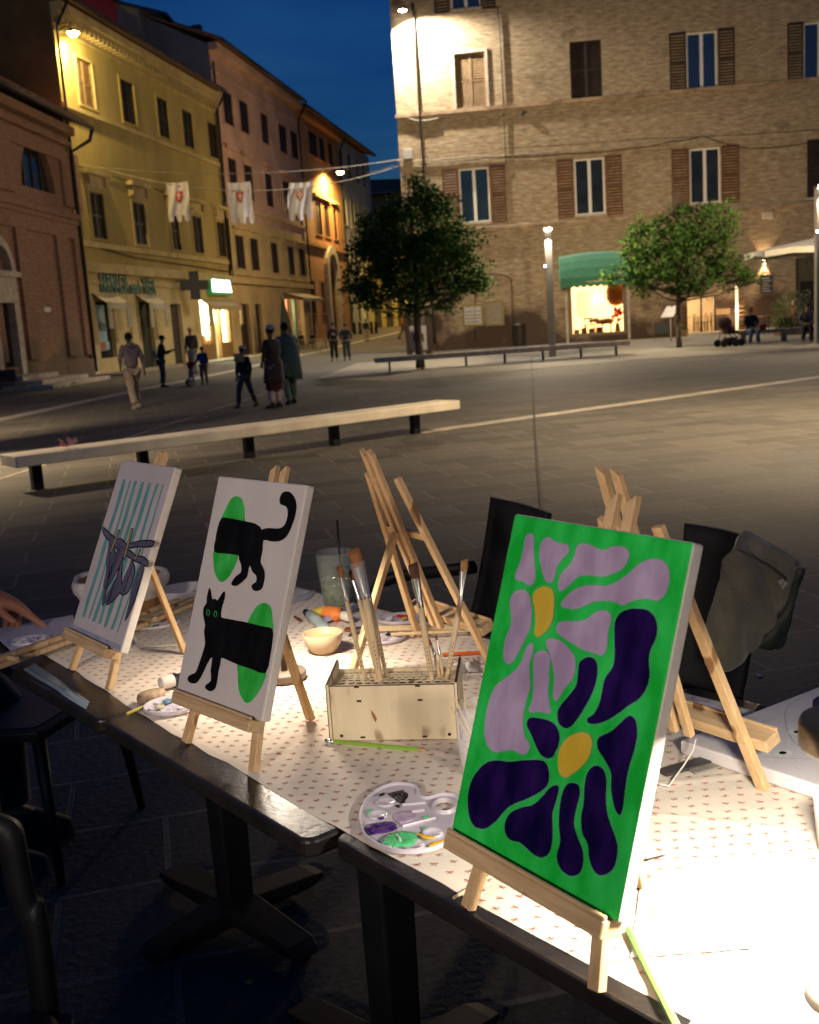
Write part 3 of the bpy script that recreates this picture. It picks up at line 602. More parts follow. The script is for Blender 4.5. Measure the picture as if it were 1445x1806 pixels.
# lit shop
LITW = mat('bright shop wall', (.78, .78, .62), .8)
b = MB(); x0, x1, z0, z1 = S4
b.add([(x0, .3, z0), (x1, .3, z0), (x1, 3, z0), (x0, 3, z0), (x0, .3, z1), (x1, .3, z1), (x1, 3, z1), (x0, 3, z1)], [(0, 1, 2, 3), (3, 2, 6, 7), (0, 3, 7, 4), (1, 5, 6, 2), (4, 7, 6, 5)]); b.build('shop_interior', LITW, yh)
b = MB(); t = .35; m1 = x0+(x1-x0)*.4; m2 = x0+(x1-x0)*.62
b.box(x0, x0+.3, 0, .2, z0, z1); b.box(x1-.3, x1, 0, .2, z0, z1); b.box(m1, m1+.28, .0, .2, z0, z1); b.box(m2, m2+.28, .0, .2, z0, z1); b.box(x0+.3, m1, .0, .2, z0, 1.0); b.box(m2+.28, x1-.3, .0, .2, z0, 1.0)
b.build('shop_frame', mat('brown shop frame', (.22, .12, .04), .6, var=.1), yh)
b = MB()
for k in range(12): b.box(m2+.4, x1-.4, 1.2, 1.24, 1.0+k*.26, 1.03+k*.26)
for k in range(20): q = random.Random(k); xx = m2+.45+q.random()*(x1-m2-1); b.box(xx, xx+.12, 1.0, 1.2, 1.0+.26*(k % 6), 1.16+.26*(k % 6))
b.build('shelf', mat('pale goods', (.7, .68, .5), .7, var=.2), yh)
b = MB(); b.box(x0+.5, m1-.1, .5, .9, 1.0, 1.5); b.box(m1+.35, m2-.1, .6, 1.0, .2, 1.2); b.build('counter', mat('orange goods', (.6, .3, .1), .7, var=.4, scale=6), yh)
lampin('POINT', 'shop_light', yh, ((x0+x1)/2, 1.2, z1-.6), 1500, (1, .93, .58), shadow_soft_size=.3)
def text(s, size, m, parent, loc, rx=R(90), depth=.03, name='lettering', sx=1.0, bold=0):
    cu = bpy.data.curves.new(name, 'FONT'); cu.body = s; cu.size = size; cu.extrude = depth; cu.offset = bold; cu.align_x = 'CENTER'; cu.align_y = 'CENTER'
    o = bpy.data.objects.new('tmp', cu); C.objects.link(o); dg = bpy.context.evaluated_depsgraph_get(); me = bpy.data.meshes.new_from_object(o.evaluated_get(dg)); bpy.data.objects.remove(o)
    k = bpy.data.objects.new(name, me); C.objects.link(k); me.materials.clear(); me.materials.append(m); k.parent = parent; k.location = loc; k.rotation_euler = (rx, 0, 0); k.scale = (sx, 1, 1); return k
GRS = mat('green sign letters', (.01, .10, .055), .5)
fa = Q(173, 500); fb = Q(271, 500)
zs = Q(173, 500)[1]; sg = thing('pharmacy_sign', 'dark green raised lettering on the ochre house above two small awnings', 'sign', PL.w(fa[0], zs, -.1), PL.rot); Ws = fb[0]-fa[0]
text('FARMACIA', 1.25, GRS, sg, (Ws*.235, 0, 0), sx=Ws*.47/5.9, bold=.03); text('comunale', .85, GRS, sg, (Ws*.60, 0, -.12), sx=Ws*.22/3.9, bold=.03); text('PIAZZA', 1.05, GRS, sg, (Ws*.86, 0, -.05), sx=Ws*.27/3.95, bold=.03)
ls = thing('lit_shop_sign', 'small lit sign box with glowing white letters on green, over the bright shop', 'sign', PL.w(Q(381, 505)[0], Q(363, 505)[1], -.25), PL.rot); hw = (Q(398, 505)[0]-Q(363, 505)[0])/2
MB().box(-hw, hw, -.1, .2, -.5, .5).build('sign_box', mat('sign green', (.02, .16, .05), .4, emit=(.08, .5, .1), es=.25), ls, bevel=.03)
text('FARMACIA', .95, mat('glowing letters', (1, 1, 1), .5, emit=(.9, 1, .82), es=3.2), ls, (0, -.12, 0), sx=hw*1.85/4.5, bold=.045)
cx_ = thing('pharmacy_cross', 'unlit dark pharmacy cross hanging from the ochre house', 'sign', PL.w(Q(316, 505)[0], Q(316, 505)[1], -.9), PL.rot-R(60))
pl = [(-.3, -.9), (.3, -.9), (.3, -.3), (.9, -.3), (.9, .3), (.3, .3), (.3, .9), (-.3, .9), (-.3, .3), (-.9, .3), (-.9, -.3), (-.3, -.3)]; XM = Matrix(((1, 0, 0), (0, 0, 1), (0, 1, 0))).to_4x4()
MB().prism([(x*.85, y*.85) for x, y in pl], XM, -.1, .1).build('panel', mat('unlit cross', (.02, .018, .012), .5), cx_, tri=True); MB().bar((-.7, 0, .25), (-1.15, 0, .25), .06, .06, (0, 1, 0)).build('bracket', METAL, cx_)
CRM = mat('cream awning cloth', (.42, .36, .24), .85, var=.15, scale=6)
def small_awning(label, s, w_=.35, drop=.9, m=CRM):
    a, b_, zt = s[0]-w_, s[1]+w_, s[3]+.35; o = thing('small_awning', label, 'awning', PL.w(a, zt, 0), PL.rot, 'small cream awnings over the street shops'); Wd = b_-a
    b = MB(); b.sm = True; n = 20
    sag = lambda t: .12*math.sin(math.pi*t)
    b.add([p for k in range(n+1) for p in ((Wd*k/n, -.04, -sag(k/n)), (Wd*k/n, -.75, -.5))], [(2*k, 2*k+1, 2*k+3, 2*k+2) for k in range(n)]); b.build('canopy', m, o)
    b = MB()
    for k in range(n*2): t, u = k/n/2, (k+1)/n/2; hh = lambda q: .22+.09*abs(math.sin(math.pi*q*n/2.5)); b.add([(Wd*t, -.76, -.5), (Wd*u, -.76, -.5), (Wd*u, -.76, -.5-hh(u)), (Wd*t, -.76, -.5-hh(t))], [(0, 1, 2, 3)])
    b.build('valance', m, o)
    for x in (0, Wd-.4):
        b = MB(); b.sm = True; n2 = 10; b.add([q for k in range(n2+1) for q in ((x+.4*k/n2, -.76-.08*math.sin(k*1.9), -.45), (x+.1*(1 if x == 0 else 1)+.5*k/n2, -.7-.1*math.sin(k*1.9), -.45-drop*1.35))], [(2*k, 2*k+1, 2*k+3, 2*k+2) for k in range(n2)]); b.build('side_curtain', m, o)
    return o
small_awning('cream scalloped awning over the shop window at the left end of the ochre house', S1); small_awning('cream scalloped awning over the dark door beneath the green lettering', S2)
small_awning('pale awning over the brightly lit shop under the lit sign', (S4[0]+.1, S4[1]-.2, 0, S4[3]-.2), m=mat('beige awning cloth', (.36, .27, .15), .85, var=.1))
# street lamps on the fronts
def wall_lamp(label, pl, a, z, out, e, col, dirn, es=60, r=.2):
    t = thing('street_lamp', label, 'street light', pl.w(a, z), pl.rot)
    MB().tube([(0, 0, .1), (0, -out*.6, .3), (0, -out, .15)], .035, 8).build('bracket', METAL, t); MB().lathe([(.02, .14), (r*.8, .1), (r, 0)], c=(0, -out, 0), n=16).build('housing', METAL, t)
    MB().lathe([(.001, -r*.7), (r*.6, -r*.5), (r*.95, 0)], c=(0, -out, 0), n=16).build('lens', mat('lens '+label[:12], (1, 1, 1), .5, emit=col, es=es), t)
    lampin('SPOT', 'beam', t, (0, -out, -r), e, col, dirn, spot_size=R(168), spot_blend=.4, shadow_soft_size=.12); return t
a, z = Q(128, 72); wall_lamp('bright yellow street lamp at the left end of the ochre house', PL, .35, Q(127, 74)[1], .75, 2300, (1, .74, .27), (.6, .1, -1), 90, .27)
# --- rose house (second in the street)
bP = Q(545, 480)[0]; zP = Q(428, 119)[1]
ph = thing('rose_house', 'rose and tan plastered house with rows of dark shutters, next beyond the ochre house', 'building', PL.o, PL.rot)
A = [(395, 411), (423, 438), (459, 472), (489, 503), (509, 522)]; Bm = [(405, 419), (432, 447), (468, 481), (498, 512), (518, 528)]; Cl = [(416, 431), (442, 456), (478, 490), (507, 518), (526, 537)]
ztA, zbA = Q(430, 180)[1], Q(438, 238)[1]; ztB, zbB = Q(468, 305)[1], Q(468, 362)[1]; ztC, zbC = Q(442, 420)[1], Q(442, 476)[1]
H1 = [(Q(p, 210)[0], Q(q, 210)[0], zbA, ztA) for p, q in A]; H2 = [(Q(p, 330)[0], Q(q, 330)[0], zbB, ztB) for p, q in Bm]; H3 = [(Q(p, 450)[0], Q(q, 450)[0], zbC, ztC) for p, q in Cl]
H1 = [h for h in H1 if h[0] > bY+.1]; H2 = [h for h in H2 if h[0] > bY+.1]
zgr = Q(450, 500)[1]; D1 = [(Q(425, 580)[0], Q(442, 580)[0], -.05, Q(425, 536)[1]), (Q(453, 580)[0], Q(464, 580)[0], -.05, Q(453, 536)[1]), (Q(506, 575)[0], Q(538, 575)[0], -.05, Q(520, 528)[1])]
zmid = Q(470, 400)[1]
wall(ph, 'wall', PINK, bY, bP, zmid, zP, H1+H2); wall(ph, 'lower_wall', TAN, bY, bP, -.05, zmid, H3+D1, y0=-.02)
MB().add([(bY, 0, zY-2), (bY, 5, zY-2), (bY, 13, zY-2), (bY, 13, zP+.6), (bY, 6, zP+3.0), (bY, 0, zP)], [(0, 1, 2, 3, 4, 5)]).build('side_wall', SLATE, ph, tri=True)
eave(ph, bY, bP, zP+.1, 7, .8, .4); gutter(ph, bY, bP, zP+.15, .9)
b = MB(); beam(b, bY, bP, zP-1.5, zP-1.3, .12); beam(b, bY, bP, zP-.35, zP+.08, .55); b.build('cornice', PINK, ph)
b = MB(); beam(b, bY, bP, zbC-.45, zbC-.2, .16); beam(b, bY, bP, zgr-.1, zgr+.25, .3); beam(b, bY, bP, zbB-.9, zbB-.7, .14); b.build('string_course', TAN, ph)
for i, u in enumerate(H1+H2+H3): closed_window(ph, *u, SHUT_D, 14, frame=[PINK, PINK, TAN][0 if i < len(H1) else 1 if i < len(H1)+len(H2) else 2], fw=.2)
for u in H2: MB().box(u[0]-.4, u[1]+.4, -.25, 0, u[3]+.5, u[3]+.7).build('window_hood', PINK, ph)
for u in H3: MB().box(u[0]-.35, u[1]+.35, -.2, 0, u[3]+.4, u[3]+.55).build('window_hood', TAN, ph)
for d in D1[:2]: planks(ph, d, SHUT_D)
pipe(ph, [(bP-.3, -.9, zP), (bP-.2, -.15, zP-1.3), (bP-.2, -.15, 1)]); pipe(ph, [(bY+.2, -.15, zP-1), (bY+.2, -.15, zf)])
b = MB(); d = D1[2]; b.add([(d[0], .3, 0), (d[1], .3, 0), (d[1], 3, 0), (d[0], 3, 0), (d[0], .3, d[3]), (d[1], .3, d[3]), (d[1], 3, d[3]), (d[0], 3, d[3])], [(0, 1, 2, 3), (3, 2, 6, 7), (0, 3, 7, 4), (1, 5, 6, 2), (4, 7, 6, 5)]); b.build('bar_interior', mat('bar wall', (.3, .2, .1), .9, var=.3, scale=1), ph)
lampin('POINT', 'bar_light', ph, ((d[0]+d[1])/2, 1.2, d[3]-.8), 160, (1, .75, .45), shadow_soft_size=.2)
MB().box(d[0]+1.6, d[0]+2.1, .3, .5, 0, d[3]).build('door_jamb', mat('bar salmon post', (.6, .3, .2), .8, emit=(.8, .4, .2), es=.12), ph); MB().box(d[0]+3.3, d[0]+4.0, .2, .4, 0, d[3]).build('door_leaf', mat('bar green glass', (.16, .25, .14), .4, emit=(.3, .5, .3), es=.06), ph)  # post and door leaf carry a faint glow put into their material
b = MB(); b.add([(d[0]-.5, -.05, d[3]+.5), (d[1]+.5, -.05, d[3]+.5), (d[1]+.5, -1.6, d[3]), (d[0]-.5, -1.6, d[3]), (d[0]-.5, -1.6, d[3]-.25), (d[1]+.5, -1.6, d[3]-.25)], [(0, 1, 2, 3), (3, 2, 5, 4)])
o = b.build('bar_awning', CRM); o.location = PL.o; o.rotation_euler.z = PL.rot; tag(o, 'tan canvas awning over the bar terrace down the street', 'awning')
# penthouse and chimney over the ochre roof
pt = thing('penthouse', 'red and grey rooftop storey rising behind the eave of the ochre house', 'penthouse', PL.w(0, 0, 4.0), PL.rot)
PP = Plane((PL.w(0, 0, 4.0).x, PL.w(0, 0, 4.0).y), (PL.d.x, PL.d.y))
def pq(x, y): a, z = PP.pix(x, y); return a, z
a0, z0 = pq(128, 30); a1, z1 = pq(205, 6); a2, z2 = pq(208, 3); a3, z3 = pq(285, 25); a4, z4 = pq(325, 72)
MB().add([(a1-4, 0, zY+1), (a1, 0, zY+1), (a1, 0, z1), (a1-4, 0, z1+.0)], [(0, 1, 2, 3)]).add([(a1-4, 0, zY+1), (a1-4, 8, zY+1), (a1-4, 8, z1), (a1-4, 0, z1)], [(0, 1, 2, 3)]).build('red_wall', REDP, pt)
MB().add([(a1, 0, zY+1), (a4, 0, zY+1), (a4, 0, z4), (a3, 0, z3), (a1, 0, z1)], [(0, 1, 2, 3, 4)]).build('grey_wall', SLATE, pt)
b = MB(); b.add([(a1-4.2, -.3, z1+.02), (a1, -.3, z1+.02), (a1, 8, z1+.02), (a1-4.2, 8, z1+.02)], [(0, 1, 2, 3)]); b.add([(a1, -.3, z1+.05), (a3, -.3, z3+.05), (a3, 8, z3+.05), (a1, 8, z1+.05)], [(0, 1, 2, 3)]); b.add([(a3, -.3, z3+.05), (a4, -.3, z4+.05), (a4, 8, z4+.05), (a3, 8, z3+.05)], [(0, 1, 2, 3)]); b.box(a1-4.2, a1, -.35, -.3, z1-.1, z1+.1); b.bar((a1, -.33, z1), (a3, -.33, z3), .2, .06, (0, 0, 1)); b.bar((a3, -.33, z3), (a4, -.33, z4), .2, .06, (0, 0, 1)); b.build('roof', METAL, pt)
MB().tube([(a1+1.5, 1, z1), (a1+1.5, 1, z1+2.6)], .04, 6).tube([(a1+.9, 1, z1+2.2), (a1+2.1, 1, z1+2.2)], .02, 5).tube([(a1+1.1, 1, z1+1.8), (a1+1.9, 1, z1+1.8)], .02, 5).build('aerial', METAL, pt)
ac, zc = Q(343, 100); zc2 = PP.pix(343, 54)[1]; ch = thing('chimney', 'white plastered chimney stack against the blue sky above the rooftops', 'chimney', PP.w(PP.pix(340, 70)[0], zc2-3.4), PL.rot)
MB().box(-.8, .8, -.5, .5, 0, 3.2).build('stack', GREYW, ch); MB().box(-.9, .9, -.6, .6, 3.2, 3.35).box(.9, 1.4, -.3, .3, .8, 3.9).build('cap', METAL, ch)
# --- rust house
bR = Q(612, 480)[0]; zR = zP-.3; rh = thing('orange_house', 'orange plastered house with tall arched portal, lit by a street lamp down the street', 'building', PL.o, PL.rot)
E1 = [(528, 542), (544, 559), (562, 571), (577, 585)]; zt1, zb1 = Q(544, 229)[1], Q(544, 270)[1]; E1 = [(Q(p, 250)[0], Q(q, 250)[0], zb1, zt1) for p, q in E1]; E1 = [e for e in E1 if e[0] > bP+.3]
E2 = [(557, 567), (572, 581), (588, 594)]; zt2, zb2 = Q(572, 362)[1], Q(572, 416)[1]; E2 = [(Q(p, 390)[0], Q(q, 390)[0], zb2, zt2) for p, q in E2]
E3 = [(550, 556), (567, 572), (599, 603)]; zt3, zb3 = Q(567, 497)[1], Q(567, 553)[1]; E3 = [(Q(p, 520)[0], Q(q, 520)[0], zb3, zt3) for p, q in E3]
po = (Q(579, 520)[0], Q(593, 520)[0], 0, Q(585, 478)[1])
wall(rh, 'wall', RUST, bP, bR, -.05, zR, E1+E2+E3+[po]); eave(rh, bP, bR, zR+.1, 7, .8, .35); gutter(rh, bP, bR, zR+.15, .9)
MB().add([(bR, 0, 0), (bR, 12, 0), (bR, 12, zR), (bR, 0, zR)], [(0, 1, 2, 3)]).build('side_wall', RUST, rh)
b = MB(); beam(b, bP, bR, zR-.4, zR+.08, .5); b.build('cornice', RUST, rh); b = MB(); beam(b, bP, bR, zb2-1.1, zb2-.8, .18); b.build('string_course', RUST, rh)
for u in E1+E2+E3: closed_window(rh, *u, SHUT_D, 12, frame=RUST, fw=.2)
for u in E2: MB().box(u[0]-.5, u[1]+.5, -.3, 0, u[3]+.4, u[3]+.65).build('window_hood', TRIM, rh)
MB().box(po[0], po[1], .15, .2, 0, po[3]).build('door', SHUT_G, rh)
b = MB(); c_ = (po[0]+po[1])/2; r_ = (po[1]-po[0])/2; b.box(po[0]-.7, po[0], -.35, 0, 0, po[3]); b.box(po[1], po[1]+.7, -.35, 0, 0, po[3])
for k in range(12): t, u = math.pi*k/12, math.pi*(k+1)/12; M1 = lambda a_, r: (c_-math.cos(a_)*r, 0, po[3]+math.sin(a_)*r*.95); p = [M1(t, r_), M1(u, r_), M1(u, r_+.7), M1(t, r_+.7)]; b.add([(x, -.35, z) for x, y, z in p]+[(x, 0, z) for x, y, z in p], [(3, 2, 1, 0), (0, 1, 5, 4), (2, 3, 7, 6)])
b.build('portal', STONE, rh)
pipe(rh, [(bR-.3, -.9, zR), (bR-.2, -.15, zR-1.3), (bR-.2, -.15, .5)])
wall_lamp('yellow street lamp on the orange house down the street', PL, Q(571, 312)[0], Q(577, 309)[1], 1.5, 7500, (1, .66, .22), (.1, .35, -1), 45, .34)
lampY = 70.0; p_ = AT(697, 388, lampY); sl = thing('street_lamp', 'far street lamp glinting through the leaves of the larger tree', 'street light', Vector((p_.x, lampY, p_.z)), 0)
MB().lathe([(.001, -.16), (.16, -.12), (.24, 0)], n=16).build('lens', mat('far lens', (1, 1, 1), .5, emit=(1, .84, .55), es=60), sl); MB().lathe([(.24, 0), (.2, .12), (.05, .16)], n=14).tube([(0, 0, .15), (.8, .3, .5), (2.2, .5, .5)], .04, 8).build('bracket', METAL, sl)
lampin('POINT', 'beam', sl, (-.2, -.2, -.3), 1700, (1, .74, .40), shadow_soft_size=.15)
# --- pale house and the last ones
bW = Q(664, 480)[0]; zW = Q(606, 247)[1]; wh = thing('pale_house', 'pale grey house with small dark windows, last tall front down the street', 'building', PL.o, PL.rot)
hl = []
for r_, (ya, yb) in enumerate(((275, 318), (356, 400), (432, 500), (540, 566))):
    for p, q in ((608, 613), (621, 626), (635, 639), (646, 650)):
        zt, zb = Q(620, ya)[1], Q(620, yb)[1]; hl.append((Q(p, 400)[0], Q(q, 400)[0], zb, zt))
wall(wh, 'wall', GREYW, bR, bW, -.05, zW, hl); eave(wh, bR, bW, zW, 8, .8, .3)
for u in hl: closed_window(wh, *u, SHUT_D, 10, frame=GREYW, fw=.15)
MB().add([(bW, 0, 0), (bW, 12, 0), (bW, 12, zW+3), (bW, 0, zW)], [(0, 1, 2, 3)]).build('end_wall', GREYW, wh)
lw = thing('low_house', 'low tawny house closing the end of the street beyond the pale house', 'building', AT(690, 560, 150), 0)
MB().box(-5.5, 8, 0, 8, -3, 16.5).build('wall', mat('tawny plaster', (.34, .2, .08), .9, var=.3, scale=.4), lw); b = MB(); b.add([(-5.5, -1, 16.5), (8.5, -1, 16.5), (8.5, 4, 18.5), (-5.5, 4, 19)], [(0, 1, 2, 3)]); b.box(-5.5, 8.5, -1, 0, 16.3, 16.49); b.build('roof', TILE, lw)
for i in range(4):
    for j in range(3): closed_window(lw, -5.5+i*2.6, -4.3+i*2.6, 3+j*4.6, 5.2+j*4.6, SHUT_D, 8)
lw2 = thing('yellow_end_house', 'yellow lit house at street level beyond the tree, end of the street', 'building', GR(708, 584)+Vector((0, 14, -1)), R(-4)); MB().box(-3.2, 6, 0, 6, 0, 9).build('wall', YEL, lw2)
for i in range(5): planks(lw2, (-2.6+i*1.2, -1.9+i*1.2, .6, 4.5), SHUT_G, y=-.1)
lampin('POINT', 'glow', lw2, (0, -3, 5), 500, SOD, shadow_soft_size=.2)
# bollards along the pale house
for i, x in enumerate((626, 636, 656, 664)):
    p = GR(x, 590-.06*(x-626)); o = MB().lathe([(.16, 0), (.13, .1), (.12, .85), (.15, .9), (.1, 1.05), (.001, 1.08)], n=12).build('bollard', BLK); o.location = p
    tag(o, ['nearest dark bollard, leftmost at the foot of the pale house', 'second dark bollard from the left at the foot of the pale house', 'third dark bollard from the left at the foot of the pale house', 'farthest dark bollard, rightmost at the foot of the pale house'][i], 'bollard', 'bollards down the street')
# kerbed pavement along the fronts
o = MB().box(-1, bP+2, -2.4, 0, 0, .07).build('pavement', mat('pavement stone', (.2, .17, .12), .8, var=.2, scale=2, bump=.3)); o.location = PL.o; o.rotation_euler.z = PL.rot; tag(o, kind='structure')
# ------------------------------------------------------------------ brick church front at the left
vc = ray(826, hz(826)); PC = Plane((y0_.x+.05, y0_.y-.3), (vc.x, vc.y)); K = PC.pix
ch_ = thing('brick_church', 'red brick church front with arched window and tiled eave at the left edge', 'church', PC.o, PC.rot)
aC = K(-160, 400)[0]; zE = K(146, 242)[1]; zLd = K(60, 360)[1]
lun = (K(36, 300)[0], K(93, 300)[0]); zl0, zl1 = K(60, 332)[1], K(62, 249)[1]
dr = (K(-12, 600)[0], K(20, 600)[0], .5, K(5, 535)[1])
hl = [(lun[0], lun[1], zl0, zl1), dr]
wall(ch_, 'wall', BRICK_C, aC, 0, -.05, zE, hl, depth=.28)
# arch: brick spandrels over the rectangular hole
b = MB(); c_ = (lun[0]+lun[1])/2; r_ = (lun[1]-lun[0])/2; hh = zl1-zl0; n = 18
for k in range(n):
    t, u = math.pi*k/n, math.pi*(k+1)/n; x, x2 = c_-math.cos(t)*r_, c_-math.cos(u)*r_; e_ = lambda q: zl0+hh*max(0, math.sin(q))
    b.add([(x, -.002, e_(t)), (x2, -.002, e_(u)), (x2, -.002, zl1), (x, -.002, zl1)], [(0, 1, 2, 3)]); b.add([(x, -.002, e_(t)), (x2, -.002, e_(u)), (x2, .28, e_(u)), (x, .28, e_(t))], [(0, 1, 2, 3)])
b.build('arch_infill', BRICK_C, ch_)
b = MB(); b.box(lun[0], lun[1], .26, .3, zl0, zl1); b.build('lunette', GLASSD, ch_)
b = MB()
for k in range(1, 4): x = lun[0]+(lun[1]-lun[0])*k/4; b.box(x-.05, x+.05, .2, .255, zl0, zl1)
b.build('lunette_mullion', SHUT_D, ch_)
# raised pilasters and frames
b = MB(); zb0 = 1.0
for x0, x1 in ((K(-30, 500)[0], K(5, 500)[0]-.6), (K(33, 500)[0], K(52, 500)[0]), (K(104, 500)[0], K(122, 500)[0]), (K(133, 500)[0]+.1, 0)):
    b.box(x0, x1, -.14, 0, zb0, zLd-.3)
for x0, x1 in ((K(-30, 300)[0], K(20, 300)[0]), (K(104, 300)[0], K(122, 300)[0]), (K(133, 300)[0]+.1, 0)): b.box(x0+.05, x1-.02, -.12, 0, zLd+.25, zE-1.0)
b.box(aC, 0, -.139, 0, zLd-1.1, zLd-.5); b.box(aC, .0, -.119, 0, zE-1.5, zE-1.0)
b.build('pilaster', BRICK_C, ch_)
b = MB(); b.box(aC, .08, -.32, 0, zLd-.3, zLd-.05); b.box(aC, .05, -.22, 0, zLd-.5, zLd-.31); b.box(aC, .05, -.25, 0, zE-.8, zE-.6); b.box(aC, .1, -.45, 0, zE-.35, zE-.0); b.box(aC, 0, -.2, 0, -.05, .8)
b.build('cornice', BRICK_C, ch_)
eave(ch_, aC, .6, zE+.02, 7, 1.0, .4); gutter(ch_, aC, .6, zE+.02, 1.1); pipe(ch_, [(.55, -1.1, zE), (.5, -.95, zE-.5), (.1, -.2, zE-1.0), (.1, -.2, .2)], .09)
MB().add([(0, 0, 0), (0, 7, 0), (0, 7, zE+2.8), (0, 0, zE)], [(0, 1, 2, 3)]).build('side_wall', BRICK_C, ch_)
# portal
b = MB(); x0, x1, z0, z1 = dr; b.box(x0-.45, x0, -.3, .3, 0.3, z1+.4); b.box(x1, x1+.45, -.3, .3, 0.3, z1+.4); b.box(x0, x1, -.3, .3, z1, z1+.4); b.box(x0-.6, x1+.65, -.42, 0, z1+.95, z1+1.15); b.box(x0-.45, x1+.45, -.28, 0, z1+.4, z1+.95)
c_ = (x0+x1)/2; r_ = (x1-x0)/2+.35
for k in range(14): t, u = math.pi*k/14, math.pi*(k+1)/14; M1 = lambda a_, r: (c_-math.cos(a_)*r, z1+1.15+math.sin(a_)*r*1.1); p = [M1(t, r_-.3), M1(u, r_-.3), M1(u, r_), M1(t, r_)]; b.add([(x, -.35, z) for x, z in p]+[(x, 0, z) for x, z in p], [(3, 2, 1, 0), (0, 1, 5, 4), (2, 3, 7, 6)])
b.build('portal', STONE, ch_); planks(ch_, dr, mat('church door', (.12, .06, .03), .6, var=.3), .3)
b = MB(); b.box(x0-1.6, x1+3.0, -2.6, -.21, 0, .16); b.box(x0-1.2, x1+1.9, -2.1, -.21, .16, .32); b.box(x0-.9, x1+.9, -1.3, -.21, .32, .5); b.build('steps', STONE, ch_, bevel=.02)
MB().box(K(83, 546)[0]-.35, K(83, 546)[0]+.35, -.03, .0, K(83, 546)[1]-.1, K(83, 546)[1]+.1).build('plaque', mat('white plaque', (.6, .55, .5), .6), ch_)
sb = thing('stone_block', 'low dark stone block on the ground before the church steps, bottom left of the square', 'stone block', G(14, 690), .2)
MB().loft([(0, 0, 0, .95, .6), (0, 0, .12, 1.0, .65), (0, 0, .3, .92, .58), (0, 0, .34, .5, .35)], 20).build('slab', mat('dark stone', (.17, .12, .09), .8, var=.3), sb); MB().box(-.35, .35, -.25, .25, .33, .75).build('pedestal', mat('darker stone', (.06, .04, .03), .8, var=.3), sb, bevel=.03)
# ------------------------------------------------------------------ wires with banners across the street
def wire(name, label, p, q, sag, r=.018, m=CABLE):
    b = MB(); pts = []
    for k in range(25): t = k/24; v = p.lerp(q, t); v.z -= sag*4*t*(1-t); pts.append(v)
    o = b.tube(pts, r, 6).build(name, m); tag(o, label, 'cable', 'cables strung across the street'); return pts
pA = PL.w(Q(190, 301)[0], Q(190, 301)[1], -.1); pB = PR.w(aL-.02, P(706, 292)[1]); w1 = wire('banner_cable', 'cable carrying three white banners across the street', pA, pB, 1.05, .022)
wire('overhead_cable', 'upper plain cable above the banner line', PL.w(Q(130, 291)[0]+.3, Q(132, 291)[1], -.1), PR.w(aL-.02, P(706, 281)[1]), .5)
wire('overhead_cable', 'short cable ending near the palazzo corner, below the upper cable', PL.w(Q(600, 292)[0], Q(600, 292)[1], -.1), PR.w(aL-.02, P(706, 286)[1]), .5)
BAN = mat('white banner cloth', (.62, .57, .58), .85, var=.07, scale=3); RED = mat('red shield', (.5, .05, .03), .8); RED2 = mat('faded shield', (.55, .22, .1), .8); CREST = mat('crest white', (.6, .52, .48), .8)
def on_wire(px):
    best = min(range(24), key=lambda i: abs(((w1[i]-CAM).dot(RIGHT)/(w1[i]-CAM).dot(FWD))*FP+IW/2-px)); return w1[best], (w1[best+1]-w1[best]).normalized()
for i, (xa, xb, yb, tw) in enumerate(((293, 330, 390, 0), (400, 440, 394, -.1), (509, 551, 387, -.12))):
    p, d = on_wire((xa+xb)/2); v = ray((xa+xb)/2, 350); Yd = p.y; wd = (xb-xa)/FP*Yd*.98; ht = (yb-320)/FP*Yd*.92
    xw = AT((xa+xb)/2, 321, Yd)
    o = thing('banner', ['white crested banner hanging leftmost on the cable across the street', 'white crested banner hanging in the middle of the cable', 'white banner with faded crest hanging rightmost near the street lamp'][i], 'banner', xw, 0, 'crested banners on the cable')
    b = MB(); b.sm = True; nx, nz_ = 24, 24; rr = random.Random(i)
    f = lambda x, z: .05*math.sin(x*9+i*2+z*1.3)*(.3+z/ht)+.03*math.sin(x*17+z*3); V = []
    for j in range(nz_+1):
        for k in range(nx+1): x = -wd/2+wd*k/nx; z = ht*.84*j/nz_; V.append((x+tw*z*(-1 if i == 2 else 1)*-.6*(1 if i else 0)+(.04*math.sin(z*3+i)), f(x, z), -z-.03*math.sin(math.pi*k/nx)))
    b.add(V, [(j*(nx+1)+k, j*(nx+1)+k+1, (j+1)*(nx+1)+k+1, (j+1)*(nx+1)+k) for j in range(nz_) for k in range(nx)])
    bot = V[-(nx+1):]
    for t0, t1 in ((0, 6), (9, 15), (18, 24)):
        top = bot[t0:t1+1]; n = len(top); low = [(x+.01, y, z-ht*.17*(1-.45*abs((q-(n-1)/2)/((n-1)/2))**3)) for q, (x, y, z) in enumerate(top)]
        b.add(top+low, [(q, q+1, n+q+1, n+q) for q in range(n-1)])
    b.build('cloth', BAN, o)
    c_ = V[int(nz_*.42)*(nx+1)+nx//2]; sh = [(-.2, .26), (-.07, .22), (.07, .22), (.2, .26), (.2, 0), (.12, -.17), (0, -.27), (-.12, -.17), (-.2, 0)]
    MB().prism([(x+c_[0], y+c_[2]) for x, y in sh], XM, c_[1]-.085, c_[1]-.08).build('shield', [RED, RED, RED2][i], o, tri=True)
    MB().prism([(x*.42+c_[0], y*.5+c_[2]+.02) for x, y in [(-.08, -.3), (.08, -.3), (.08, 0), (.25, 0), (.25, .14), (.08, .14), (.08, .32), (-.08, .32), (-.08, .14), (-.25, .14), (-.25, 0), (-.08, 0)]], XM, c_[1]-.095, c_[1]-.088).build('crest', CREST, o, tri=True)
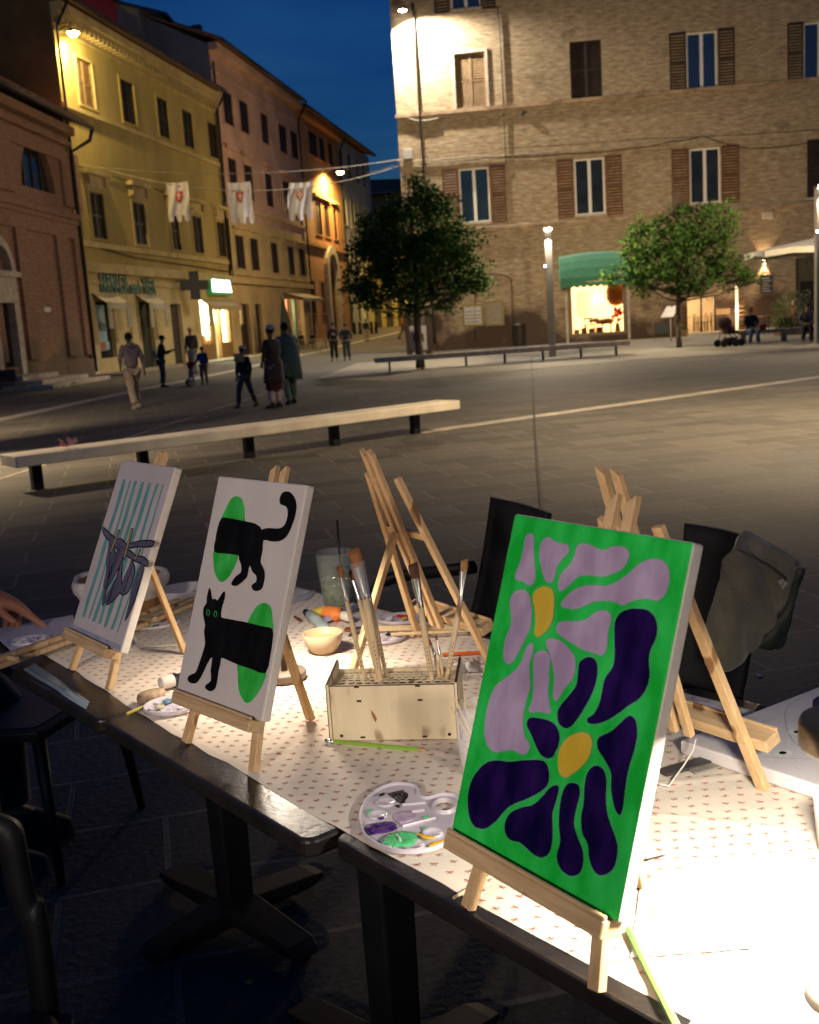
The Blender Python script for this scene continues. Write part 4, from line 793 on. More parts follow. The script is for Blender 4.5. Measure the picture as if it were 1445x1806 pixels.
# ------------------------------------------------------------------ benches
CONC = mat('pale bench stone', (.82, .72, .56), .65, var=.12, scale=3, bump=.25, bscale=40); BWOOD = mat('grey bench slab', (.40, .33, .25), .7, var=.2, scale=5)
def bench(label, pl_, pr_, ext_l, ext_r, seat, th, dep, legs, m, lm, lw=.15, ld=.3, chamfer=0, foot=None):
    """pl_/pr_: ground points under the first and last leg"""
    d = (pr_-pl_); Ln = d.length; o = thing('bench', label, 'bench', pl_, math.atan2(d.y, d.x), 'long benches on the square')
    b = MB(); b.box(-ext_l, Ln+ext_r, -.02, dep, seat-th, seat); s = b.build('seat', m, o, bevel=.012)
    for t in legs:
        MB().box(Ln*t-lw/2, Ln*t+lw/2, dep/2-ld/2, dep/2+ld/2, 0, seat-th).build('leg', lm, o, bevel=.004)
    return o
nb = bench('pale stone-topped bench on dark legs, nearest the easels', G(81, 866), G(752, 766), .28, .62, .40, .12, .46, [0]+[(G(x, y)-G(81, 866)).length/(G(752, 766)-G(81, 866)).length for x, y in ((272, 838), (450, 809), (606, 787))]+[1], CONC, BLK, .11, .1)
bench('long thin grey bench in front of the palazzo, under the larger tree', G(690, 656), G(1092, 627), .45, .4, .46, .15, .5, (0, .14, .33, .5, .67, .84, 1), BWOOD, METAL, .05, .12)
b3 = bench('grey bench at the right edge with two people seated', G(1313, 606), G(1470, 597), .2, 3, .45, .13, .5, (0, .46, .9), mat('warm bench slab', (.34, .27, .19), .7, var=.15), mat('stone leg', (.3, .25, .18), .8, var=.2), .17, .34)
p = G(66, 796, .4); o = MB(); rr = random.Random(5)
for i in range(5): a = i*1.3; o.add([(0, 0, .01), (math.cos(a)*.07, math.sin(a)*.07, .02+.03*rr.random()), (math.cos(a+.6)*.06, math.sin(a+.6)*.06, .05+.03*rr.random())], [(0, 1, 2)])
o = o.build('wrapper', mat('pink wrapper', (.5, .2, .25), .6, var=.2)); o.location = nb.location+Vector((.35*math.cos(nb.rotation_euler.z)-.15*math.sin(nb.rotation_euler.z), .35*math.sin(nb.rotation_euler.z)+.15*math.cos(nb.rotation_euler.z), .402)); o.scale = (1.6, 1.6, 1.6); tag(o, 'crumpled pink wrapper lying on the near end of the pale bench', 'litter')
# ------------------------------------------------------------------ column lamps
def column_lamp(label, p, h, e=900, wd=.24, down=False, cone=134):
    o = thing('column_lamp', label, 'column lamp', p, R(-6), 'tall square column lamps on the square')
    MB().box(-wd/2, wd/2, -wd/2, wd/2, 0, h).build('column', mat('column paint', (.24, .21, .17), .6, var=.08, scale=2), o, bevel=.012)
    MB().box(-wd/2-.02, wd/2+.02, -wd/2-.26, wd/2+.02, h, h+.07).build('head', METAL, o, bevel=.01)
    MB().box(-wd/2+.01, wd/2-.01, -wd/2-.24, -wd/2-.01, h-.012, h-.004).box(-wd/2-.022, wd/2+.022, -wd/2-.27, -wd/2-.261, h+.01, h+.06).build('lens', mat('lamp lens', (1, 1, 1), .5, emit=(1, .9, .75), es=9), o)
    MB().tube([(-wd/2-.02, -wd/2-.0, h*.725), (-wd/2-.02, -wd/2-.12, h*.725)], .05, 10).build('spot_head', METAL, o); MB().ball((-wd/2-.02, -wd/2-.125, h*.725), .035, 8, 6).build('spot_lens', mat('spot lens', (1, 1, 1), .5, emit=(1, .9, .8), es=25), o)
    if down: lampin('SPOT', 'beam', o, (-wd/2-.1, -wd/2-.1, h-.03), e, (1, .76, .46), (-.2, .08, -1), spot_size=R(cone), spot_blend=.6, shadow_soft_size=.08); return o
    lampin('POINT', 'beam', o, (0, -wd/2-.05, h+.3), e, (1, .78, .50), shadow_soft_size=.06)
    lampin('SPOT', 'wall_wash', o, (0, wd/2+.1, h*.72), e*.8, (1, .74, .43), (0, 1, .1), spot_size=R(95), spot_blend=1, shadow_soft_size=.06)
    lampin('SPOT', 'column_graze', o, (0, -wd/2-.2, h-.03), 420, LED, (0, .10, -1), spot_size=R(70), spot_blend=.6, shadow_soft_size=.03)
    return o
cl1 = column_lamp('column lamp between the two trees, before the green awning', G(975, 629), 4.25, 2300)
cl2 = column_lamp('column lamp at the right edge beside the cream parasol', G(1447, 606), 4.75, 1300, .3)
column_lamp('column lamp on the near side of the square, outside the right edge of the photo', Vector((6.0, 13.7, 0)), 4.6, 2700, down=True)
column_lamp('added unseen column lamp beyond the left edge, brightening the people and the square', Vector((-8.2, 15.2, 0)), 4.8, 5200, down=True, cone=150)  # unseen lamp added to warm the people's backs and the left ground
# ------------------------------------------------------------------ trees
BARK = mat('bark', (.10, .075, .05), .9, var=.35, scale=9, stretch=(1, 1, .3), bump=.6); 
LEAF = mat('maple leaves', (.03, .08, .014), .85, spec=.15, col2=(.085, .165, .03), scale=1.4, contrast=(.3, .7)); 
def tree(label, base, H, crown, n_leaf, seed, trunk_r=.11, twig=None, lean=(0, 0), thr=-.22):
    rr = random.Random(seed); o = thing('broadleaf_tree', label, 'tree', base, 0, 'trees on the square')
    b = MB(); z0 = min(c[2]-c[3] for c in crown); top = Vector((lean[0], lean[1], H))
    pts = [Vector((lean[0]*t*t, lean[1]*t*t, H*t))+Vector((rr.uniform(-.03, .03), rr.uniform(-.03, .03), 0))*(t > 0) for t in (0, .1, .25, .4, .55, .7, .85, 1)]
    b.tube(pts, [trunk_r*1.25, trunk_r, trunk_r*.92, trunk_r*.8, trunk_r*.62, trunk_r*.45, trunk_r*.25, .01], 9); tips = []
    for cx, cy, cz, r in crown:
        c = Vector((cx, cy, cz)); t = max(.3, min(.93, (cz-.35*r)/H-.08)); s = Vector((lean[0]*t*t, lean[1]*t*t, H*t)); m = s.lerp(c, .5)+Vector((0, 0, -.12)); b.tube([s, m, c], [trunk_r*.42, trunk_r*.26, .012], 6)
        for k in range(5):
            q = c+Vector((rr.uniform(-1, 1), rr.uniform(-1, 1), rr.uniform(-.5, .8)))*r*.9; b.tube([c.lerp(s, .25), c.lerp(q, .5)+Vector((0, 0, .04)), q], [.022, .014, .004], 5); tips.append((q, r))
    b.build('trunk', BARK, o)
    if twig:
        b = MB()
        for k in range(26):
            s = Vector((twig[0]+rr.uniform(-.05, .05), twig[1], twig[2]-.9)); q = Vector((twig[0]+rr.uniform(-.8, .5), twig[1]+rr.uniform(-.4, .4), twig[2]+rr.uniform(-.6, .7))); m = s.lerp(q, .5)+Vector((rr.uniform(-.08, .08), 0, -.08)); b.tube([s, m, q], [.014, .009, .003], 4)
        b.build('bare_twigs', BARK, o)
    b = MB(); tot = sum(c[3]**2 for c in crown)
    for cx, cy, cz, r in crown:
        m = int(n_leaf*r*r/tot/16)
        for k in range(m):
            d = Vector((rr.gauss(0, 1), rr.gauss(0, 1), rr.gauss(0, 1))).normalized(); q = rr.random()**.38; h = noise.noise(Vector((cx+d.x, cy+d.y, cz+d.z))*2.1)
            c = Vector((cx, cy, cz))+Vector((d.x*r, d.y*r, d.z*r*.72))*q*(1+.75*h)
            if noise.noise(c*1.7+Vector((seed, 0, 0))) < thr: continue
            for j in range(16):
                p = c+Vector((rr.gauss(0, 1), rr.gauss(0, 1), rr.gauss(0, .6)))*.14; s = rr.uniform(.04, .08); X = Vector((rr.gauss(0, 1), rr.gauss(0, 1), rr.gauss(0, .5))).normalized(); Y = X.cross(Vector((rr.gauss(0, .5), rr.gauss(0, .5), 1))).normalized(); Z = X.cross(Y)*.35
                b.add([p-X*s, p-Y*s*.8+Z*s, p+X*s*1.1, p+Y*s*.8+Z*s], [(0, 1, 2), (0, 2, 3)])
    b.build('crown', LEAF, o); return o
def crownpts(base, Y, pts):
    out = []
    for x, y, r, dy in pts: p = AT(x, y, Y+dy); out.append((p.x-base.x, p.y-base.y, p.z-base.z, r*Y/FP))
    return out
b1 = G(742, 648); cr1 = crownpts(b1, b1.y, [(734, 352, 44, 0), (703, 388, 50, -.6), (768, 395, 54, .4), (668, 412, 46, .5), (670, 465, 58, -.5), (730, 450, 75, -.8), (735, 440, 70, .9), (790, 440, 60, -.3), (660, 505, 48, .3), (700, 520, 50, -.7), (760, 510, 62, .2), (815, 490, 48, .5), (838, 502, 30, -.4), (810, 455, 40, -.6), (733, 322, 20, .1), (752, 352, 26, -.3), (640, 520, 30, -.2), (648, 440, 30, .3)])
tree('larger leafy tree before the corner of the palazzo, left of the two', b1, AT(735, 318, b1.y).z, cr1, 34000, 4, .13)
b2 = G(1199, 613); cr2 = crownpts(b2, b2.y, [(1200, 385, 42, 0), (1165, 400, 40, .4), (1245, 385, 45, -.3), (1270, 375, 30, .2), (1125, 410, 30, -.2), (1150, 440, 45, .3), (1200, 440, 62, -.6), (1205, 430, 60, .8), (1255, 430, 50, 0), (1285, 445, 35, -.3), (1120, 460, 38, .2), (1085, 490, 24, -.1), (1130, 490, 36, -.3), (1170, 485, 50, .2), (1220, 480, 55, -.2), (1275, 480, 45, .2), (1315, 490, 26, -.2), (1335, 497, 12, 0), (1225, 505, 30, -.4), (1143, 505, 26, .1), (1108, 452, 20, 0), (1285, 392, 18, 0)])
tree('smaller leafy tree with bare twigs at its top, right of the column lamp', b2, AT(1193, 350, b2.y).z, cr2, 20000, 9, .085, twig=(AT(1192, 330, b2.y).x-b2.x, 0, AT(1192, 335, b2.y).z), lean=(-.1, 0), thr=-.08)

# ------------------------------------------------------------------ people
SKIN = mat('skin', (.36, .19, .12), .55, var=.08, scale=20); SKIND = mat('brown skin', (.13, .065, .04), .55, var=.08, scale=20)
def cloth(name, c, v=.18): return mat(name, c, .85, var=v, scale=7, sheen=.2)
FOLD = bpy.data.textures.new('cloth folds', 'CLOUDS'); FOLD.noise_scale = .11
def skin(name, nodes, edges, m, parent, sub=1, root=0):
    me = bpy.data.meshes.new(name); me.from_pydata([n[:3] for n in nodes], edges, []); o = bpy.data.objects.new(name, me); C.objects.link(o); o.parent = parent; me.materials.append(m)
    k = o.modifiers.new('skin', 'SKIN'); k.use_smooth_shade = True; 
    L_ = me.skin_vertices[0].data if me.skin_vertices else None
    if L_ is None:
        b = bmesh.new(); b.from_mesh(me); b.verts.layers.skin.verify(); b.to_mesh(me); b.free(); L_ = me.skin_vertices[0].data
    for i, n in enumerate(nodes): r = n[3]; L_[i].radius = (r, n[4] if len(n) > 4 else r)
    L_[root].use_root = True
    s = o.modifiers.new('s', 'SUBSURF'); s.levels = sub; s.render_levels = sub
    if name not in ('body',):
        s.levels = s.render_levels = 2; d = o.modifiers.new('folds', 'DISPLACE'); d.texture = FOLD; d.strength = .05; d.mid_level = .5; d.texture_coords = 'LOCAL'
    return o
def person(label, p, h, rz, pose='stand', top=(.05, .05, .06), legs=(.03, .03, .04), hair=(.01, .008, .006), shoe=(.02, .02, .02), kind='jacket', sk=None, arms=None, stride=0, cap=None, lean=0, long=0, grp='people on the square', headturn=0, hood=False, tname='jacket', longhair=False):
    sk = sk or SKIN; o = thing('person', label, 'person', p, rz, grp); S = h/1.76
    hipz = .92 if pose == 'stand' else .56; kn = {}
    if pose == 'stand':
        kn = {s: [(s*.09, 0, hipz), (s*.10, .04+stride*.18*s, .50), (s*.11, stride*.30*s-(.12 if stride*s < 0 else 0), .09)] for s in (-1, 1)}
    else: kn = {s: [(s*.09, 0, hipz), (s*.12, .44, .55), (s*.13, .42+.12*s*stride, .09)] for s in (-1, 1)}
    le = math.sin(lean); base = Vector((0, 0, hipz))
    up = lambda z, y=0: Vector((0, y+le*(z-hipz), hipz+(z-.92)*math.cos(lean)))
    nk, hd = up(1.49), up(1.64, .015+lean*.05)
    arms = arms or {-1: ((-.235, -.02, 1.16), (-.235, .06, .92)), 1: ((.235, -.02, 1.16), (.235, .06, .92))}
    A = {}
    for s in (-1, 1):
        e, w_ = arms[s]; e = up(e[2], e[1])+Vector((e[0], 0, 0)); w_ = up(w_[2], w_[1])+Vector((w_[0], 0, 0)); sh = up(1.42)+Vector((s*.19, 0, 0)); A[s] = (sh, e, w_)
    n = []; E = []
    def ad(v, r, par=None, r2=None):
        n.append((v[0]*S, v[1]*S, v[2]*S, r*S, (r2 or r)*S)); 
        if par is not None: E.append((par, len(n)-1))
        return len(n)-1
    pel = ad(base, .10); wst = ad(up(1.12), .085, pel); chs = ad(up(1.31), .09, wst); neck = ad(nk, .05, chs); ad(up(1.56, .01), .06, neck); hh = ad(hd+Vector((0, .01, 0)), .088, len(n)-1, .08); ad(hd+Vector((0, 0, .085)), .07, hh)
    ends = {}
    for s in (-1, 1):
        sh, e, w_ = A[s]; i = ad(sh, .045, chs); i = ad(e, .036, i); i = ad(w_, .028, i); dr_ = (w_-e).normalized(); hnd = ad(w_+dr_*.07, .034, i, .018); sd = Vector((s, 0, 0)); sd = (sd-dr_*sd.dot(dr_)).normalized(); ot = dr_.cross(sd)
        for k in range(4): f = w_+dr_*.11+ot*(.022*(k-1.5)); j = ad(f, .009, hnd); ad(f+dr_*(.05+.012*(1-abs(k-1.4)))-sd*.012, .007, j)
        j = ad(w_+dr_*.05+ot*.035, .011, hnd); ad(w_+dr_*.09+ot*.05, .008, j)
        l = kn[s]; i = ad(Vector(l[0])+Vector((0, 0, -.04)), .09, pel); i = ad(l[1], .058, i); i = ad(l[2], .04, i); ft = Vector((l[2][0]+s*.02, l[2][1]+.13, .035)); ad(ft, .032, i); ends[s] = (Vector(l[2]), ft)
    skin('body', n, E, sk, o)
    # face: nose, ears, eyes, mouth
    T = Matrix.Rotation(headturn, 3, 'Z'); H = lambda v: (hd+T @ Vector(v))*S
    MB().ball(H((0, .092, -.005)), .014*S, 8, 6, sc=(.8, 1, 1.4)).ball(H((-.082, 0, 0)), .022*S, 8, 6, sc=(.5, .9, 1.3)).ball(H((.082, 0, 0)), .022*S, 8, 6, sc=(.5, .9, 1.3)).build('nose_and_ears', sk, o)
    MB().ball(H((-.03, .082, .022)), .009*S, 6, 5).ball(H((.03, .082, .022)), .009*S, 6, 5).ball(H((0, .084, -.042)), .018*S, 6, 5, sc=(1, .35, .25)).build('eyes_and_mouth', mat('dark facial feature', (.03, .012, .01), .5), o)
    HM = mat('hair %.2f' % (hair[0]*10+hair[1]*3), hair, .8, var=.2, scale=20)
    b = MB(); b.ball(H((0, -.018, .045)), .101*S, 14, 9, sc=(.93, 1.0, .92)); 
    if longhair: b.loft([(hd.x*S, (hd.y-.05)*S, (hd.z-.22)*S, .08*S, .05*S), (hd.x*S, (hd.y-.045)*S, (hd.z-.05)*S, .1*S, .075*S), (hd.x*S, (hd.y-.02)*S, (hd.z+.05)*S, .09*S, .09*S)], 12)
    b.build('hair', HM, o)
    if cap: MB().lathe([(.098*S, 0), (.1*S, .05*S), (.09*S, .085*S), (.03*S, .1*S), (.001, .1*S)], c=H((0, -.02, .055)), n=18, M=Matrix.Rotation(.18, 3, 'X')).build('cap', cloth('white cap', cap, .05), o)
    TM = cloth('%s %.3f %.3f' % (tname, top[0], top[2]), top)
    # upper garment
    n = []; E = []; z_hem = .90 if not long else (.92-long)
    pel = ad(up(.93) if pose == 'stand' else up(.95), .185, None, .155); wst = ad(up(1.12), .178, pel, .15); chs = ad(up(1.32), .19, wst, .16); nn = ad(up(1.46), .08, chs)
    for s in (-1, 1):
        sh, e, w_ = A[s]; i = ad(sh+Vector((0, 0, .0)), .078, chs); i = ad((sh+e)/2, .068, i); i = ad(e, .06, i); i = ad(e.lerp(w_, .6), .05, i); ad(e.lerp(w_, .97), .046, i)
    if long: 
        pass
    skin(tname, n, E, TM, o)
    if long:
        b = MB(); rg = []
        for k in range(7):
            t = k/6; z = .92-long*t+.12; rg.append(((0+.01*math.sin(k))*S, (.02*t*stride)*S, z*S, (.205+.04*t)*S, (.185+.04*t)*S))
        b.loft(list(reversed(rg)), 20); b.build('skirt', TM, o)
    if hood: MB().ball((up(1.47, -.09)+Vector((0, 0, 0)))*S, .11*S, 12, 8, sc=(1.1, .6, .7)).build('hood', TM, o)
    n = []; E = []; LM = cloth('trousers %.3f %.3f' % (legs[0], legs[2]), legs)
    pel = ad(base+Vector((0, 0, .02)), .15, None, .12)
    for s in (-1, 1):
        l = [Vector(q) for q in kn[s]]; i = ad(l[0]+Vector((s*.01, 0, -.06)), .115, pel); i = ad(l[0].lerp(l[1], .6), .1, i); i = ad(l[1], .088, i); i = ad(l[1].lerp(l[2], .5), .08, i); ad(l[1].lerp(l[2], .95), .074, i)
    skin('trousers', n, E, LM, o)
    b = MB()
    for s in (-1, 1):
        a_, f = ends[s]; z = 0 if abs(a_.z-.09) < .02 else a_.z-.09
        b.loft([((a_.x+s*.01)*S, (a_.y+.06)*S, (z+.0)*S, .048*S, .14*S), ((a_.x+s*.01)*S, (a_.y+.06)*S, (z+.035)*S, .05*S, .142*S), ((a_.x+s*.01)*S, (a_.y+.03)*S, (z+.075)*S, .042*S, .09*S), ((a_.x)*S, (a_.y)*S, (z+.10)*S, .04*S, .045*S)], 14)
    b.build('shoes', cloth('shoe %.3f' % shoe[0], shoe), o)
    return o
def hgt(x, yt, p): return AT(x, yt, p.y).z-p.z
def at_feet(x, yf, yt, f=GR): p = f(x, yf); return p, hgt(x, yt, p)
p, h = at_feet(240, 720, 586); person('man in lilac grey hoodie and beige trousers walking away, leftmost on the square', p, h, R(28), top=(.20, .155, .17), legs=(.36, .28, .2), stride=.75, shoe=(.3, .25, .2), sk=SKIND, hood=True, tname='hoodie', arms={-1: ((-.235, .05, 1.16), (-.21, .2, .98)), 1: ((.25, -.06, 1.16), (.28, -.04, .9))})
p, h = at_feet(288, 683, 591); o = person('person in dark jacket and jeans bowed over a phone before the ochre house', p, h, R(-70), top=(.035, .018, .012), legs=(.02, .035, .05), lean=.16, arms={-1: ((-.2, .12, 1.15), (-.06, .34, 1.22)), 1: ((.2, .12, 1.15), (.06, .34, 1.22))})
b = MB(); b.box(-.08, .08, -.04, .04, 0, .28); q = b.build('shoulder_bag', cloth('pale bag', (.3, .26, .28)), o, bevel=.02); q.location = (-.2, -.14, .88); 
p, h = at_feet(343, 660, 577, G); o = person('older person in grey cardigan with light trousers behind the two children', p, h, R(160), top=(.05, .045, .03), legs=(.32, .33, .36), hair=(.3, .24, .2), tname='cardigan')
p, h = at_feet(340, 679, 630, G); person('toddler in red jacket with arms out, holding the hand of the child in blue', p, h, R(170), top=(.30, .012, .014), legs=(.2, .22, .28), hair=(.2, .1, .04), arms={-1: ((-.27, .02, 1.3), (-.4, .05, 1.42)), 1: ((.27, .02, 1.3), (.4, .05, 1.36))})
p, h = at_feet(362, 678, 611, G); person('child in blue sweater and brown trousers beside the toddler in red', p, h, R(175), top=(.015, .045, .16), legs=(.13, .085, .04), arms={-1: ((-.2, .02, 1.15), (-.2, .1, .95)), 1: ((.24, .03, 1.2), (.36, .06, 1.02))}, tname='sweater')
bp = G(334, 681); o = MB().ball((0, 0, .12), .12, 18, 12).build('ball', mat('two tone ball', (.08, .06, .05), .6, col2=(.4, .34, .3), scale=9, contrast=(.48, .52))); o.location = bp; tag(o, 'small dark patterned ball at the feet of the toddler in red', 'ball')
p, h = at_feet(436, 718, 611, G); o = person('boy in white cap, black top with pale chest print and camouflage trousers', p, h, R(150), top=(.012, .012, .016), legs=(.07, .07, .05), cap=(.5, .45, .5), stride=.8, sk=SKIND, tname='sweatshirt')
q = MB().box(-.13, .13, .0, .006, 0, .17).build('chest_print', cloth('pale print', (.14, .1, .14)), o); q.location = (0, .115, .93)
p, h = at_feet(488, 719, 574, G); person('man in white cap with dark coat over maroon tunic and pale trousers', p, h, R(60), top=(.028, .02, .016), legs=(.45, .34, .33), cap=(.5, .44, .5), long=.5, sk=SKIND, tname='coat', arms={-1: ((-.23, .03, 1.18), (-.18, .14, 1.0)), 1: ((.24, 0, 1.16), (.24, .04, .92))})
b = MB(); b.loft([(0, 0, .40, .225, .185), (0, 0, .66, .21, .17)], 20); q = b.build('tunic', cloth('maroon tunic', (.07, .008, .012))); q.location = p; q.scale = (h/1.76,)*3; q.parent = None
pm = [x for x in bpy.data.objects if x.get('label', '').startswith('man in white cap')][0]; q.parent = pm; q.location = (0, 0, 0)
p, h = at_feet(514, 712, 568, G); o = person('man in loose grey green tunic and trousers beside the man with the white cap', p, h, R(25), top=(.07, .12, .095), legs=(.09, .15, .12), long=.45, sk=SKIND, tname='tunic', lean=.06, stride=.3)
MB().loft([(.12, -.15, .5, .14, .07, .3), (.1, -.12, .8, .16, .09, .3), (.04, -.05, 1.15, .19, .14, .2), (0, 0, 1.34, .17, .14, 0), (0, .02, 1.42, .09, .08, 0)], 20).build('shawl', cloth('green shawl', (.08, .13, .105)), o)
p, h = at_feet(591, 636, 568, G); person('man in black with wide trousers, left of the pair standing in the street mouth', p, h, R(175), top=(.012, .01, .01), legs=(.008, .008, .01), tname='jacket', arms={-1: ((-.2, .08, 1.15), (-.08, .22, 1.2)), 1: ((.22, .0, 1.16), (.22, .06, .95))}, shoe=(.2, .12, .1))
p, h = at_feet(613, 635, 570, G); person('man in black sweater and dark green trousers, right of the street mouth pair', p, h, R(180), top=(.013, .014, .017), legs=(.02, .04, .035), tname='sweater', arms={-1: ((-.26, -.03, 1.16), (-.2, .02, .95)), 1: ((.26, -.03, 1.16), (.2, .02, .95))})
p, h = at_feet(647, 601, 563); person('distant man in black jacket and light trousers alone up the street', p, h, R(180), top=(.012, .01, .01), legs=(.35, .28, .18))
p, h = at_feet(712, 597, 551); person('person in orange top passing behind the tree trunk at the palazzo corner', p, h, R(-80), top=(.55, .18, .05), legs=(.2, .12, .07), stride=.6)
SB = b3; dB = Vector((math.cos(b3.rotation_euler.z), math.sin(b3.rotation_euler.z), 0)); nB = Vector((-dB.y, dB.x, 0))
pw = G(1325, 606); pw = pw+nB*.1; o = person('woman with red hair and dark coat seated on the bench beside the pushchair', pw-Vector((0, 0, .05)), 1.62, R(180)+b3.rotation_euler.z+R(12), pose='sit', top=(.012, .012, .016), legs=(.03, .06, .12), hair=(.32, .07, .02), longhair=False, headturn=R(-40), arms={-1: ((-.24, .1, 1.17), (-.05, .27, 1.03)), 1: ((.24, .1, 1.17), (.05, .27, 1.03))}, tname='coat', stride=-.6)
for c in kids(o): 
    if c.name.startswith('coat'): pass
pmn = G(1424, 603)+nB*.1; person('man in checked shirt seated head bowed at the right end of the bench', pmn-Vector((0, 0, .05)), 1.7, R(180)+b3.rotation_euler.z-R(5), pose='sit', top=(.075, .06, .065), legs=(.01, .01, .011), hair=(.05, .035, .03), lean=.3, arms={-1: ((-.26, .12, 1.12), (-.06, .28, 1.05)), 1: ((.26, .12, 1.12), (.06, .28, 1.05))}, tname='shirt')
hb = thing('handbag', 'small red and white handbag on the bench beside the woman with red hair', 'handbag', pw+dB*.42+nB*.12+Vector((0, 0, .45)), .3); MB().box(-.13, .13, -.06, .06, 0, .2).build('bag', cloth('red bag', (.25, .03, .02)), hb, bevel=.03); MB().tube([(-.1, 0, .19), (-.06, 0, .33), (.06, 0, .33), (.1, 0, .19)], .01, 6).build('strap', cloth('pale strap', (.5, .42, .36)), hb)
# pushchair
ps = thing('pushchair', 'dark red three wheeled pushchair standing beside the seated woman', 'pushchair', G(1288, 611), R(8)); MAR = cloth('maroon pushchair cloth', (.035, .005, .007)); 
b = MB(); b.tube([(-.47, .2, .95), (-.35, .2, .75), (.05, .2, .42), (.35, .15, .12)], .014, 8); b.tube([(-.47, -.2, .95), (-.35, -.2, .75), (.05, -.2, .42), (.35, -.15, .12)], .014, 8); b.tube([(-.47, -.2, .95), (-.5, 0, .98), (-.47, .2, .95)], .016, 8)
for s in (-.22, .22): b.tube([(-.2, s, .62), (-.32, s, .12)], .013, 8); b.tube([(-.3, s, .2), (.2, s, .28)], .01, 6)
b.build('frame', METAL, ps)
MB().loft([(-.02, 0, .42, .22, .18), (-.04, 0, .5, .24, .19), (-.14, 0, .68, .2, .2), (-.25, 0, .85, .16, .19), (-.3, 0, .93, .05, .1)], 16).build('seat', MAR, ps)
b = MB(); b.ball((-.2, 0, .80), .26, 16, 10, sc=(1, .82, .8)); b.build('canopy', MAR, ps); MB().loft([(.22, 0, .42, .12, .17), (.2, 0, .47, .14, .18), (.1, 0, .52, .12, .18)], 14).build('footrest', MAR, ps); MB().loft([(.0, 0, .2, .22, .16), (.0, 0, .3, .25, .18)], 14).build('basket', cloth('black net', (.015, .012, .012)), ps)
for x, y in ((-.33, -.26), (-.33, .26), (.1, -.24), (.1, .24), (.4, 0)):
    wl_ = MB().lathe([(.075, -.03), (.115, -.028), (.125, -.015), (.125, .015), (.115, .028), (.075, .03)], n=20, M=Matrix.Rotation(R(90), 3, 'X')).build('wheel', mat('tyre rubber', (.02, .018, .017), .8, var=.2), ps); wl_.location = (x, y, .125)
    MB().lathe([(.01, -.02), (.075, -.018), (.075, .018), (.01, .02)], n=14, M=Matrix.Rotation(R(90), 3, 'X')).build('rim', mat('wheel rim', (.3, .26, .2), .4, metal=.6), wl_)
# parasol at right edge
pz = thing('parasol', 'cream cafe parasol open at the right edge, behind the column lamp', 'parasol', G(1442, 592), R(10)); Yp = G(1442, 592).y; ztop = AT(1442, 418, Yp).z; zed = AT(1330, 452, Yp).z; rad = abs(AT(1319, 440, Yp).x-pz.location.x)
b = MB(); n = 8; ring = [(math.cos(2*math.pi*(k+.35)/n)*rad, math.sin(2*math.pi*(k+.35)/n)*rad, zed+.12) for k in range(n)]; 
for k in range(n):
    p0, p1 = ring[k], ring[(k+1) % n]; pm_ = ((p0[0]+p1[0])/2*.97, (p0[1]+p1[1])/2*.97, zed+.18); b.add([(0, 0, ztop), p0, pm_, p1, (p0[0], p0[1], p0[2]-.22), (pm_[0], pm_[1], pm_[2]-.2), (p1[0], p1[1], p1[2]-.22)], [(0, 1, 2), (0, 2, 3), (1, 4, 5, 2), (2, 5, 6, 3)])
b.build('canopy', mat('cream parasol cloth', (.62, .57, .48), .85, var=.05), pz); MB().tube([(0, 0, 0), (0, 0, ztop)], .035, 10).build('pole', METAL, pz); b = MB()
for q in ring: b.bar((0, 0, ztop-.04), (q[0], q[1], q[2]-.03), .025, .02)
b.build('rib', METAL, pz); MB().lathe([(.45, 0), (.45, .06), (.1, .09), (.05, .3)], n=16).build('base', STONE, pz)
# lectern sign, bin, box, posters, cafe tables
ls_ = thing('lectern_sign', 'slanted white information panel on a post, left of the smaller tree trunk', 'sign', G(1184, 602), R(-20)); MB().tube([(0, 0, 0), (0, .0, 1.15)], .035, 8).build('post', mat('grey post', (.3, .26, .2), .5), ls_); q = MB().box(-.33, .33, -.3, .3, 0, .04).build('panel', mat('panel face', (.55, .5, .42), .5, var=.08), ls_, bevel=.01); q.location = (0, -.05, 1.22); q.rotation_euler = (R(48), 0, R(-35))
bn = thing('litter_bin', 'dark slatted litter bin against the brick wall right of the notice boards', 'bin', PR.w(P(918, 605)[0], 0, -.6), PR.rot); b = MB()
for k in range(20): a = 2*math.pi*k/20; b.bar((math.cos(a)*.27, math.sin(a)*.27, .05), (math.cos(a)*.29, math.sin(a)*.29, .98), .06, .02, (-math.sin(a), math.cos(a), 0))
b.lathe([(.25, .06), (.25, .95)], n=18); b.build('body', SHUT_D, bn); MB().lathe([(.33, 0), (.33, .05), (.1, .16), (.001, .18)], c=(0, 0, .97), n=20).build('lid', METAL, bn)
vb = MB().box(-.32, .32, -.12, 0, 0, .55).build('meter_box', mat('blue grey box', (.05, .06, .06), .6), None, bevel=.01); vb.location = PR.w(P(1168, 590)[0], .15, -.02); vb.rotation_euler.z = PR.rot; tag(vb, 'blue grey meter cabinet low on the brick wall left of the cafe door', 'cabinet')
for k, (x, lb) in enumerate(((733, 'white notice panel on a stand behind the tree trunk, left of the two'), (747, 'white notice panel on a stand behind the tree trunk, right of the two'))):
    pt_ = thing('notice_stand', lb, 'sign', G(x, 628), R(-5)+k*.1, 'notice panels behind the tree'); hz_ = AT(x, 574, pt_.location.y).z; 
    b = MB(); b.box(-.19, .19, -.02, .02, hz_-1.05, hz_); b.cur = 1; b.box(-.05, .07, -.026, -.021, hz_-.7, hz_-.35); b.build('panel', [mat('notice white', (.42, .37, .36), .6), INK], pt_); MB().tube([(-.15, 0, 0), (-.15, 0, hz_-1)], .02, 6).tube([(.15, 0, 0), (.15, 0, hz_-1)], .02, 6).build('leg', METAL, pt_)
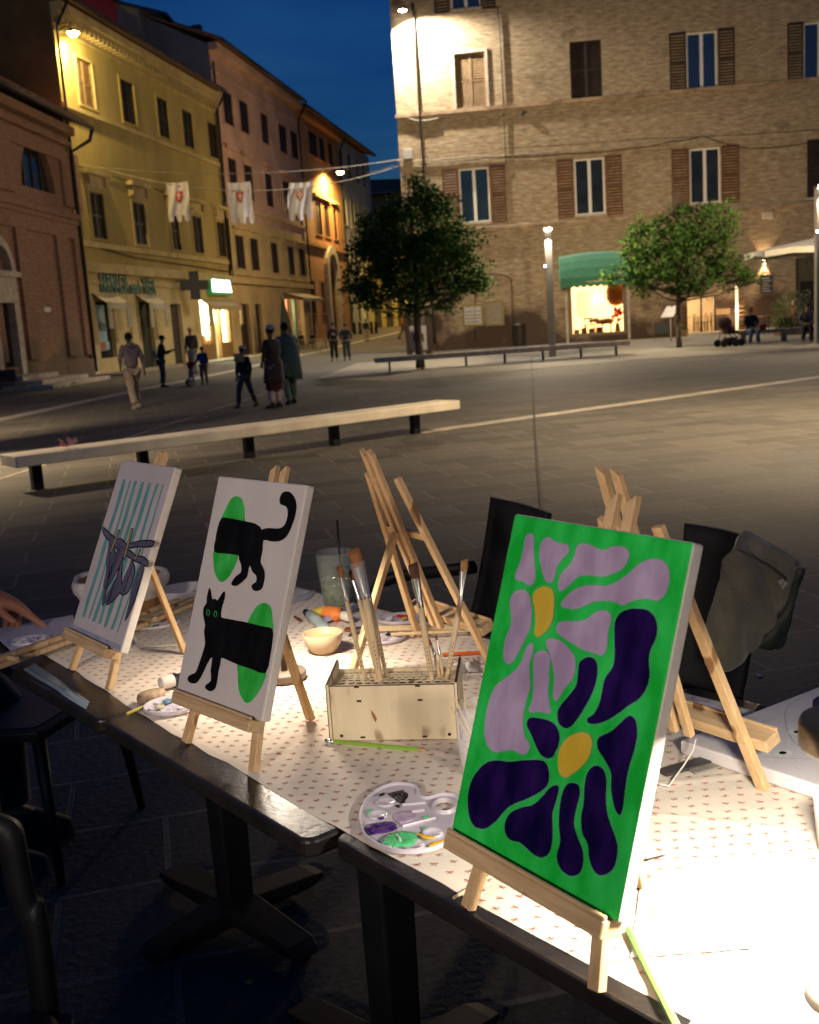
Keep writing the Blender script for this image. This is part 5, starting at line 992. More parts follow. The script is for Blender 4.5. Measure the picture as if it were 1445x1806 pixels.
for x in (723, 758): 
    pp_ = thing('dark_post', 'dark wooden post %s of the notice panels at the palazzo corner' % ('left' if x < 740 else 'right'), 'post', G(x, 625), 0, 'dark posts at the corner'); hh_ = AT(x, 545, pp_.location.y).z; MB().box(-.13, .13, -.13, .13, 0, hh_).build('shaft', SHUT_D, pp_, bevel=.02); MB().box(-.16, .16, -.16, .16, hh_, hh_+.06).build('cap', METAL, pp_)
CHW = mat('cafe chair frame', (.05, .03, .02), .6, var=.2); TBW = mat('cafe table top', (.35, .22, .12), .6, var=.15)
def cafe_table(label, p, rz, s=.35, h=.74, m=TBW, grp='cafe tables'):
    o = thing('cafe_table', label, 'table', p, rz, grp); MB().box(-s, s, -s, s, h-.03, h).build('tabletop', m, o, bevel=.006)
    for x in (-1, 1):
        for y in (-1, 1): MB().bar((x*(s-.04), y*(s-.04), 0), (x*(s-.04), y*(s-.04), h-.03), .035, .035).build('leg', CHW, o)
    return o
def cafe_chair(label, p, rz, m=CHW, grp='cafe chairs'):
    o = thing('cafe_chair', label, 'chair', p, rz, grp); MB().box(-.2, .2, -.2, .2, .43, .46).build('seat', m, o, bevel=.01)
    for x in (-1, 1):
        for y in (-1, 1): MB().bar((x*.2, y*.2, 0), (x*.17, y*.17, .44), .028, .028).build('leg', m, o)
    b = MB(); 
    for x in (-.17, .17): b.bar((x, .18, .45), (x, .26, .88), .025, .025)
    for z in (.6, .72, .84): b.bar((-.17, .18+(z-.45)*.19, z), (.17, .18+(z-.45)*.19, z), .012, .045, (0, 0, 1))
    b.build('backrest', m, o); return o
fc = lambda x, yw, off: PR.w(P(x, 590)[0], yw, off)
cafe_table('cafe table inside the cafe doorway behind the smaller tree', fc(1222, .13, .9), .1); cafe_chair('chair seen through the cafe doorway, left of the table', fc(1237, .13, .5), R(60)); cafe_chair('chair seen through the cafe doorway beside the glowing post', fc(1252, .13, 1.2), R(200)); cafe_table('orange-topped table deeper inside the cafe', fc(1262, .13, 1.7), .3, m=mat('orange top', (.5, .16, .05), .6))
cafe_table('small table on the terrace under the wall light', G(1352, 590), .2, .3, .8); 
pb_ = thing('planter', 'dark wooden planter box with leafy plants before the cafe wall', 'planter', G(1400, 590), R(-8)); b = MB(); b.box(-.65, .65, -.28, .28, 0, .08); b.box(-.65, -.57, -.28, .28, .08, .72); b.box(.57, .65, -.28, .28, .08, .72); b.box(-.05, .05, -.28, .28, .08, .66); b.box(-.65, .65, -.3, .3, .66, .74); b.box(-.6, .6, .2, .27, .08, .66); b.build('box', SHUT_D, pb_)
def bush(name, label, p, h, r, n, m, seed, pot=True, stem=.4):
    rr = random.Random(seed); o = thing(name, label, 'plant', p, 0, 'potted plants on the terrace')
    if pot: MB().lathe([(.12, 0), (.17, .28), (.185, .3), (.15, .3), (.14, .26)], n=16).build('pot', mat('terracotta', (.35, .2, .1), .8, var=.1), o)
    b = MB(); lf = MB()
    for k in range(9): a = rr.random()*6.3; q = Vector((math.cos(a)*r*.7, math.sin(a)*r*.7, h*rr.uniform(.6, 1))); b.tube([(0, 0, .2 if pot else 0), (q.x*.4, q.y*.4, h*.5), q], [.014, .009, .003], 5)
    for k in range(n):
        a = rr.random()*6.3; t = rr.uniform(stem*.4, 1); q = Vector((math.cos(a)*r*rr.random()**.5, math.sin(a)*r*rr.random()**.5, h*t)); X = Vector((rr.gauss(0, 1), rr.gauss(0, 1), rr.gauss(0, .7))).normalized()*rr.uniform(.04, .075); Y = X.cross(Vector((0, 0, 1))).normalized()*.022; lf.add([q-X, q-Y, q+X, q+Y], [(0, 1, 2, 3)])
    b.build('stem', BARK, o); lf.build('leaves', m, o); return o
OLV = mat('olive leaves', (.16, .2, .09), .6, var=.3, scale=3); FRN = mat('fresh leaves', (.11, .2, .04), .6, var=.3, scale=3)
bush('olive_bush', 'silvery olive bush behind the seated man', G(1410, 590)+Vector((.1, .3, 0)), 1.75, .55, 900, OLV, 1); bush('leafy_plant', 'bright green leafy plant beside the planter box, right of the seated woman', G(1372, 592), 1.35, .3, 500, FRN, 2); bush('leafy_plant', 'dusty green shrub behind the bright plant on the terrace', G(1388, 588), 1.6, .45, 500, OLV, 6)
bush('leafy_plant', 'small plant in a pot just inside the cafe step', G(1212, 598)+Vector((0, .4, .1)), .5, .16, 90, FRN, 8)
va = thing('orange_vase', 'tall orange vase standing on the planter box', 'vase', Vector(pb_.location)+Vector((0, 0, .74)), 0); MB().lathe([(.05, 0), (.07, .12), (.05, .3), (.03, .42), (.04, .45)], n=14).build('body', mat('orange glaze', (.45, .12, .03), .3), va); MB().ball((0, 0, .52), .1, 10, 7).build('blossom', mat('straw flower', (.6, .38, .2), .8, var=.3), va)
# bar terrace down the street
fu = thing('folded_parasol', 'tall folded dark parasol on the bar terrace down the street', 'parasol', G(508, 622), 0); Yf = G(508, 622).y; hf = AT(505, 521, Yf).z
MB().loft([(0, 0, .5, .34, .34), (0, 0, 1.2, .42, .36), (0, 0, hf*.55, .34, .3), (-.05, 0, hf*.8, .16, .16), (-.12, 0, hf, .05, .05)], 14).build('cloth', cloth('black parasol', (.012, .01, .008)), fu); MB().tube([(0, 0, 0), (-.02, 0, hf*.9)], .04, 8).lathe([(.35, 0), (.35, .08), (.05, .1)], n=14).build('pole', METAL, fu)
gl = thing('terrace_lamp', 'glowing glass lamp hanging beside the folded parasol on the bar terrace', 'lamp', G(493, 618), 0); zg = AT(492, 533, gl.location.y).z
MB().tube([(0, 0, 0), (0, 0, zg+.4), (.02, 0, zg+.5)], .03, 8).build('pole', METAL, gl); MB().lathe([(.12, -.28), (.24, -.2), (.26, 0), (.18, .24), (.06, .3)], c=(0, -.1, zg), n=16).build('glass_shade', mat('glowing shade', (1, 1, 1), .5, emit=(1, .86, .6), es=7), gl); lampin('POINT', 'glow', gl, (0, -.5, zg), 150, WARM, shadow_soft_size=.2)
for i, (x, y) in enumerate(((526, 618), (545, 617), (566, 616))):
    cafe_table('bar terrace table, %s of the row down the street' % ['nearest the folded parasol', 'in the middle', 'at the far end'][i], G(x, y), .2, .4, .75, grp='bar terrace tables'); cafe_chair('bar terrace chair in front of the %s table' % ['first', 'middle', 'far'][i], G(x+7, y+4), R(190), mat('pale wicker', (.3, .24, .12), .7, var=.2), 'bar terrace chairs')
for i, x in enumerate((531, 552)): person('dark figure seated at the %s bar terrace table down the street' % ['first', 'middle'][i], G(x, 616)+Vector((0, .6, 0)), 1.65, R(200-40*i), pose='sit', top=(.015, .01, .008), legs=(.01, .01, .01), grp='people on the bar terrace')
# ------------------------------------------------------------------ foreground: tables and everything on them
T = .74; TO = Vector((-.183, 1.505, 0)); TU = Vector((math.cos(R(-51.5)), math.sin(R(-51.5)), 0)); TN = Vector((-TU.y, TU.x, 0)); TR = R(-51.5)
tw = lambda u, n, z=T: TO+TU*u+TN*n+Vector((0, 0, z))
def tl(p): d = Vector((p[0], p[1], 0))-TO; return d.dot(TU), d.dot(TN)
TBLK = mat('black table laminate', (.016, .013, .011), .33, var=.35, scale=9, bump=.2, bscale=90, ior=1.65)
def rrect(x0, x1, y0, y1, r, n=5):
    out = []
    for cx, cy, a0 in ((x1-r, y1-r, 0), (x0+r, y1-r, 90), (x0+r, y0+r, 180), (x1-r, y0+r, 270)):
        for k in range(n+1): a = R(a0+90*k/n); out.append((cx+math.cos(a)*r, cy+math.sin(a)*r))
    return out
I4 = Matrix.Identity(4)
def table(label, u0, u1, n0, n1, pu, pn):
    o = thing('pedestal_table', label, 'table', tw((u0+u1)/2, (n0+n1)/2, 0), TR, 'black pedestal tables pushed together in a row'); hw, hn = (u1-u0)/2, (n1-n0)/2
    MB().prism(rrect(-hw, hw, -hn, hn, .024), I4, T-.032, T).build('tabletop', TBLK, o, bevel=.007, seg=3)
    MB().box(-hw+.06, hw-.06, -hn+.06, hn-.06, T-.06, T-.0325).build('underframe', BLK, o)
    cx, cy = pu-(u0+u1)/2, pn-(n0+n1)/2; b = MB(); b.add([(cx+x*w_, cy+y*w_, z) for z, w_ in ((.05, .036), (T-.06, .042)) for x, y in ((-1, -1), (1, -1), (1, 1), (-1, 1))], [(3, 2, 1, 0), (4, 5, 6, 7), (0, 1, 5, 4), (1, 2, 6, 5), (2, 3, 7, 6), (3, 0, 4, 7)]); b.build('column', BLK, o, bevel=.006)
    b = MB()
    for k in range(4):
        a = R(5+90*k); d = Vector((math.cos(a), math.sin(a), 0)); s = Vector((-d.y, d.x, 0)); c = Vector((cx, cy, 0))
        e_ = (.30, .27, .33, .27)[k]; p = [c+d*.03, c+d*(e_-.035), c+d*e_]; w_ = [.045, .042, .03]; zt = [.068, .042, .032]
        V = [q+s*(w*i)+Vector((0, 0, z)) for q, w, zz in zip(p, w_, zt) for i, z in ((-1, .018), (1, .018), (1, zz), (-1, zz))]
        b.add(V, [(0, 1, 5, 4), (1, 2, 6, 5), (2, 3, 7, 6), (3, 0, 4, 7), (4, 5, 9, 8), (5, 6, 10, 9), (6, 7, 11, 10), (7, 4, 8, 11), (8, 9, 10, 11), (3, 2, 1, 0)]); b.lathe([(.02, 0), (.024, .018)], c=c+d*(e_-.03), n=12)
    b.build('cross_base', mat('worn black base', (.012, .011, .009), .6, metal=0, spec=.25, var=.35, scale=9), o, bevel=.004); return o
DN = .90
table('black pedestal table under the striped canvas, far left of the row', -1.55, -.762, -.005, DN, -1.05, .41)
table('black pedestal table under the two-cat canvas and the brush box', -.757, -.008, 0, DN, -.27, .33)
table('black pedestal table under the green flower canvas', .004, .80, .038, DN+.03, .46, .44)
table('black pedestal table at the bottom right corner under the white sheets', .806, 1.6, .03, DN+.03, 1.2, .44)
# ---- tablecloth
def nearedge(u):
    P_ = [(-1.7, .10), (-1.15, .10)]+[tl(G(*p, T)) for p in ((119, 1180), (150, 1197), (188, 1219), (222, 1244), (260, 1266), (302, 1294), (340, 1312), (368, 1332), (400, 1345), (455, 1380), (510, 1414), (560, 1443), (593, 1459), (656, 1495), (720, 1527), (780, 1558), (840, 1595), (950, 1655), (1070, 1719), (1153, 1763), (1213, 1797))]
    P_ += [(P_[-1][0]+.2, P_[-1][1]-.005), (1.8, .04)]
    P_ = sorted(P_)
    for a, b in zip(P_, P_[1:]):
        if a[0] <= u <= b[0]: t = (u-a[0])/max(1e-6, b[0]-a[0]); return a[1]+(b[1]-a[1])*t
    return P_[-1][1]
CREASE = [((-.62, .2), (.1, .42)), ((.1, .3), (.9, .75)), ((.0, .12), (.5, .9)), ((.55, .2), (.62, .9)), ((-.9, .5), (-.2, .8)), ((.35, .12), (1.2, .5)), ((-.35, .1), (-.22, .5))]
def ch(u, n):
    h = .0012*noise.noise(Vector((u*5, n*5, 0)))+.0022*noise.noise(Vector((u*14+n*9, n*3, 3)))*(.5+.5*noise.noise(Vector((u*2, n*2, 9))))
    for (a, b), (c, d) in CREASE:
        L_ = math.hypot(c-a, d-b); t = ((u-a)*(c-a)+(n-b)*(d-b))/L_/L_; e = abs((u-a)*(d-b)-(n-b)*(c-a))/L_
        if -.05 < t < 1.05: h += .0028*math.exp(-(e/.006)**2)*min(1, 8*max(0, t+.05), 8*max(0, 1.05-t))
    return T+.0032+max(-.0015, h)
CLOTH = mat('off white cloth', (.74, .66, .54), .85, var=.04, scale=12, bump=.12, bscale=260, sheen=.1); BOW = mat('red bow print', (.42, .11, .08), .85, var=.15, scale=60)
b = MB(); b.sm = True; nu, nn = 420, 110; U0, U1 = -1.6, 1.5
for i in range(nu+1):
    u = U0+(U1-U0)*i/nu; e0 = nearedge(u)
    for j in range(nn+1): t = j/nn; n_ = e0+(DN-.012-e0)*t; p = tw(u, n_, ch(u, n_)-(.0025 if j in (0, nn) else 0)); b.v.append(tuple(p))
for i in range(nu):
    for j in range(nn): k = i*(nn+1)+j; b.f.append([k, k+nn+1, k+nn+2, k+1]); b.m.append(0); b.s.append(True)
rr = random.Random(12); b.cur = 1; b.sm = False
def bow(u, n_, a, s):
    ca, sa = math.cos(a), math.sin(a)
    def st(pts, w_):
        V = []
        for i, (x, y) in enumerate(pts):
            x2, y2 = pts[min(i+1, len(pts)-1)]; x1, y1 = pts[max(i-1, 0)]; L_ = math.hypot(x2-x1, y2-y1) or 1; nx, ny = -(y2-y1)/L_*w_, (x2-x1)/L_*w_
            for sg in (-1, 1): X, Y = (x+nx*sg)*s, (y+ny*sg)*s; uu, nn_ = u+X*ca-Y*sa, n_+X*sa+Y*ca; V.append(tw(uu, nn_, ch(uu, nn_)+.0006))
        b.add(V, [(2*i, 2*i+1, 2*i+3, 2*i+2) for i in range(len(pts)-1)])
    for q in (-1, 1):
        st([(0, 0), (q*.3, .36), (q*.7, .5), (q*.85, .22), (q*.6, .02), (0, 0)], .085); st([(0, 0), (q*.25, -.35), (q*.6, -.75)], .085)
du, dn = .033, .0205; r_ = 0; n_ = .03
while n_ < DN-.02:
    u = U0+.02+(du/2 if r_ % 2 else 0)
    while u < U1-.02:
        if n_ > nearedge(u)+.006: bow(u+rr.uniform(-.003, .003), n_+rr.uniform(-.002, .002), -TR+rr.choice([0, .5, -.5, .25, -.3, 3.0, 2.7])+rr.uniform(-.15, .15), .0061)
        u += du
    n_ += dn; r_ += 1
tag(b.build('tablecloth', [CLOTH, BOW]), 'off-white cloth printed with small red bows, spread along the black tables', 'tablecloth')
CZ = T+.0055
# ---- easels
PINE = woodmat('pine', (.66, .45, .235), (.56, .36, .17)); PINEX = woodmat('pine ledge', (.60, .42, .23), (.50, .33, .165), ax=0); PINE2 = woodmat('pine weathered', (.55, .39, .22), (.42, .28, .14))
def easel(label, loc, rz, tilt=18.5, foot=.115, top=.052, Lleg=.44, mast=.535, ledge=.093, back=.21, grp='tabletop easels', pine=PINE, tray=.3, sp=.0):
    o = thing('tabletop_easel', label, 'easel', loc, rz, grp); t = R(tilt); V = lambda a, s, d=0: Vector((a, s*math.sin(t)-d*math.cos(t), s*math.cos(t)+d*math.sin(t)))
    for q in (-1, 1): MB().bar(V(q*foot, 0), V(q*top, Lleg), .019, .013, (1, 0, 0), chop=.012*q if q > 0 else .0).build('front_leg', pine, o, bevel=.0012, seg=1)
    b = MB()
    for q in (-1, 1): b.bar(V(q*.0155, ledge-.018, -.0135), V(q*.0155, mast, -.0135), .0155, .012, (1, 0, 0), chop=.012)
    b.build('mast', pine, o, bevel=.0012, seg=1)
    b = MB(); z0, z1 = ledge-.022, ledge-.001; V8 = [V(a, s, d) for d in (.0067, .042) for s in (z0, z1) for a in (-tray/2, tray/2)]
    b.add(V8, [(0, 2, 3, 1), (4, 5, 7, 6), (0, 1, 5, 4), (2, 6, 7, 3), (0, 4, 6, 2), (1, 3, 7, 5)]); V8 = [V(a, s, d) for d in (.036, .042) for s in (z1+.0003, z1+.006) for a in (-tray/2, tray/2)]; b.add(V8, [(0, 2, 3, 1), (4, 5, 7, 6), (0, 1, 5, 4), (2, 6, 7, 3), (0, 4, 6, 2), (1, 3, 7, 5)]); b.build('ledge', PINEX, o, bevel=.0015, seg=1)
    MB().bar(V(-.075, .315, .002), V(.075, .315, .002), .016, .008, V(0, 1)-V(0, 0)).build('crossbar', pine, o)
    MB().bar(V(sp, .33, -.024), Vector((sp*2, back, .004)), .019, .012, (1, 0, 0)).build('support_leg', pine, o, bevel=.0012, seg=1)
    return o, V
def canvas_on(e, V, label, a0, a1, s0, s1, th, face, shapes, name='painted_canvas', bend=0):
    """stretched canvas resting on an easel ledge; shapes = [(material, [(a, s)...])] traced on its face"""
    o = thing(name, label, 'painting', e.location, e.rotation_euler.z, 'painted canvases on easels'); d0 = .0085
    def Vd(a, s, d): return V(a, s, d)
    b = MB(); c = [Vd(a, s, d) for d in (d0, d0+th) for s in (s0, s1) for a in (a0, a1)]; b.add(c, [(0, 2, 3, 1), (4, 5, 7, 6), (0, 1, 5, 4), (2, 6, 7, 3), (0, 4, 6, 2), (1, 3, 7, 5)]); b.m[1] = 1; k = b.build('stretched_canvas', [mat('raw canvas edge', (.74, .69, .61), .85, var=.05, scale=30, bump=.3, bscale=500), face], o, bevel=.0035)
    b = MB()
    for i, (nm, ms, polys) in enumerate(shapes):
        b.cur = i
        for poly in polys: b.add([Vd(a, s, d0+th+.00035*(i+1)) for a, s in poly], [tuple(range(len(poly)))])
    b.build('painted_picture', [m_[1] for m_ in shapes], o, tri=True)
    return o
def tracer(e, V, d, org, sc_):
    """pixel of a zoomed crop -> (a, s) on the easel's canvas face"""
    M_ = Matrix.Translation(e.location) @ Matrix.Rotation(e.rotation_euler.z, 4, 'Z'); o = M_ @ V(0, 0, d); x = (M_ @ V(1, 0, d))-o; y = (M_ @ V(0, 1, d))-o; n = x.cross(y)
    def f(p):
        r = ray(org[0]+p[0]/sc_, org[1]+p[1]/sc_); q = CAM+r*((o-CAM).dot(n)/r.dot(n))-o; return q.dot(x), q.dot(y)
    return f
def paint(name, c, c2=None, rough=.6, scale=30): return mat(name, c, max(rough, .6), col2=c2 or tuple(x*1.2 for x in c), scale=scale, stretch=(1, 1, .35), bump=0 if max(c) < .02 else .16, bscale=200, contrast=(.38, .66), spec=.04 if max(c) < .06 else .18, detail=6)
# green flower canvas
def mid(px, py, yaw, legs): u = Vector((math.cos(yaw), math.sin(yaw), 0)); return Vector((px, py, CZ-.002))+u*legs/2
eG, VG = easel('pine easel holding the green flower canvas, front right', mid(.043, 1.295, R(-55.2), .233), R(-55.2), 18.5, .1165, .05, ledge=.093, mast=.565, tray=.285, back=.2)
A_ = tracer(eG, VG, .0285, (780, 880), 3.01); B_ = tracer(eG, VG, .0285, (780, 1300), 2.173)
LIL = [[(465,185),(488,200),(488,280),(497,400),(487,448),(460,458),(435,440),(395,428),(390,400),(415,340),(435,260),(445,205)],
[(570,205),(600,225),(640,238),(672,248),(672,285),(640,320),(612,360),(600,410),(580,445),(550,430),(530,370),(518,300),(525,240),(545,212)],
[(740,237),(790,245),(830,265),(870,270),(910,252),(960,255),(992,280),(990,320),(960,370),(900,400),(850,412),(790,405),(740,408),(710,425),(680,455),(650,480),(625,488),(620,440),(640,390),(680,350),(705,300),(718,255)],
[(1140,320),(1180,335),(1205,375),(1208,430),(1195,490),(1170,525),(1140,540),(1090,530),(1040,535),(1000,545),(965,565),(925,548),(870,540),(810,545),(760,565),(720,583),(665,580),(635,568),(640,545),(680,500),(720,475),(760,462),(820,458),(870,462),(920,445),(975,410),(1010,380),(1050,345),(1095,325)],
[(855,592),(890,605),(900,640),(885,700),(880,760),(870,810),(845,830),(800,815),(750,800),(700,770),(650,740),(612,705),(610,680),(625,655),(680,650),(730,650),(775,635),(815,605)],
[(590,742),(640,760),(680,800),(708,850),(708,910),(690,960),(650,1010),(620,1060),(600,1070),(592,1030),(598,960),(590,890),(570,820),(555,770),(565,745)],
[(530,805),(560,815),(575,850),(570,920),(572,960),(565,1010),(570,1080),(578,1130),(560,1140),(520,1130),(480,1135),(463,1120),(480,1070),(487,1000),(488,940),(485,880),(495,825)],
[(470,768),(488,780),(480,830),(465,880),(468,950),(470,1000),(455,1050),(440,1110),(430,1180),(440,1260),(465,1300),(460,1340),(430,1357),(380,1335),(340,1335),(290,1345),(250,1320),(230,1270),(228,1200),(240,1120),(260,1050),(290,990),(340,950),(390,910),(425,860),(445,800)],
[(415,483),(450,490),(470,530),(478,600),(470,680),(450,730),(420,790),(380,860),(355,877),(335,860),(328,820),(340,740),(365,680),(370,620),(362,550),(380,500)]]
NAVA = [[(1040,583),(1090,590),(1130,625),(1145,680),(1138,740),(1110,800),(1100,860),(1105,930),(1090,1000),(1050,1060),(990,1100),(930,1145),(870,1180),(820,1195),(780,1190),(775,1165),(810,1140),(840,1080),(855,1010),(870,950),(910,890),(920,820),(918,740),(920,660),(945,610),(990,587)],
[(780,840),(815,855),(828,900),(820,970),(800,1030),(765,1100),(720,1170),(680,1213),(650,1215),(622,1190),(615,1140),(630,1100),(680,1040),(715,990),(725,920),(735,865)],
[(470,1162),(520,1165),(575,1180),(610,1210),(627,1260),(620,1310),(605,1340),(590,1370),(565,1378),(535,1365),(510,1330),(480,1260),(460,1220),(453,1190)]]
NAVB = [[(370,88),(400,100),(412,140),(405,185),(370,215),(320,240),(270,260),(240,285),(210,320),(170,350),(130,345),(108,310),(100,250),(108,190),(130,140),(170,100),(210,90),(260,95),(310,90)],
[(435,185),(450,195),(440,240),(425,290),(425,330),(425,390),(415,440),(390,462),(360,455),(330,430),(300,405),(265,395),(245,370),(243,330),(265,290),(310,270),(350,260),(385,230),(410,200)],
[(500,176),(525,185),(530,220),(518,270),(508,330),(520,380),(540,430),(543,480),(530,520),(500,533),(470,520),(448,490),(442,450),(455,400),(450,340),(452,280),(462,220),(478,185)],
[(590,110),(620,125),(632,170),(630,230),(635,290),(650,340),(668,390),(675,430),(665,490),(640,522),(605,530),(580,505),(565,460),(560,410),(540,370),(535,310),(545,250),(548,190),(560,135)]]
P_ = tracer(eG, VG, .0285, (0, 0), 1)
NAVP = [[(1115,1263),(1123,1273),(1125,1295),(1122,1315),(1118,1330),(1109,1360),(1104,1392),(1100,1424),(1094,1438),(1085,1424),(1079,1392),(1079,1364),(1068,1341),(1056,1322),(1055,1306),(1062,1298),(1079,1290),(1096,1275),(1107,1265)]]
YELA = [[(540,465),(580,475),(598,510),(598,580),(590,640),(560,700),(515,732),(495,715),(500,650),(495,580),(485,530),(495,490)]]
YELP = [[(1027,1292),(1041,1296),(1046,1308),(1044,1325),(1036,1342),(1022,1357),(1012,1364),(1004,1370),(996,1371),(989,1364),(986,1350),(987,1328),(996,1309),(1010,1297)]]
sm = lambda F, L_: [[F(q) for q in smooth_poly(p, 4)] for p in L_]
GRN = paint('green paint', (.006, .42, .035), (.03, .60, .10)); NAVY = paint('deep violet paint', (.004, .002, .032), (.022, .006, .085), .5); LILAC = paint('lilac paint', (.33, .24, .38), (.46, .36, .52)); YELP_ = paint('ochre yellow paint', (.56, .37, .03), (.62, .44, .05)); PALEG = paint('pale green halo', (.03, .38, .08), (.07, .50, .16))
def grow(poly, k):
    cx = sum(p[0] for p in poly)/len(poly); cy = sum(p[1] for p in poly)/len(poly); out = []; n = len(poly)
    ar = sum(poly[i][0]*poly[(i+1) % n][1]-poly[(i+1) % n][0]*poly[i][1] for i in range(n)); sg = 1 if ar > 0 else -1
    for i in range(n):
        x1, y1 = poly[i-1]; x2, y2 = poly[(i+1) % n]; L_ = math.hypot(x2-x1, y2-y1) or 1; out.append((poly[i][0]+(y2-y1)/L_*k*sg, poly[i][1]-(x2-x1)/L_*k*sg))
    return out
allp = sm(A_, LIL)+sm(A_, NAVA)+sm(B_, NAVB)+sm(P_, NAVP)+sm(A_, YELA)+sm(P_, YELP)
canvas_on(eG, VG, 'green canvas painted with lilac and dark violet petalled flowers', -.1165-.031, -.1165-.031+.299, .093, .517, .02, GRN,
 [('halo_brushwork', PALEG, [grow(p, .0022) for p in allp]), ('lilac_petals', LILAC, sm(A_, LIL)), ('violet_petals', NAVY, sm(A_, NAVA)+sm(B_, NAVB)+sm(P_, NAVP)), ('yellow_centres', YELP_, sm(A_, YELA)+sm(P_, YELP))])
# two-cat canvas
eK, VK = easel('pine easel holding the two-cat canvas, middle of the row', mid(-.451, 1.942, R(-46.9), .218), R(-46.9), 19.6, .109, .05, ledge=.093, mast=.545, tray=.25, back=.215)
F = tracer(eK, VK, .0285, (300, 820), 3.611); S = lambda L_: [[F(q) for q in smooth_poly(p, 3)] for p in L_]
GE = [[(430,200),(460,220),(475,280),(475,330),(475,365),(400,350),(330,345),(328,337),(350,290),(380,230),(405,205)], [(281,545),(350,560),(432,570),(415,640),(385,700),(350,738),(325,744),(300,720),(282,670),(277,610)],
[(605,880),(635,895),(650,930),(655,990),(656,1055),(570,1035),(498,1015),(515,960),(550,905),(580,883)], [(436,1262),(520,1292),(612,1320),(590,1400),(550,1470),(515,1508),(485,1515),(455,1480),(437,1420),(433,1340)]]
CT = [[(330,337),(365,338),(400,342),(475,358),(540,372),(575,395),(585,412),(605,405),(640,402),(690,405),(725,390),(745,350),(752,300),(740,265),(705,250),(700,215),(715,180),(745,168),(775,180),(800,220),(808,265),(800,320),(785,370),(760,430),(730,470),(690,488),(640,487),(597,480),(592,540),(580,600),(582,630),(605,680),(600,750),(585,790),(555,805),(528,795),(522,765),(550,745),(550,705),(525,680),(510,640),(500,680),(488,720),(430,770),(395,765),(395,745),(420,710),(452,685),(455,640),(440,600),(433,575),(350,565),(283,553),(290,480),(305,400)],
[(250,783),(262,800),(266,830),(272,855),(290,852),(305,862),(335,815),(352,808),(350,850),(335,900),(328,935),(328,968),(345,975),(420,990),(500,1005),(600,1030),(655,1045),(655,1120),(640,1220),(610,1328),(520,1300),(435,1273),(360,1240),(328,1230),(322,1270),(310,1320),(300,1390),(285,1430),(255,1442),(228,1425),(230,1400),(262,1375),(260,1310),(270,1225),(240,1265),(210,1330),(180,1380),(150,1393),(118,1380),(115,1350),(140,1333),(165,1320),(185,1270),(215,1180),(225,1130),(218,1060),(225,1020),(213,960),(215,910),(235,880),(235,850)]]
def ringstroke(cx, cy, rx, ry, w_):
    out = []
    for k in range(16):
        a, c = 2*math.pi*k/16, 2*math.pi*(k+1)/16; out.append([(cx+math.cos(a)*rx, cy+math.sin(a)*ry), (cx+math.cos(c)*rx, cy+math.sin(c)*ry), (cx+math.cos(c)*(rx-w_), cy+math.sin(c)*(ry-w_)), (cx+math.cos(a)*(rx-w_), cy+math.sin(a)*(ry-w_))])
    return out
CVF = mat('primed canvas', (.58, .53, .50), .85, var=.05, scale=9, bump=.35, bscale=420)
canvas_on(eK, VK, 'white canvas painted with a black cat cut in two by green ovals', -.109-.025, -.109-.025+.274, .093, .509, .02, CVF,
 [('green_ovals', paint('bright green paint', (.02, .38, .035), (.06, .52, .10)), S(GE)), ('black_cat', paint('black paint', (.004, .004, .005), (.009, .009, .01), .6), [[F(q) for q in smooth_poly(p, 2)] for p in CT]), ('green_eyes', paint('eye green', (.03, .4, .08)), [[F(q) for q in p] for c in ((245, 940), (292, 949)) for p in ringstroke(*c, 11, 19, 3.5)])])
# striped canvas
eS, VS = easel('pine easel holding the striped canvas, far left of the row', mid(-.821, 2.454, R(-51.7), .213), R(-51.7), 24.4, .1065, .05, ledge=.089, mast=.55, tray=.24, back=.24)
F2 = tracer(eS, VS, .0285, (100, 780), 5.311); S2_ = lambda L_, k=3: [[F2(q) for q in smooth_poly(p, k)] for p in L_]
def seg(x0, y0, x1, y1, w_, wob=4):
    L_, R_ = [], []
    for k in range(9): t = k/8; x = x0+(x1-x0)*t; y = y0+(y1-y0)*t; e = w_*(1+.16*math.sin(k*2.3+x0)); L_.append((x-e/2+wob*math.sin(k*1.7+x0), y)); R_.append((x+e/2+wob*math.sin(k*1.7+x0), y))
    return L_+R_[::-1]
ST = [seg(*s) for s in ((640,345,250,1640,30),(695,360,308,1650,17),(745,362,350,1680,30),(810,370,400,1700,30),(878,378,455,1735,33),(945,388,520,1755,25),(1003,395,572,1785,14))]
DR = [[(435,800),(470,830),(520,875),(545,900),(540,945),(505,925),(460,880),(440,840)], [(650,985),(690,955),(760,935),(850,925),(915,935),(905,968),(840,978),(770,975),(700,985)], [(545,930),(600,910),(640,945),(660,985),(620,1000),(580,1000),(550,970)],
[(500,930),(545,950),(540,1010),(555,1080),(530,1140),(505,1200),(485,1280),(470,1350),(445,1350),(460,1270),(475,1180),(475,1080),(490,1000)], [(640,985),(635,1060),(615,1130),(570,1200),(520,1290),(470,1380),(450,1500),(435,1520),(440,1440),(460,1350),(510,1230),(540,1120),(560,1040),(600,1000)],
[(615,1140),(610,1260),(610,1380),(560,1450),(510,1500),(470,1515),(480,1440),(530,1340),(580,1240),(600,1160)], [(715,1130),(735,1200),(715,1290),(690,1370),(660,1410),(625,1425),(600,1400),(620,1330),(640,1260),(680,1180),(700,1120)], [(650,1015),(700,1030),(745,1070),(790,1075),(830,1090),(860,1130),(850,1160),(815,1140),(780,1125),(740,1110),(700,1085),(665,1060)], [(800,1140),(820,1160),(790,1290),(745,1440),(715,1530),(645,1670),(690,1500),(715,1360),(770,1200)]]
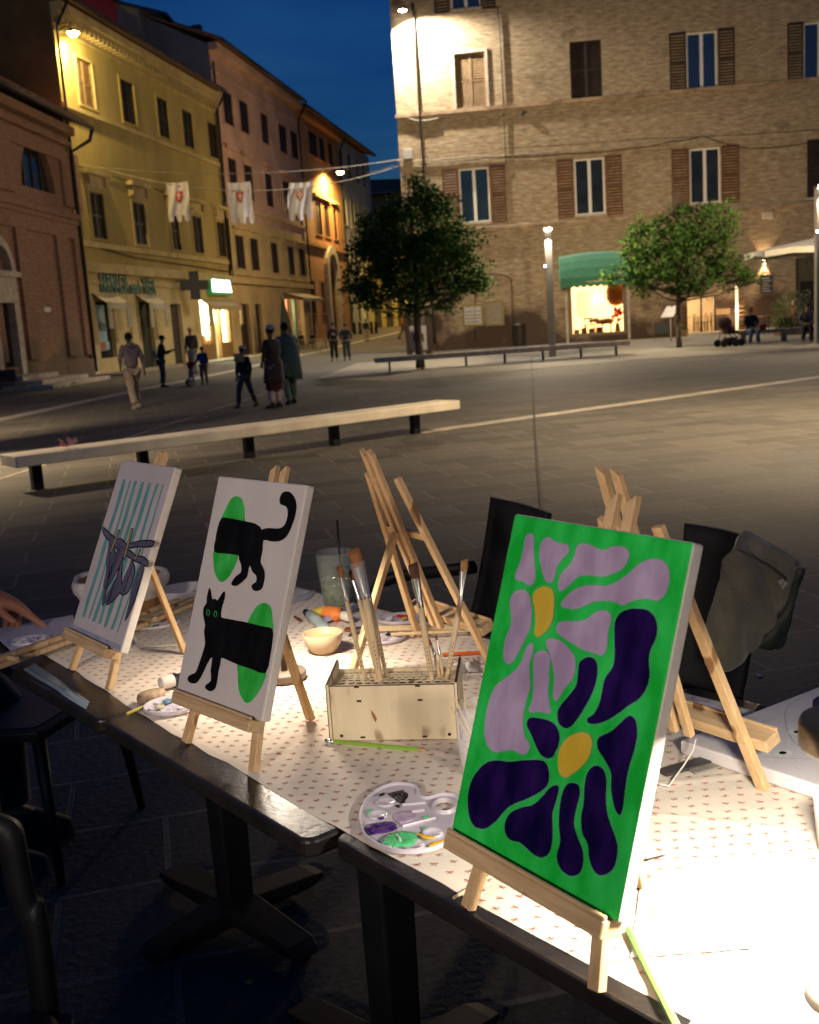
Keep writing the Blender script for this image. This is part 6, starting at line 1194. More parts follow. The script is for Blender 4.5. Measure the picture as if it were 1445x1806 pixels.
PN = [seg(590, 830, 515, 1030, 12, 0), seg(715, 815, 640, 1090, 14, 0), seg(795, 1000, 745, 1100, 9, 0)]
canvas_on(eS, VS, 'white canvas painted with teal stripes and dark cloths pegged to a line', -.1065-.007, -.1065-.007+.278, .089, .51, .02, mat('lilac tinted canvas', (.52, .46, .47), .85, var=.06, scale=6, bump=.35, bscale=420),
 [('teal_stripes', paint('teal stripe paint', (.10, .29, .29), (.15, .36, .36)), [[F2(q) for q in p] for p in ST]), ('blue_wash', paint('blue wash', (.25, .27, .38), (.33, .33, .42)), [[F2((140, 1700)), F2((600, 1905)), F2((590, 1950)), F2((300, 1850)), F2((125, 1770))]]),
  ('cloth_outline', paint('ink outline', (.006, .006, .014)), [grow(p, .0028) for p in S2_(DR)]), ('dark_cloths', paint('indigo paint', (.085, .08, .13), (.14, .13, .19)), S2_(DR)), ('cloth_folds', paint('fold ink', (.02, .006, .025)), [[F2(q) for q in p] for p in (seg(600, 1010, 470, 1370, 6, 3), seg(630, 1060, 490, 1500, 6, 3), seg(520, 960, 480, 1330, 5, 3), seg(600, 1180, 480, 1500, 5, 3), seg(720, 1150, 630, 1410, 6, 3), seg(560, 940, 620, 990, 5, 1))]), ('peg_outline', paint('ink outline', (.006, .006, .014)), [[F2(q) for q in seg(590, 822, 513, 1036, 19, 0)], [F2(q) for q in seg(715, 807, 638, 1096, 22, 0)], [F2(q) for q in seg(795, 994, 743, 1106, 15, 0)]]), ('pegs', paint('gold paint', (.35, .26, .1)), [[F2(q) for q in p] for p in PN])])
# two empty easels seen from behind
ml = Vector((.08, 2.41, CZ-.002)); easel('empty pine easel standing with its back to us behind the brush box', ml, R(122), 20, .148, .06, Lleg=.46, mast=.53, back=.27, tray=.3)
easel('empty pine easel seen from behind, to the right of the green canvas', Vector((.452, 1.69, CZ-.002)), R(125), 18.3, .13, .055, Lleg=.46, mast=.56, back=.24, tray=.3)
# folded easels lying on the left table
def stick(name, label, cat, pts, w_, h_, z, m=PINE2, grp=None, n=1):
    a, c = Vector(pts[0]), Vector(pts[1]); o = thing(name, label, cat, a, math.atan2(c.y-a.y, c.x-a.x), grp); return o, (c-a).length
a, c = G(-70, 1195, .765), G(133, 1122, .765); o, L_ = stick('folded_easel', 'folded pine easel lying across the left table edge beside the striped canvas', 'easel', (a, c), 0, 0, 0, grp='folded easels lying on the table')
for k, (y, z, l) in enumerate(((-.018, .0, 1), (.002, .0, .97), (.022, .0, 1), (-.004, .013, .86))): MB().box(0, L_*l, y-.009, y+.009, z-.006, z+.006).build('folded_leg', PINE2, o, bevel=.001, seg=1)
MB().box(L_*.35, L_*.37, -.05, .06, .007, .017).build('crossbar', PINE2, o)
a, c = G(243, 1100, .765), G(360, 1052, .765); o, L_ = stick('folded_easel', 'folded pine easel lying behind the striped canvas', 'easel', (a, c), 0, 0, 0, grp='folded easels lying on the table')
for k, (y, z) in enumerate(((-.02, 0), (.012, .001), (.05, 0))): MB().box(-.1, L_+.02*k, y-.009, y+.009, z-.006, z+.006).build('folded_leg', PINE2, o, bevel=.001, seg=1)
MB().box(.0, .02, -.05, .09, .008, .018).build('crossbar', PINE2, o)
# ---- brush box
a, c = G(583, 1306, CZ), G(806, 1303, CZ); BXr = math.atan2(c.y-a.y, c.x-a.x); BL = (c-a).length*1.03; PLY = woodmat('plywood', (.74, .63, .42), (.66, .55, .35), .25, .7); BURN_DARK = mat('burnt edge and hole shade', (.05, .02, .014), .8, var=.3, scale=40)
bx = thing('brush_box', 'low plywood brush holder with rows of holes in its top and brushes standing in it', 'brush holder', a, BXr); hB, dB_ = .105, .10; Xf = XM
MB().box(.006, BL-.006, 0, .004, 0, hB).build('front_panel', PLY, bx); MB().box(.006, BL-.006, dB_-.004, dB_, 0, hB).build('back_panel', PLY, bx)
for x in (0, BL-.005): 
    MB().add([(x+q, y, z) for q in (0, .005) for y, z in ((-.004, -.0), (dB_+.004, -.0), (dB_+.004, hB+.016), (-.004, hB+.004))], [(0, 1, 2, 3), (7, 6, 5, 4), (0, 4, 5, 1), (1, 5, 6, 2), (2, 6, 7, 3), (3, 7, 4, 0)]).build('side_panel', [PLY], bx)
b = bmesh.new(); ed = []
def loop(pts):
    vs = [b.verts.new(p) for p in pts]; return [b.edges.new((vs[i], vs[(i+1) % len(vs)])) for i in range(len(vs))]
ed += loop([(.005, .004, hB-.008), (BL-.005, .004, hB-.008), (BL-.005, dB_-.004, hB-.008), (.005, dB_-.004, hB-.008)]); HO = []
for r_, (y, rad, n) in enumerate(((.016, .0088, 11), (.034, .0070, 13), (.050, .0058, 15), (.064, .0050, 16), (.077, .0044, 17), (.089, .0036, 18))):
    for k in range(n): x = .016+(BL-.032)*(k+.5)/n; HO.append((x, y, rad)); ed += loop([(x+math.cos(q*math.pi/5)*rad, y+math.sin(q*math.pi/5)*rad, hB-.008) for q in range(10)])
bmesh.ops.triangle_fill(b, edges=ed, use_beauty=True); me = bpy.data.meshes.new('hole_plate'); 
for f in [f for f in b.faces if any((f.calc_center_median().xy-Vector((x, y))).length < rad*.8 for x, y, rad in HO)]: b.faces.remove(f)
b.to_mesh(me); b.free(); o = bpy.data.objects.new('hole_plate', me); C.objects.link(o); o.parent = bx; me.materials.append(PLY); q = o.modifiers.new('s', 'SOLIDIFY'); q.thickness = .002
MB().box(.007, BL-.007, .005, dB_-.005, hB-.0165, hB-.0155).build('hole_shade_sheet', BURN_DARK, bx)  # dark sheet close under the plate paints shade into the holes
b = MB()
for x, z in ((.055, .98), (.165, .98), (.058, .72), (.168, .72), (.06, .05), (.172, .05)): b.box(x*BL/.236-.0045, x*BL/.236+.0045, -.0006, .001, z*hB-.0018, z*hB+.0018)
b.box(.0055, BL-.0055, -.0005, .001, hB-.0008, hB+.0004); b.box(-.0003, .0004, -.0045, dB_+.004, 0, .001)
for x, s in ((0, -1), (BL, 1)): b.box(x-.0006, x+.0006, -.0048, -.0038, 0, hB+.004); b.bar((x-.0025*s, -.004, hB+.0045), (x-.0025*s, dB_+.004, hB+.0165), .005, .0008, (1, 0, 0))
b.lathe([(.0001, 0), (.003, 0), (.003, .001)], c=(.022, -.0006, .009), n=10, M=Matrix.Rotation(R(90), 3, 'X')).lathe([(.0001, 0), (.003, 0), (.003, .001)], c=(BL-.02, -.0006, .009), n=10, M=Matrix.Rotation(R(90), 3, 'X'))
b.build('burnt_slot', BURN_DARK, bx); MB().prism([(0, 0), (.004, .006), (.003, .014), (-.001, .026), (-.003, .016), (-.002, .006)], Matrix.Translation((.088, -.0002, .034)) @ XM @ Matrix.Rotation(.25, 4, 'Z'), -.0001, .0004).build('wood_knot', mat('knot', (.3, .13, .05), .7), bx, tri=True)
# brushes
HND = woodmat('brush handle', (.74, .57, .34), (.66, .49, .27), 1.2, .5); FER = mat('brushed ferrule', (.75, .74, .72), .25, metal=1); HAIR = mat('russet bristles', (.17, .055, .015), .6, col2=(.24, .085, .02), scale=80, stretch=(1, 1, .1))
PLB = Plane((0, 0), (1, 0))
def brush(label, tip, join, ent, w_tip, w_h, hair=HAIR, hl=.35, sleeve=False, dY=0, name='brush'):
    """tip/ferrule end/box entry in pixels; entry lies on the hole plate"""
    e = G(*ent, CZ+hB-.008); j = AT(*join, e.y+dY*.6+.01); t = AT(*tip, e.y+dY+.015); o = thing(name, label, 'paintbrush', e, 0, 'paintbrushes standing in the box')
    M_ = lambda p: Vector(p)-e; base = e+(e-j).normalized()*.07; d = (j-e).normalized(); b = MB(); L_ = (j-base).length
    b.tube([M_(base), M_(base+d*L_*.3), M_(base+d*L_*.75), M_(base+d*L_)], [w_h*.3, w_h*.38, w_h*.54, w_h*.45], 12); b.build('handle', HND, o)
    f = j.lerp(t, 1-hl); X = Vector((1, 0, 0)); ax = (t-j).normalized(); X = (X-ax*X.dot(ax)).normalized(); Y = ax.cross(X); b = MB(); b.sm = True; V = []
    for q, (p, rx, ry) in enumerate(((j-d*.004, w_h*.47, w_h*.47), (j.lerp(f, .12), w_h*.5, w_h*.5), (j.lerp(f, .2), w_h*.44, w_h*.44), (j.lerp(f, .7), w_tip*.43, w_h*.25), (f, w_tip*.47, w_h*.2))):
        for k in range(14): a = 2*math.pi*k/14; V.append(M_(p)+X*math.cos(a)*rx+Y*math.sin(a)*ry)
    b.add(V, [(i*14+k, i*14+(k+1) % 14, (i+1)*14+(k+1) % 14, (i+1)*14+k) for i in range(4) for k in range(14)]); b.build('ferrule', FER, o)
    b = MB(); V = []
    for p, rx, ry, sk_ in ((f-ax*.001, w_tip*.45, w_h*.18, 0), (f.lerp(t, .5), w_tip*.5, w_h*.17, 0), (t, w_tip*.5, w_h*.05, .002)):
        for k in range(14): a = 2*math.pi*k/14; V.append(M_(p)+X*math.cos(a)*rx+Y*math.sin(a)*ry+ax*sk_*math.cos(a))
    b.sm = True; b.add(V, [(i*14+k, i*14+(k+1) % 14, (i+1)*14+(k+1) % 14, (i+1)*14+k) for i in range(2) for k in range(14)]+[tuple(28+k for k in range(14))]); b.build('bristles', hair, o)
    b = MB()
    for k in range(7): p = base+d*L_*(.42+.035*k); s_ = w_h*.5; b.box(-.0007, .0007, -.0002, .0002, -.0018, .0018, Matrix.Translation(M_(p)+Vector((0, -s_*.98*(.85+.02*k), 0))))
    b.build('stamped_mark', INK, o)
    if sleeve:
        b = MB(); b.sm = True; V = []
        for p, rx, ry in ((j, w_h*.62, w_h*.6), (f, w_tip*.58, w_h*.36), (f.lerp(t, .25), w_tip*.6, w_h*.34)):
            for k in range(14): a = 2*math.pi*k/14; V.append(M_(p)+X*math.cos(a)*rx+Y*math.sin(a)*ry)
        b.add(V, [(i*14+k, i*14+(k+1) % 14, (i+1)*14+(k+1) % 14, (i+1)*14+k) for i in range(2) for k in range(14)]); b.build('clear_sleeve', mat('clear sleeve', (1, 1, 1), .08, alpha=.14, spec=.9), o)
    return o
px = lambda n: n/975.0
brush('thin flat brush at the left end of the box, with a small brown tip', (598, 998), (611, 1056), (643, 1196), px(11), px(9))
brush('widest brush in the box, flat russet bristles in a clear sleeve', (624, 968), (645, 1052), (671, 1201), px(23), px(15), hl=.38, sleeve=True)
brush('small flat brush standing against the left side of the widest brush', (618, 1006), (634, 1056), (666, 1190), px(9), px(9), dY=.02)
brush('slender brush just right of the widest brush', (640, 1002), (652, 1055), (682, 1194), px(7), px(9), dY=.02, hl=.2)
brush('dark-tipped flat brush standing in the middle right of the box', (728, 994), (742, 1068), (762, 1200), px(18), px(12), hair=mat('dark bristles', (.06, .02, .008), .6, var=.3, scale=60))
brush('flat brush with pale tan tip leaning right at the right end of the box', (820, 987), (813, 1057), (788, 1198), px(14), px(10), hair=mat('tan bristles', (.32, .17, .06), .6, var=.3, scale=60), hl=.3)
brush('short round brush with an orange tip between the two right-hand brushes', (757, 1128), (765, 1150), (776, 1194), px(5), px(6), hair=mat('orange bristles', (.5, .14, .02), .6, var=.2), hl=.5)
brush('short thin brush with metal tip next to the orange-tipped one', (769, 1120), (775, 1150), (782, 1195), px(4), px(6), hl=.3)
# ---- glass with mint drink, bowl, tubes
CLR = mat('clear glass', (.35, .4, .36), .02, alpha=.2, spec=.8)
g0 = G(597, 1076, CZ); gg = thing('drinking_glass', 'tall glass of iced mint drink with black straw behind the brushes', 'glass', g0, 0); s = g0.y*1.01/FP
MB().lathe([(.001, .003), (22*s, .003), (24*s, .008), (27*s, .05), (33*s, 104*s*1.04), (34*s, 104*s*1.04), (28*s, .05), (25*s, .0), (.001, 0)], n=32).build('glass_wall', CLR, gg)
MB().lathe([(.001, .006), (21.5*s, .006), (23*s, .012), (27*s, .07), (28*s, .085), (.001, .086)], n=28).build('drink', mat('mint drink', (.05, .07, .03), .2, col2=(.16, .19, .11), scale=70, alpha=.9, contrast=(.4, .6)), gg)
b = MB(); r4 = random.Random(8)
for k in range(26): a = r4.random()*6.3; q = r4.random()**.5*.024; M_ = Matrix.Translation((math.cos(a)*q, math.sin(a)*q, r4.uniform(.02, .09))) @ Matrix.Rotation(r4.random()*3, 4, (r4.random(), r4.random(), .5)); b.box(-.007, .007, -.007, .007, -.007, .007, M_)
b.build('ice', mat('ice', (.3, .33, .26), .08, alpha=.35), gg)
b = MB()
for k in range(46): a = r4.random()*6.3; q = r4.uniform(0, .024); c = Vector((math.cos(a)*q+.012, math.sin(a)*q, r4.uniform(.08, .125))); X = Vector((r4.gauss(0, 1), r4.gauss(0, 1), r4.gauss(0, .6))).normalized()*.012; Y = X.cross(Vector((0, 0, 1))).normalized()*.007; b.add([c-X, c-Y, c+X, c+Y], [(0, 1, 2, 3)])
b.build('mint_leaves', mat('mint leaf', (.02, .09, .02), .5, var=.4, scale=80), gg); st = AT(595, 917, g0.y)-g0; MB().tube([(.012, 0, .02), (st.x, st.y, st.z)], .0035, 8).build('straw', BLK, gg)
bo = thing('bowl', 'small beige ceramic bowl holding cloudy yellow water', 'bowl', G(572, 1150, CZ), 0); s = bo.location.y*1.02/FP; CER = mat('beige glaze', (.56, .42, .27), .3, var=.06, scale=20, coat=.3)
MB().lathe([(.001, 0), (20*s, 0), (24*s, 4*s), (33*s, 18*s), (36.5*s, 36*s), (35.5*s, 37*s), (34*s, 35*s), (30*s, 18*s), (18*s, 5*s), (.001, 4*s)], n=36).build('bowl_wall', CER, bo); MB().lathe([(.001, 25*s), (31.5*s, 25*s)], n=30).build('water', mat('yellow water', (.52, .43, .18), .06), bo)
def tube_of_paint(label, pa, pb, r, m, cap, grp='paint tubes', m2=None):
    a, c = G(*pa, CZ+r), G(*pb, CZ+r*.5); o = thing('paint_tube', label, 'paint tube', a, math.atan2(c.y-a.y, c.x-a.x), grp); L_ = (c-a).length; b = MB(); b.sm = True; V = []
    for t, rx, rz_ in ((0, r*.5, r*.5), (.12, r*.55, r*.55), (.16, r, r), (.5, r*1.05, r*.9), (.8, r*1.15, r*.5), (1, r*1.25, r*.12)):
        for k in range(16): q = 2*math.pi*k/16; V.append((L_*t, math.cos(q)*rx, math.sin(q)*rz_-(r-rz_)*.5*(t > .2)))
    b.add(V, [(i*16+k, i*16+(k+1) % 16, (i+1)*16+(k+1) % 16, (i+1)*16+k) for i in range(5) for k in range(16)]+[tuple(80+k for k in range(16))])
    if m2: b.m = [1 if i < 48 else 0 for i in range(len(b.m))]
    b.build('body', [m, m2 or m], o)
    MB().lathe([(r*.62, -.0), (r*.66, .002), (r*.66, r*1.4), (r*.6, r*1.5), (.0001, r*1.5)], n=18, c=(r*.2, 0, 0), M=Matrix.Rotation(R(-90), 3, 'Y')).build('cap', cap, o); return o
tube_of_paint('pale blue paint tube with dark cap pointing at the beige bowl', (543, 1082), (578, 1112), .014, mat('pale blue tube', (.38, .46, .47), .45, var=.1, scale=20), BLK)
tube_of_paint('lilac paint tube lying at the foot of the mint drink', (632, 1068), (566, 1098), .013, mat('lilac tube', (.26, .23, .36), .4, col2=(.36, .33, .45), scale=12), BLK)
tube_of_paint('yellow and orange paint tube beside the lilac one', (607, 1086), (548, 1078), .019, mat('yellow tube', (.66, .52, .08), .5, var=.15, scale=20), WHITEF, m2=mat('orange tube', (.78, .24, .05), .5, var=.2, scale=20))
# ---- palettes
PAL = mat('white plastic palette', (.62, .57, .62), .3, coat=.2, var=.04, scale=8)
def blob(parent, pts, z, m, k=3, th=.0012, jag=0, seed=1):
    r5 = random.Random(seed); p = smooth_poly(pts, k+1)
    if jag: p = [(x+r5.uniform(-jag, jag), y+r5.uniform(-jag, jag)) for x, y in p]
    n = len(p); b = MB(); cx = sum(q[0] for q in p)/n; cy = sum(q[1] for q in p)/n; rings = [(1, 0), (.93, th), (.6, th*1.5), (.3, th*1.1)]; b.sm = True
    V = [(cx+(x-cx)*f, cy+(y-cy)*f, z+h+(r5.uniform(-.3, .3)*th if h else 0)) for f, h in rings for x, y in p]; b.add(V+[(cx, cy, z+th)], [(i*n+j, i*n+(j+1) % n, (i+1)*n+(j+1) % n, (i+1)*n+j) for i in range(3) for j in range(n)]+[(3*n+j, 3*n+(j+1) % n, 4*n) for j in range(n)]); return b.build('paint_blob', m, parent)
wet = lambda nm, c, c2=None: mat('wet '+nm, c, .4, spec=.15, col2=c2 or tuple(x*1.4 for x in c), scale=70, bump=.5, bscale=200)
PK = lambda p: G(620+p[0]/6.568, 1360+p[1]/6.568, CZ+.004)
c0_ = PK((640, 560)); pk = thing('paint_palette', 'large white kidney-shaped palette with purple, green and black paint, before the green canvas', 'palette', Vector((c0_.x, c0_.y, CZ)), 0, 'plastic paint palettes')
loc = lambda p: ((lambda q: (q.x-pk.location.x, q.y-pk.location.y))(PK(p)))
OUT = smooth_poly([loc(p) for p in ((90,560),(100,480),(140,380),(210,290),(320,210),(440,165),(560,150),(680,160),(760,185),(790,220),(785,260),(800,290),(860,315),(940,300),(1040,275),(1130,275),(1220,295),(1290,350),(1320,430),(1335,520),(1340,620),(1310,690),(1210,770),(1080,850),(950,905),(800,935),(650,945),(500,930),(380,895),(260,840),(170,770),(120,690))], 3)
HL = [loc((1080+118*math.cos(a), 415+72*math.sin(a))) for a in [2*math.pi*k/24 for k in range(24)]]
b = bmesh.new()
def rings(ls, close=False):
    prev = None
    for pts in ls:
        vs = [b.verts.new(p) for p in pts]
        if prev: [b.faces.new((prev[i], prev[(i+1) % len(vs)], vs[(i+1) % len(vs)], vs[i])) for i in range(len(vs))]
        prev = vs
    return [b.edges.get((prev[i], prev[(i+1) % len(prev)])) for i in range(len(prev))]
sh_ = lambda L_, k: grow(L_, k)
e1 = rings([[(x, y, .001) for x, y in OUT], [(x, y, .0075) for x, y in sh_(OUT, -.0004)], [(x, y, .008) for x, y in sh_(OUT, -.0018)], [(x, y, .004) for x, y in sh_(OUT, -.005)]])
e2 = rings([[(x, y, .001) for x, y in HL], [(x, y, .009) for x, y in HL], [(x, y, .0092) for x, y in sh_(HL, .002)], [(x, y, .004) for x, y in sh_(HL, .005)]])
bmesh.ops.triangle_fill(b, edges=e1+e2, use_beauty=True); bmesh.ops.recalc_face_normals(b, faces=b.faces)
hc = Vector(loc((1080, 415))); 
me = bpy.data.meshes.new('tray'); b.to_mesh(me); b.free(); o = bpy.data.objects.new('tray', me); C.objects.link(o); o.parent = pk; me.materials.append(PAL)
for x, y in ((400, 375), (310, 520), (945, 730), (250, 660), (480, 840), (730, 870)):
    c = loc((x, y)); MB().lathe([(.0165, .004), (.0155, .0075), (.0145, .0078), (.012, .0052), (.001, .0046)], c=(*c, 0), n=24, sy=.95).build('well', PAL, pk)
for (x0, y0), (x1, y1) in (((590, 400), (860, 375)), ((590, 650), (980, 550)), ((700, 480), (850, 460))):
    p, q = Vector((*loc((x0, y0)), .0055)), Vector((*loc((x1, y1)), .0055)); MB().bar(p, q, .0035, .004, (0, 1, 0)).build('divider', PAL, pk, bevel=.0012)
L2 = lambda L_: [loc(p) for p in L_]
blob(pk, L2([(430,265),(500,245),(600,225),(610,250),(660,265),(640,320),(600,380),(560,370),(520,340),(440,285)]), .0045, wet('black', (.012, .008, .01)), jag=.0008); blob(pk, L2([(315,310),(350,285),(390,285),(370,310),(330,320)]), .0078, wet('black', (.012, .008, .01))); blob(pk, L2([(510,410),(545,400),(565,415),(550,430)]), .0045, wet('black', (.012, .008, .01)))
blob(pk, L2([(150,700),(210,650),(300,640),(350,630),(480,620),(520,660),(520,700),(430,740),(330,750),(250,765),(200,740)]), .0078, wet('purple', (.035, .008, .11), (.09, .03, .2)), jag=.0012, th=.0022); blob(pk, L2([(310,580),(350,565),(385,575),(350,595)]), .0078, wet('purple', (.035, .008, .11)))
blob(pk, L2([(360,840),(420,780),(530,740),(600,730),(700,740),(760,760),(750,840),(700,890),(600,905),(480,900),(400,880)]), .0078, wet('green', (.05, .42, .12), (.12, .6, .25)), jag=.0012, th=.002); blob(pk, L2([(500,790),(540,785),(590,850),(560,865),(540,820)]), .0105, wet('mint', (.4, .6, .42)))
blob(pk, L2([(480,540),(520,490),(600,470),(700,480),(750,540),(650,600),(580,620),(520,590)]), .0045, wet('lilac', (.4, .27, .42), (.55, .42, .55)), jag=.0008); blob(pk, L2([(720,750),(800,757),(880,780),(980,800),(920,815),(840,805),(790,775)]), .0078, wet('yellow', (.6, .36, .03))); blob(pk, L2([(890,890),(940,850),(1020,825),(1080,820),(1040,850),(960,885)]), .006, wet('yellow', (.6, .36, .03)))
blob(pk, L2([(175,490),(205,455),(230,465),(215,500),(190,510)]), .006, wet('green', (.05, .42, .12))); blob(pk, L2([(830,545),(880,535),(890,550),(845,560)]), .006, wet('green', (.05, .42, .12))); blob(pk, L2([(830,665),(860,660),(855,690),(830,690)]), .006, wet('green', (.05, .42, .12)))
def palette(label, c, rx, blobs, sy=1.0, rz=0, wells=6):
    p = G(*c, CZ); o = thing('paint_palette', label, 'palette', p, rz, 'plastic paint palettes'); MB().lathe([(rx, .001), (rx*.99, .009), (rx*.96, .0095), (rx*.9, .004), (.001, .0035)], n=40, sy=sy).build('tray', PAL, o)
    for k in range(wells): a = 2*math.pi*k/wells+.4; MB().lathe([(rx*.2, .004), (rx*.19, .0075), (rx*.175, .0078), (rx*.14, .005), (.0005, .0042)], c=(math.cos(a)*rx*.62, math.sin(a)*rx*.62*sy, 0), n=18).build('well', PAL, o)
    for i, (x, y, r, m) in enumerate(blobs): r6 = random.Random(i+7); blob(o, [(x*rx+math.cos(a)*r*rx*r6.uniform(.7, 1.1), y*rx*sy+math.sin(a)*r*rx*r6.uniform(.7, 1.1)) for a in [k*.785 for k in range(8)]], .0078, m, jag=.0005, th=.002)
    return o
wk, wr, wy, wg, wt, wb_ = wet('black', (.012, .008, .01)), wet('red', (.5, .01, .015)), wet('yellow', (.6, .36, .03)), wet('green', (.05, .42, .12)), wet('teal', (.03, .12, .13)), wet('blue', (.12, .22, .32))
palette('white palette with a black smear, lying behind the brush box', (672, 1128), .062, [(-.3, -.5, .2, wk), (.3, .2, .12, wk)], .8)
palette('white palette with red and yellow paint at the foot of the empty easel', (708, 1094), .06, [(.1, .1, .24, wr), (-.1, .25, .14, wr), (.15, -.25, .15, wy)], .8)
palette('white palette with blue grey paint half hidden under the two-cat canvas', (303, 1248), .058, [(-.2, .35, .26, wb_), (-.35, -.25, .2, wet('straw', (.45, .42, .25))), (.35, .3, .15, wet('lilac', (.4, .27, .42)))], .95)
palette('white palette with green specks behind the striped canvas', (268, 1102), .075, [(.1, -.3, .3, wet('pale green', (.3, .4, .3))), (.5, .2, .12, wr), (-.1, .4, .1, wk)], .8)
palette('white palette with a teal pool to the right of the green canvas', (1218, 1262), .062, [(.3, -.1, .3, wt), (.1, .45, .3, wet('white', (.6, .6, .62))), (-.7, -.5, .2, wet('magenta', (.3, .01, .1)))], .9)
palette('white paint lids and palette by the pointing hand', (55, 1133), .05, [(.2, .1, .2, wet('lilac', (.4, .27, .42)))], .8)
# ---- pencils and small things
def pencil(label, pa, pb, m, r=.0036, eraser=False, grp='pencils', name='pencil', z=0, tip=True):
    a, c = G(*pa, CZ+r+z), G(*pb, CZ+r+z); o = thing(name, label, name.replace('_', ' '), a, math.atan2(c.y-a.y, c.x-a.x), grp); L_ = (c-a).length; f = L_-(.02 if tip else 0)
    MB().lathe([(r*1.1, 0), (r*1.1, f)], n=6, M=Matrix.Rotation(R(90), 3, 'Y'), smooth=False).build('shaft', m, o)
    if tip: MB().lathe([(r*1.05, f), (r*.3, f+.015)], n=12, M=Matrix.Rotation(R(90), 3, 'Y')).build('cut_wood', mat('cut pencil wood', (.6, .38, .22), .7), o); MB().lathe([(r*.3, f+.015), (.0002, f+.02)], n=8, M=Matrix.Rotation(R(90), 3, 'Y')).build('lead', INK, o)
    if eraser: MB().lathe([(r*1.15, -.016), (r*1.15, 0)], n=14, M=Matrix.Rotation(R(90), 3, 'Y')).build('ferrule', FER, o)
    return o
pencil('lime green pencil lying along the front of the brush box', (588, 1308), (757, 1324), mat('lime lacquer', (.22, .42, .04), .3, coat=.3), eraser=True)
pencil('orange pencil lying behind the brush box', (862, 1150), (768, 1155), mat('orange lacquer', (.75, .14, .02), .3, coat=.3))
pencil('long pale green pencil crossing the table edge at the lower right', (1196, 1815), (1108, 1640), mat('pale green lacquer', (.2, .42, .1), .3, coat=.3), r=.0042, tip=False)
pencil('thin yellow brush lying from the palette toward the black table edge', (292, 1230), (224, 1259), mat('yellow lacquer', (.6, .5, .1), .4, coat=.2), r=.003, tip=False, grp=None, name='slim_brush')
pencil('sharpened pencil lying beside the blue paint tube', (531, 1095), (516, 1085), mat('dark red lacquer', (.12, .02, .02), .4))
for i, (p, q, lb) in enumerate((((640, 1110), (905, 1103), 'wide flat wooden-handled brush lying across the palettes behind the box'), ((690, 1119), (905, 1108), 'slimmer wooden-handled brush lying just in front of the wide one'))):
    o = pencil(lb, p, q, HND, r=.007 if i == 0 else .004, tip=False, grp='brushes lying on the table', name='lying_brush', z=.009)
    if i == 0: MB().box(-.045, -.018, -.013, .013, -.003, .003).build('bristles', HAIR, o); MB().box(-.018, .004, -.011, .011, -.0045, .0045).build('ferrule', FER, o)
pencil('thin wooden stick under the green canvas easel, poking over the black edge', (872, 1541), (800, 1584), HND, r=.002, tip=False, grp='thin wooden sticks', name='wooden_stick')
pencil('white stick leaning between the legs of the green canvas easel', (1140, 1512), (1186, 1500), WHITEF, r=.002, tip=False, grp='thin wooden sticks', name='wooden_stick', z=.012)
pencil('white glue-like thread of pale wood lying behind the striped canvas', (226, 1143), (330, 1137), WHITEF, r=.0015, tip=False, grp='thin wooden sticks', name='wooden_stick')
gb = thing('paint_bottle', 'small white bottle with black label lying beside the two-cat canvas', 'bottle', G(283, 1206, CZ+.016), math.atan2(*reversed([(G(318, 1196, CZ)-G(283, 1206, CZ))[i] for i in (0, 1)]))); RY = Matrix.Rotation(R(90), 3, 'Y')
MB().lathe([(.0001, -.0), (.013, 0), (.0145, .002), (.0145, .07), (.01, .078), (.009, .09), (.0001, .09)], n=22, M=RY).build('body', mat('bottle white', (.65, .6, .52), .35), gb); MB().lathe([(.0149, .03), (.0149, .062)], n=22, M=RY).build('label', mat('black label', (.02, .018, .018), .4), gb); 
MB().box(.036, .056, -.008, .008, .0146, .0152).build('label_print', mat('label print', (.5, .45, .4), .6), gb)
er = thing('wood_block', 'rounded block of pale wood beside the yellow brush', 'block', G(268, 1236, CZ), R(35)); MB().loft([(0, 0, 0, .03, .018), (0, 0, .012, .033, .02), (0, 0, .02, .03, .017), (0, 0, .023, .02, .01)], 12).build('block', woodmat('block wood', (.45, .33, .2), (.3, .2, .12), .8), er)
# jar of sticks behind the green canvas
jr = thing('jar_of_sticks', 'clear plastic jar with thin wooden sticks half hidden by the green canvas', 'jar', G(846, 1362, CZ), 0); s = jr.location.y*1.03/FP
MB().lathe([(.001, .002), (24*s, .002), (30*s, .008), (36*s, .05), (37*s, 118*s), (30*s, 132*s), (31*s, 134*s), (38.5*s, 118*s), (37.5*s, .05), (31*s, .0), (.001, 0)], n=32).build('jar_wall', mat('jar glass', (1, 1, 1), .03, alpha=.2, spec=.9), jr)
b = MB()
for i, (x, y) in enumerate(((-38, 150), (-44, 128), (-28, 138), (-20, 146), (-6, 132), (4, 140), (12, 128), (-34, 118))): b.tube([(.01+.004*i*.5, .004*(i % 3), .008), (x*s, (i % 4-1.5)*.008, y*s)], .0018, 6)
b.build('stick', HND, jr)
cup = thing('clear_cup', 'clear empty plastic cup lying behind the right end of the brush box', 'cup', G(795, 1186, CZ+.012), R(20)); MB().lathe([(.0001, 0), (.012, 0), (.016, .03), (.017, .03), (.013, -.001), (.0001, -.001)], n=20, M=RY).build('cup_wall', CLR, cup)
ws = MB(); r7 = random.Random(2)
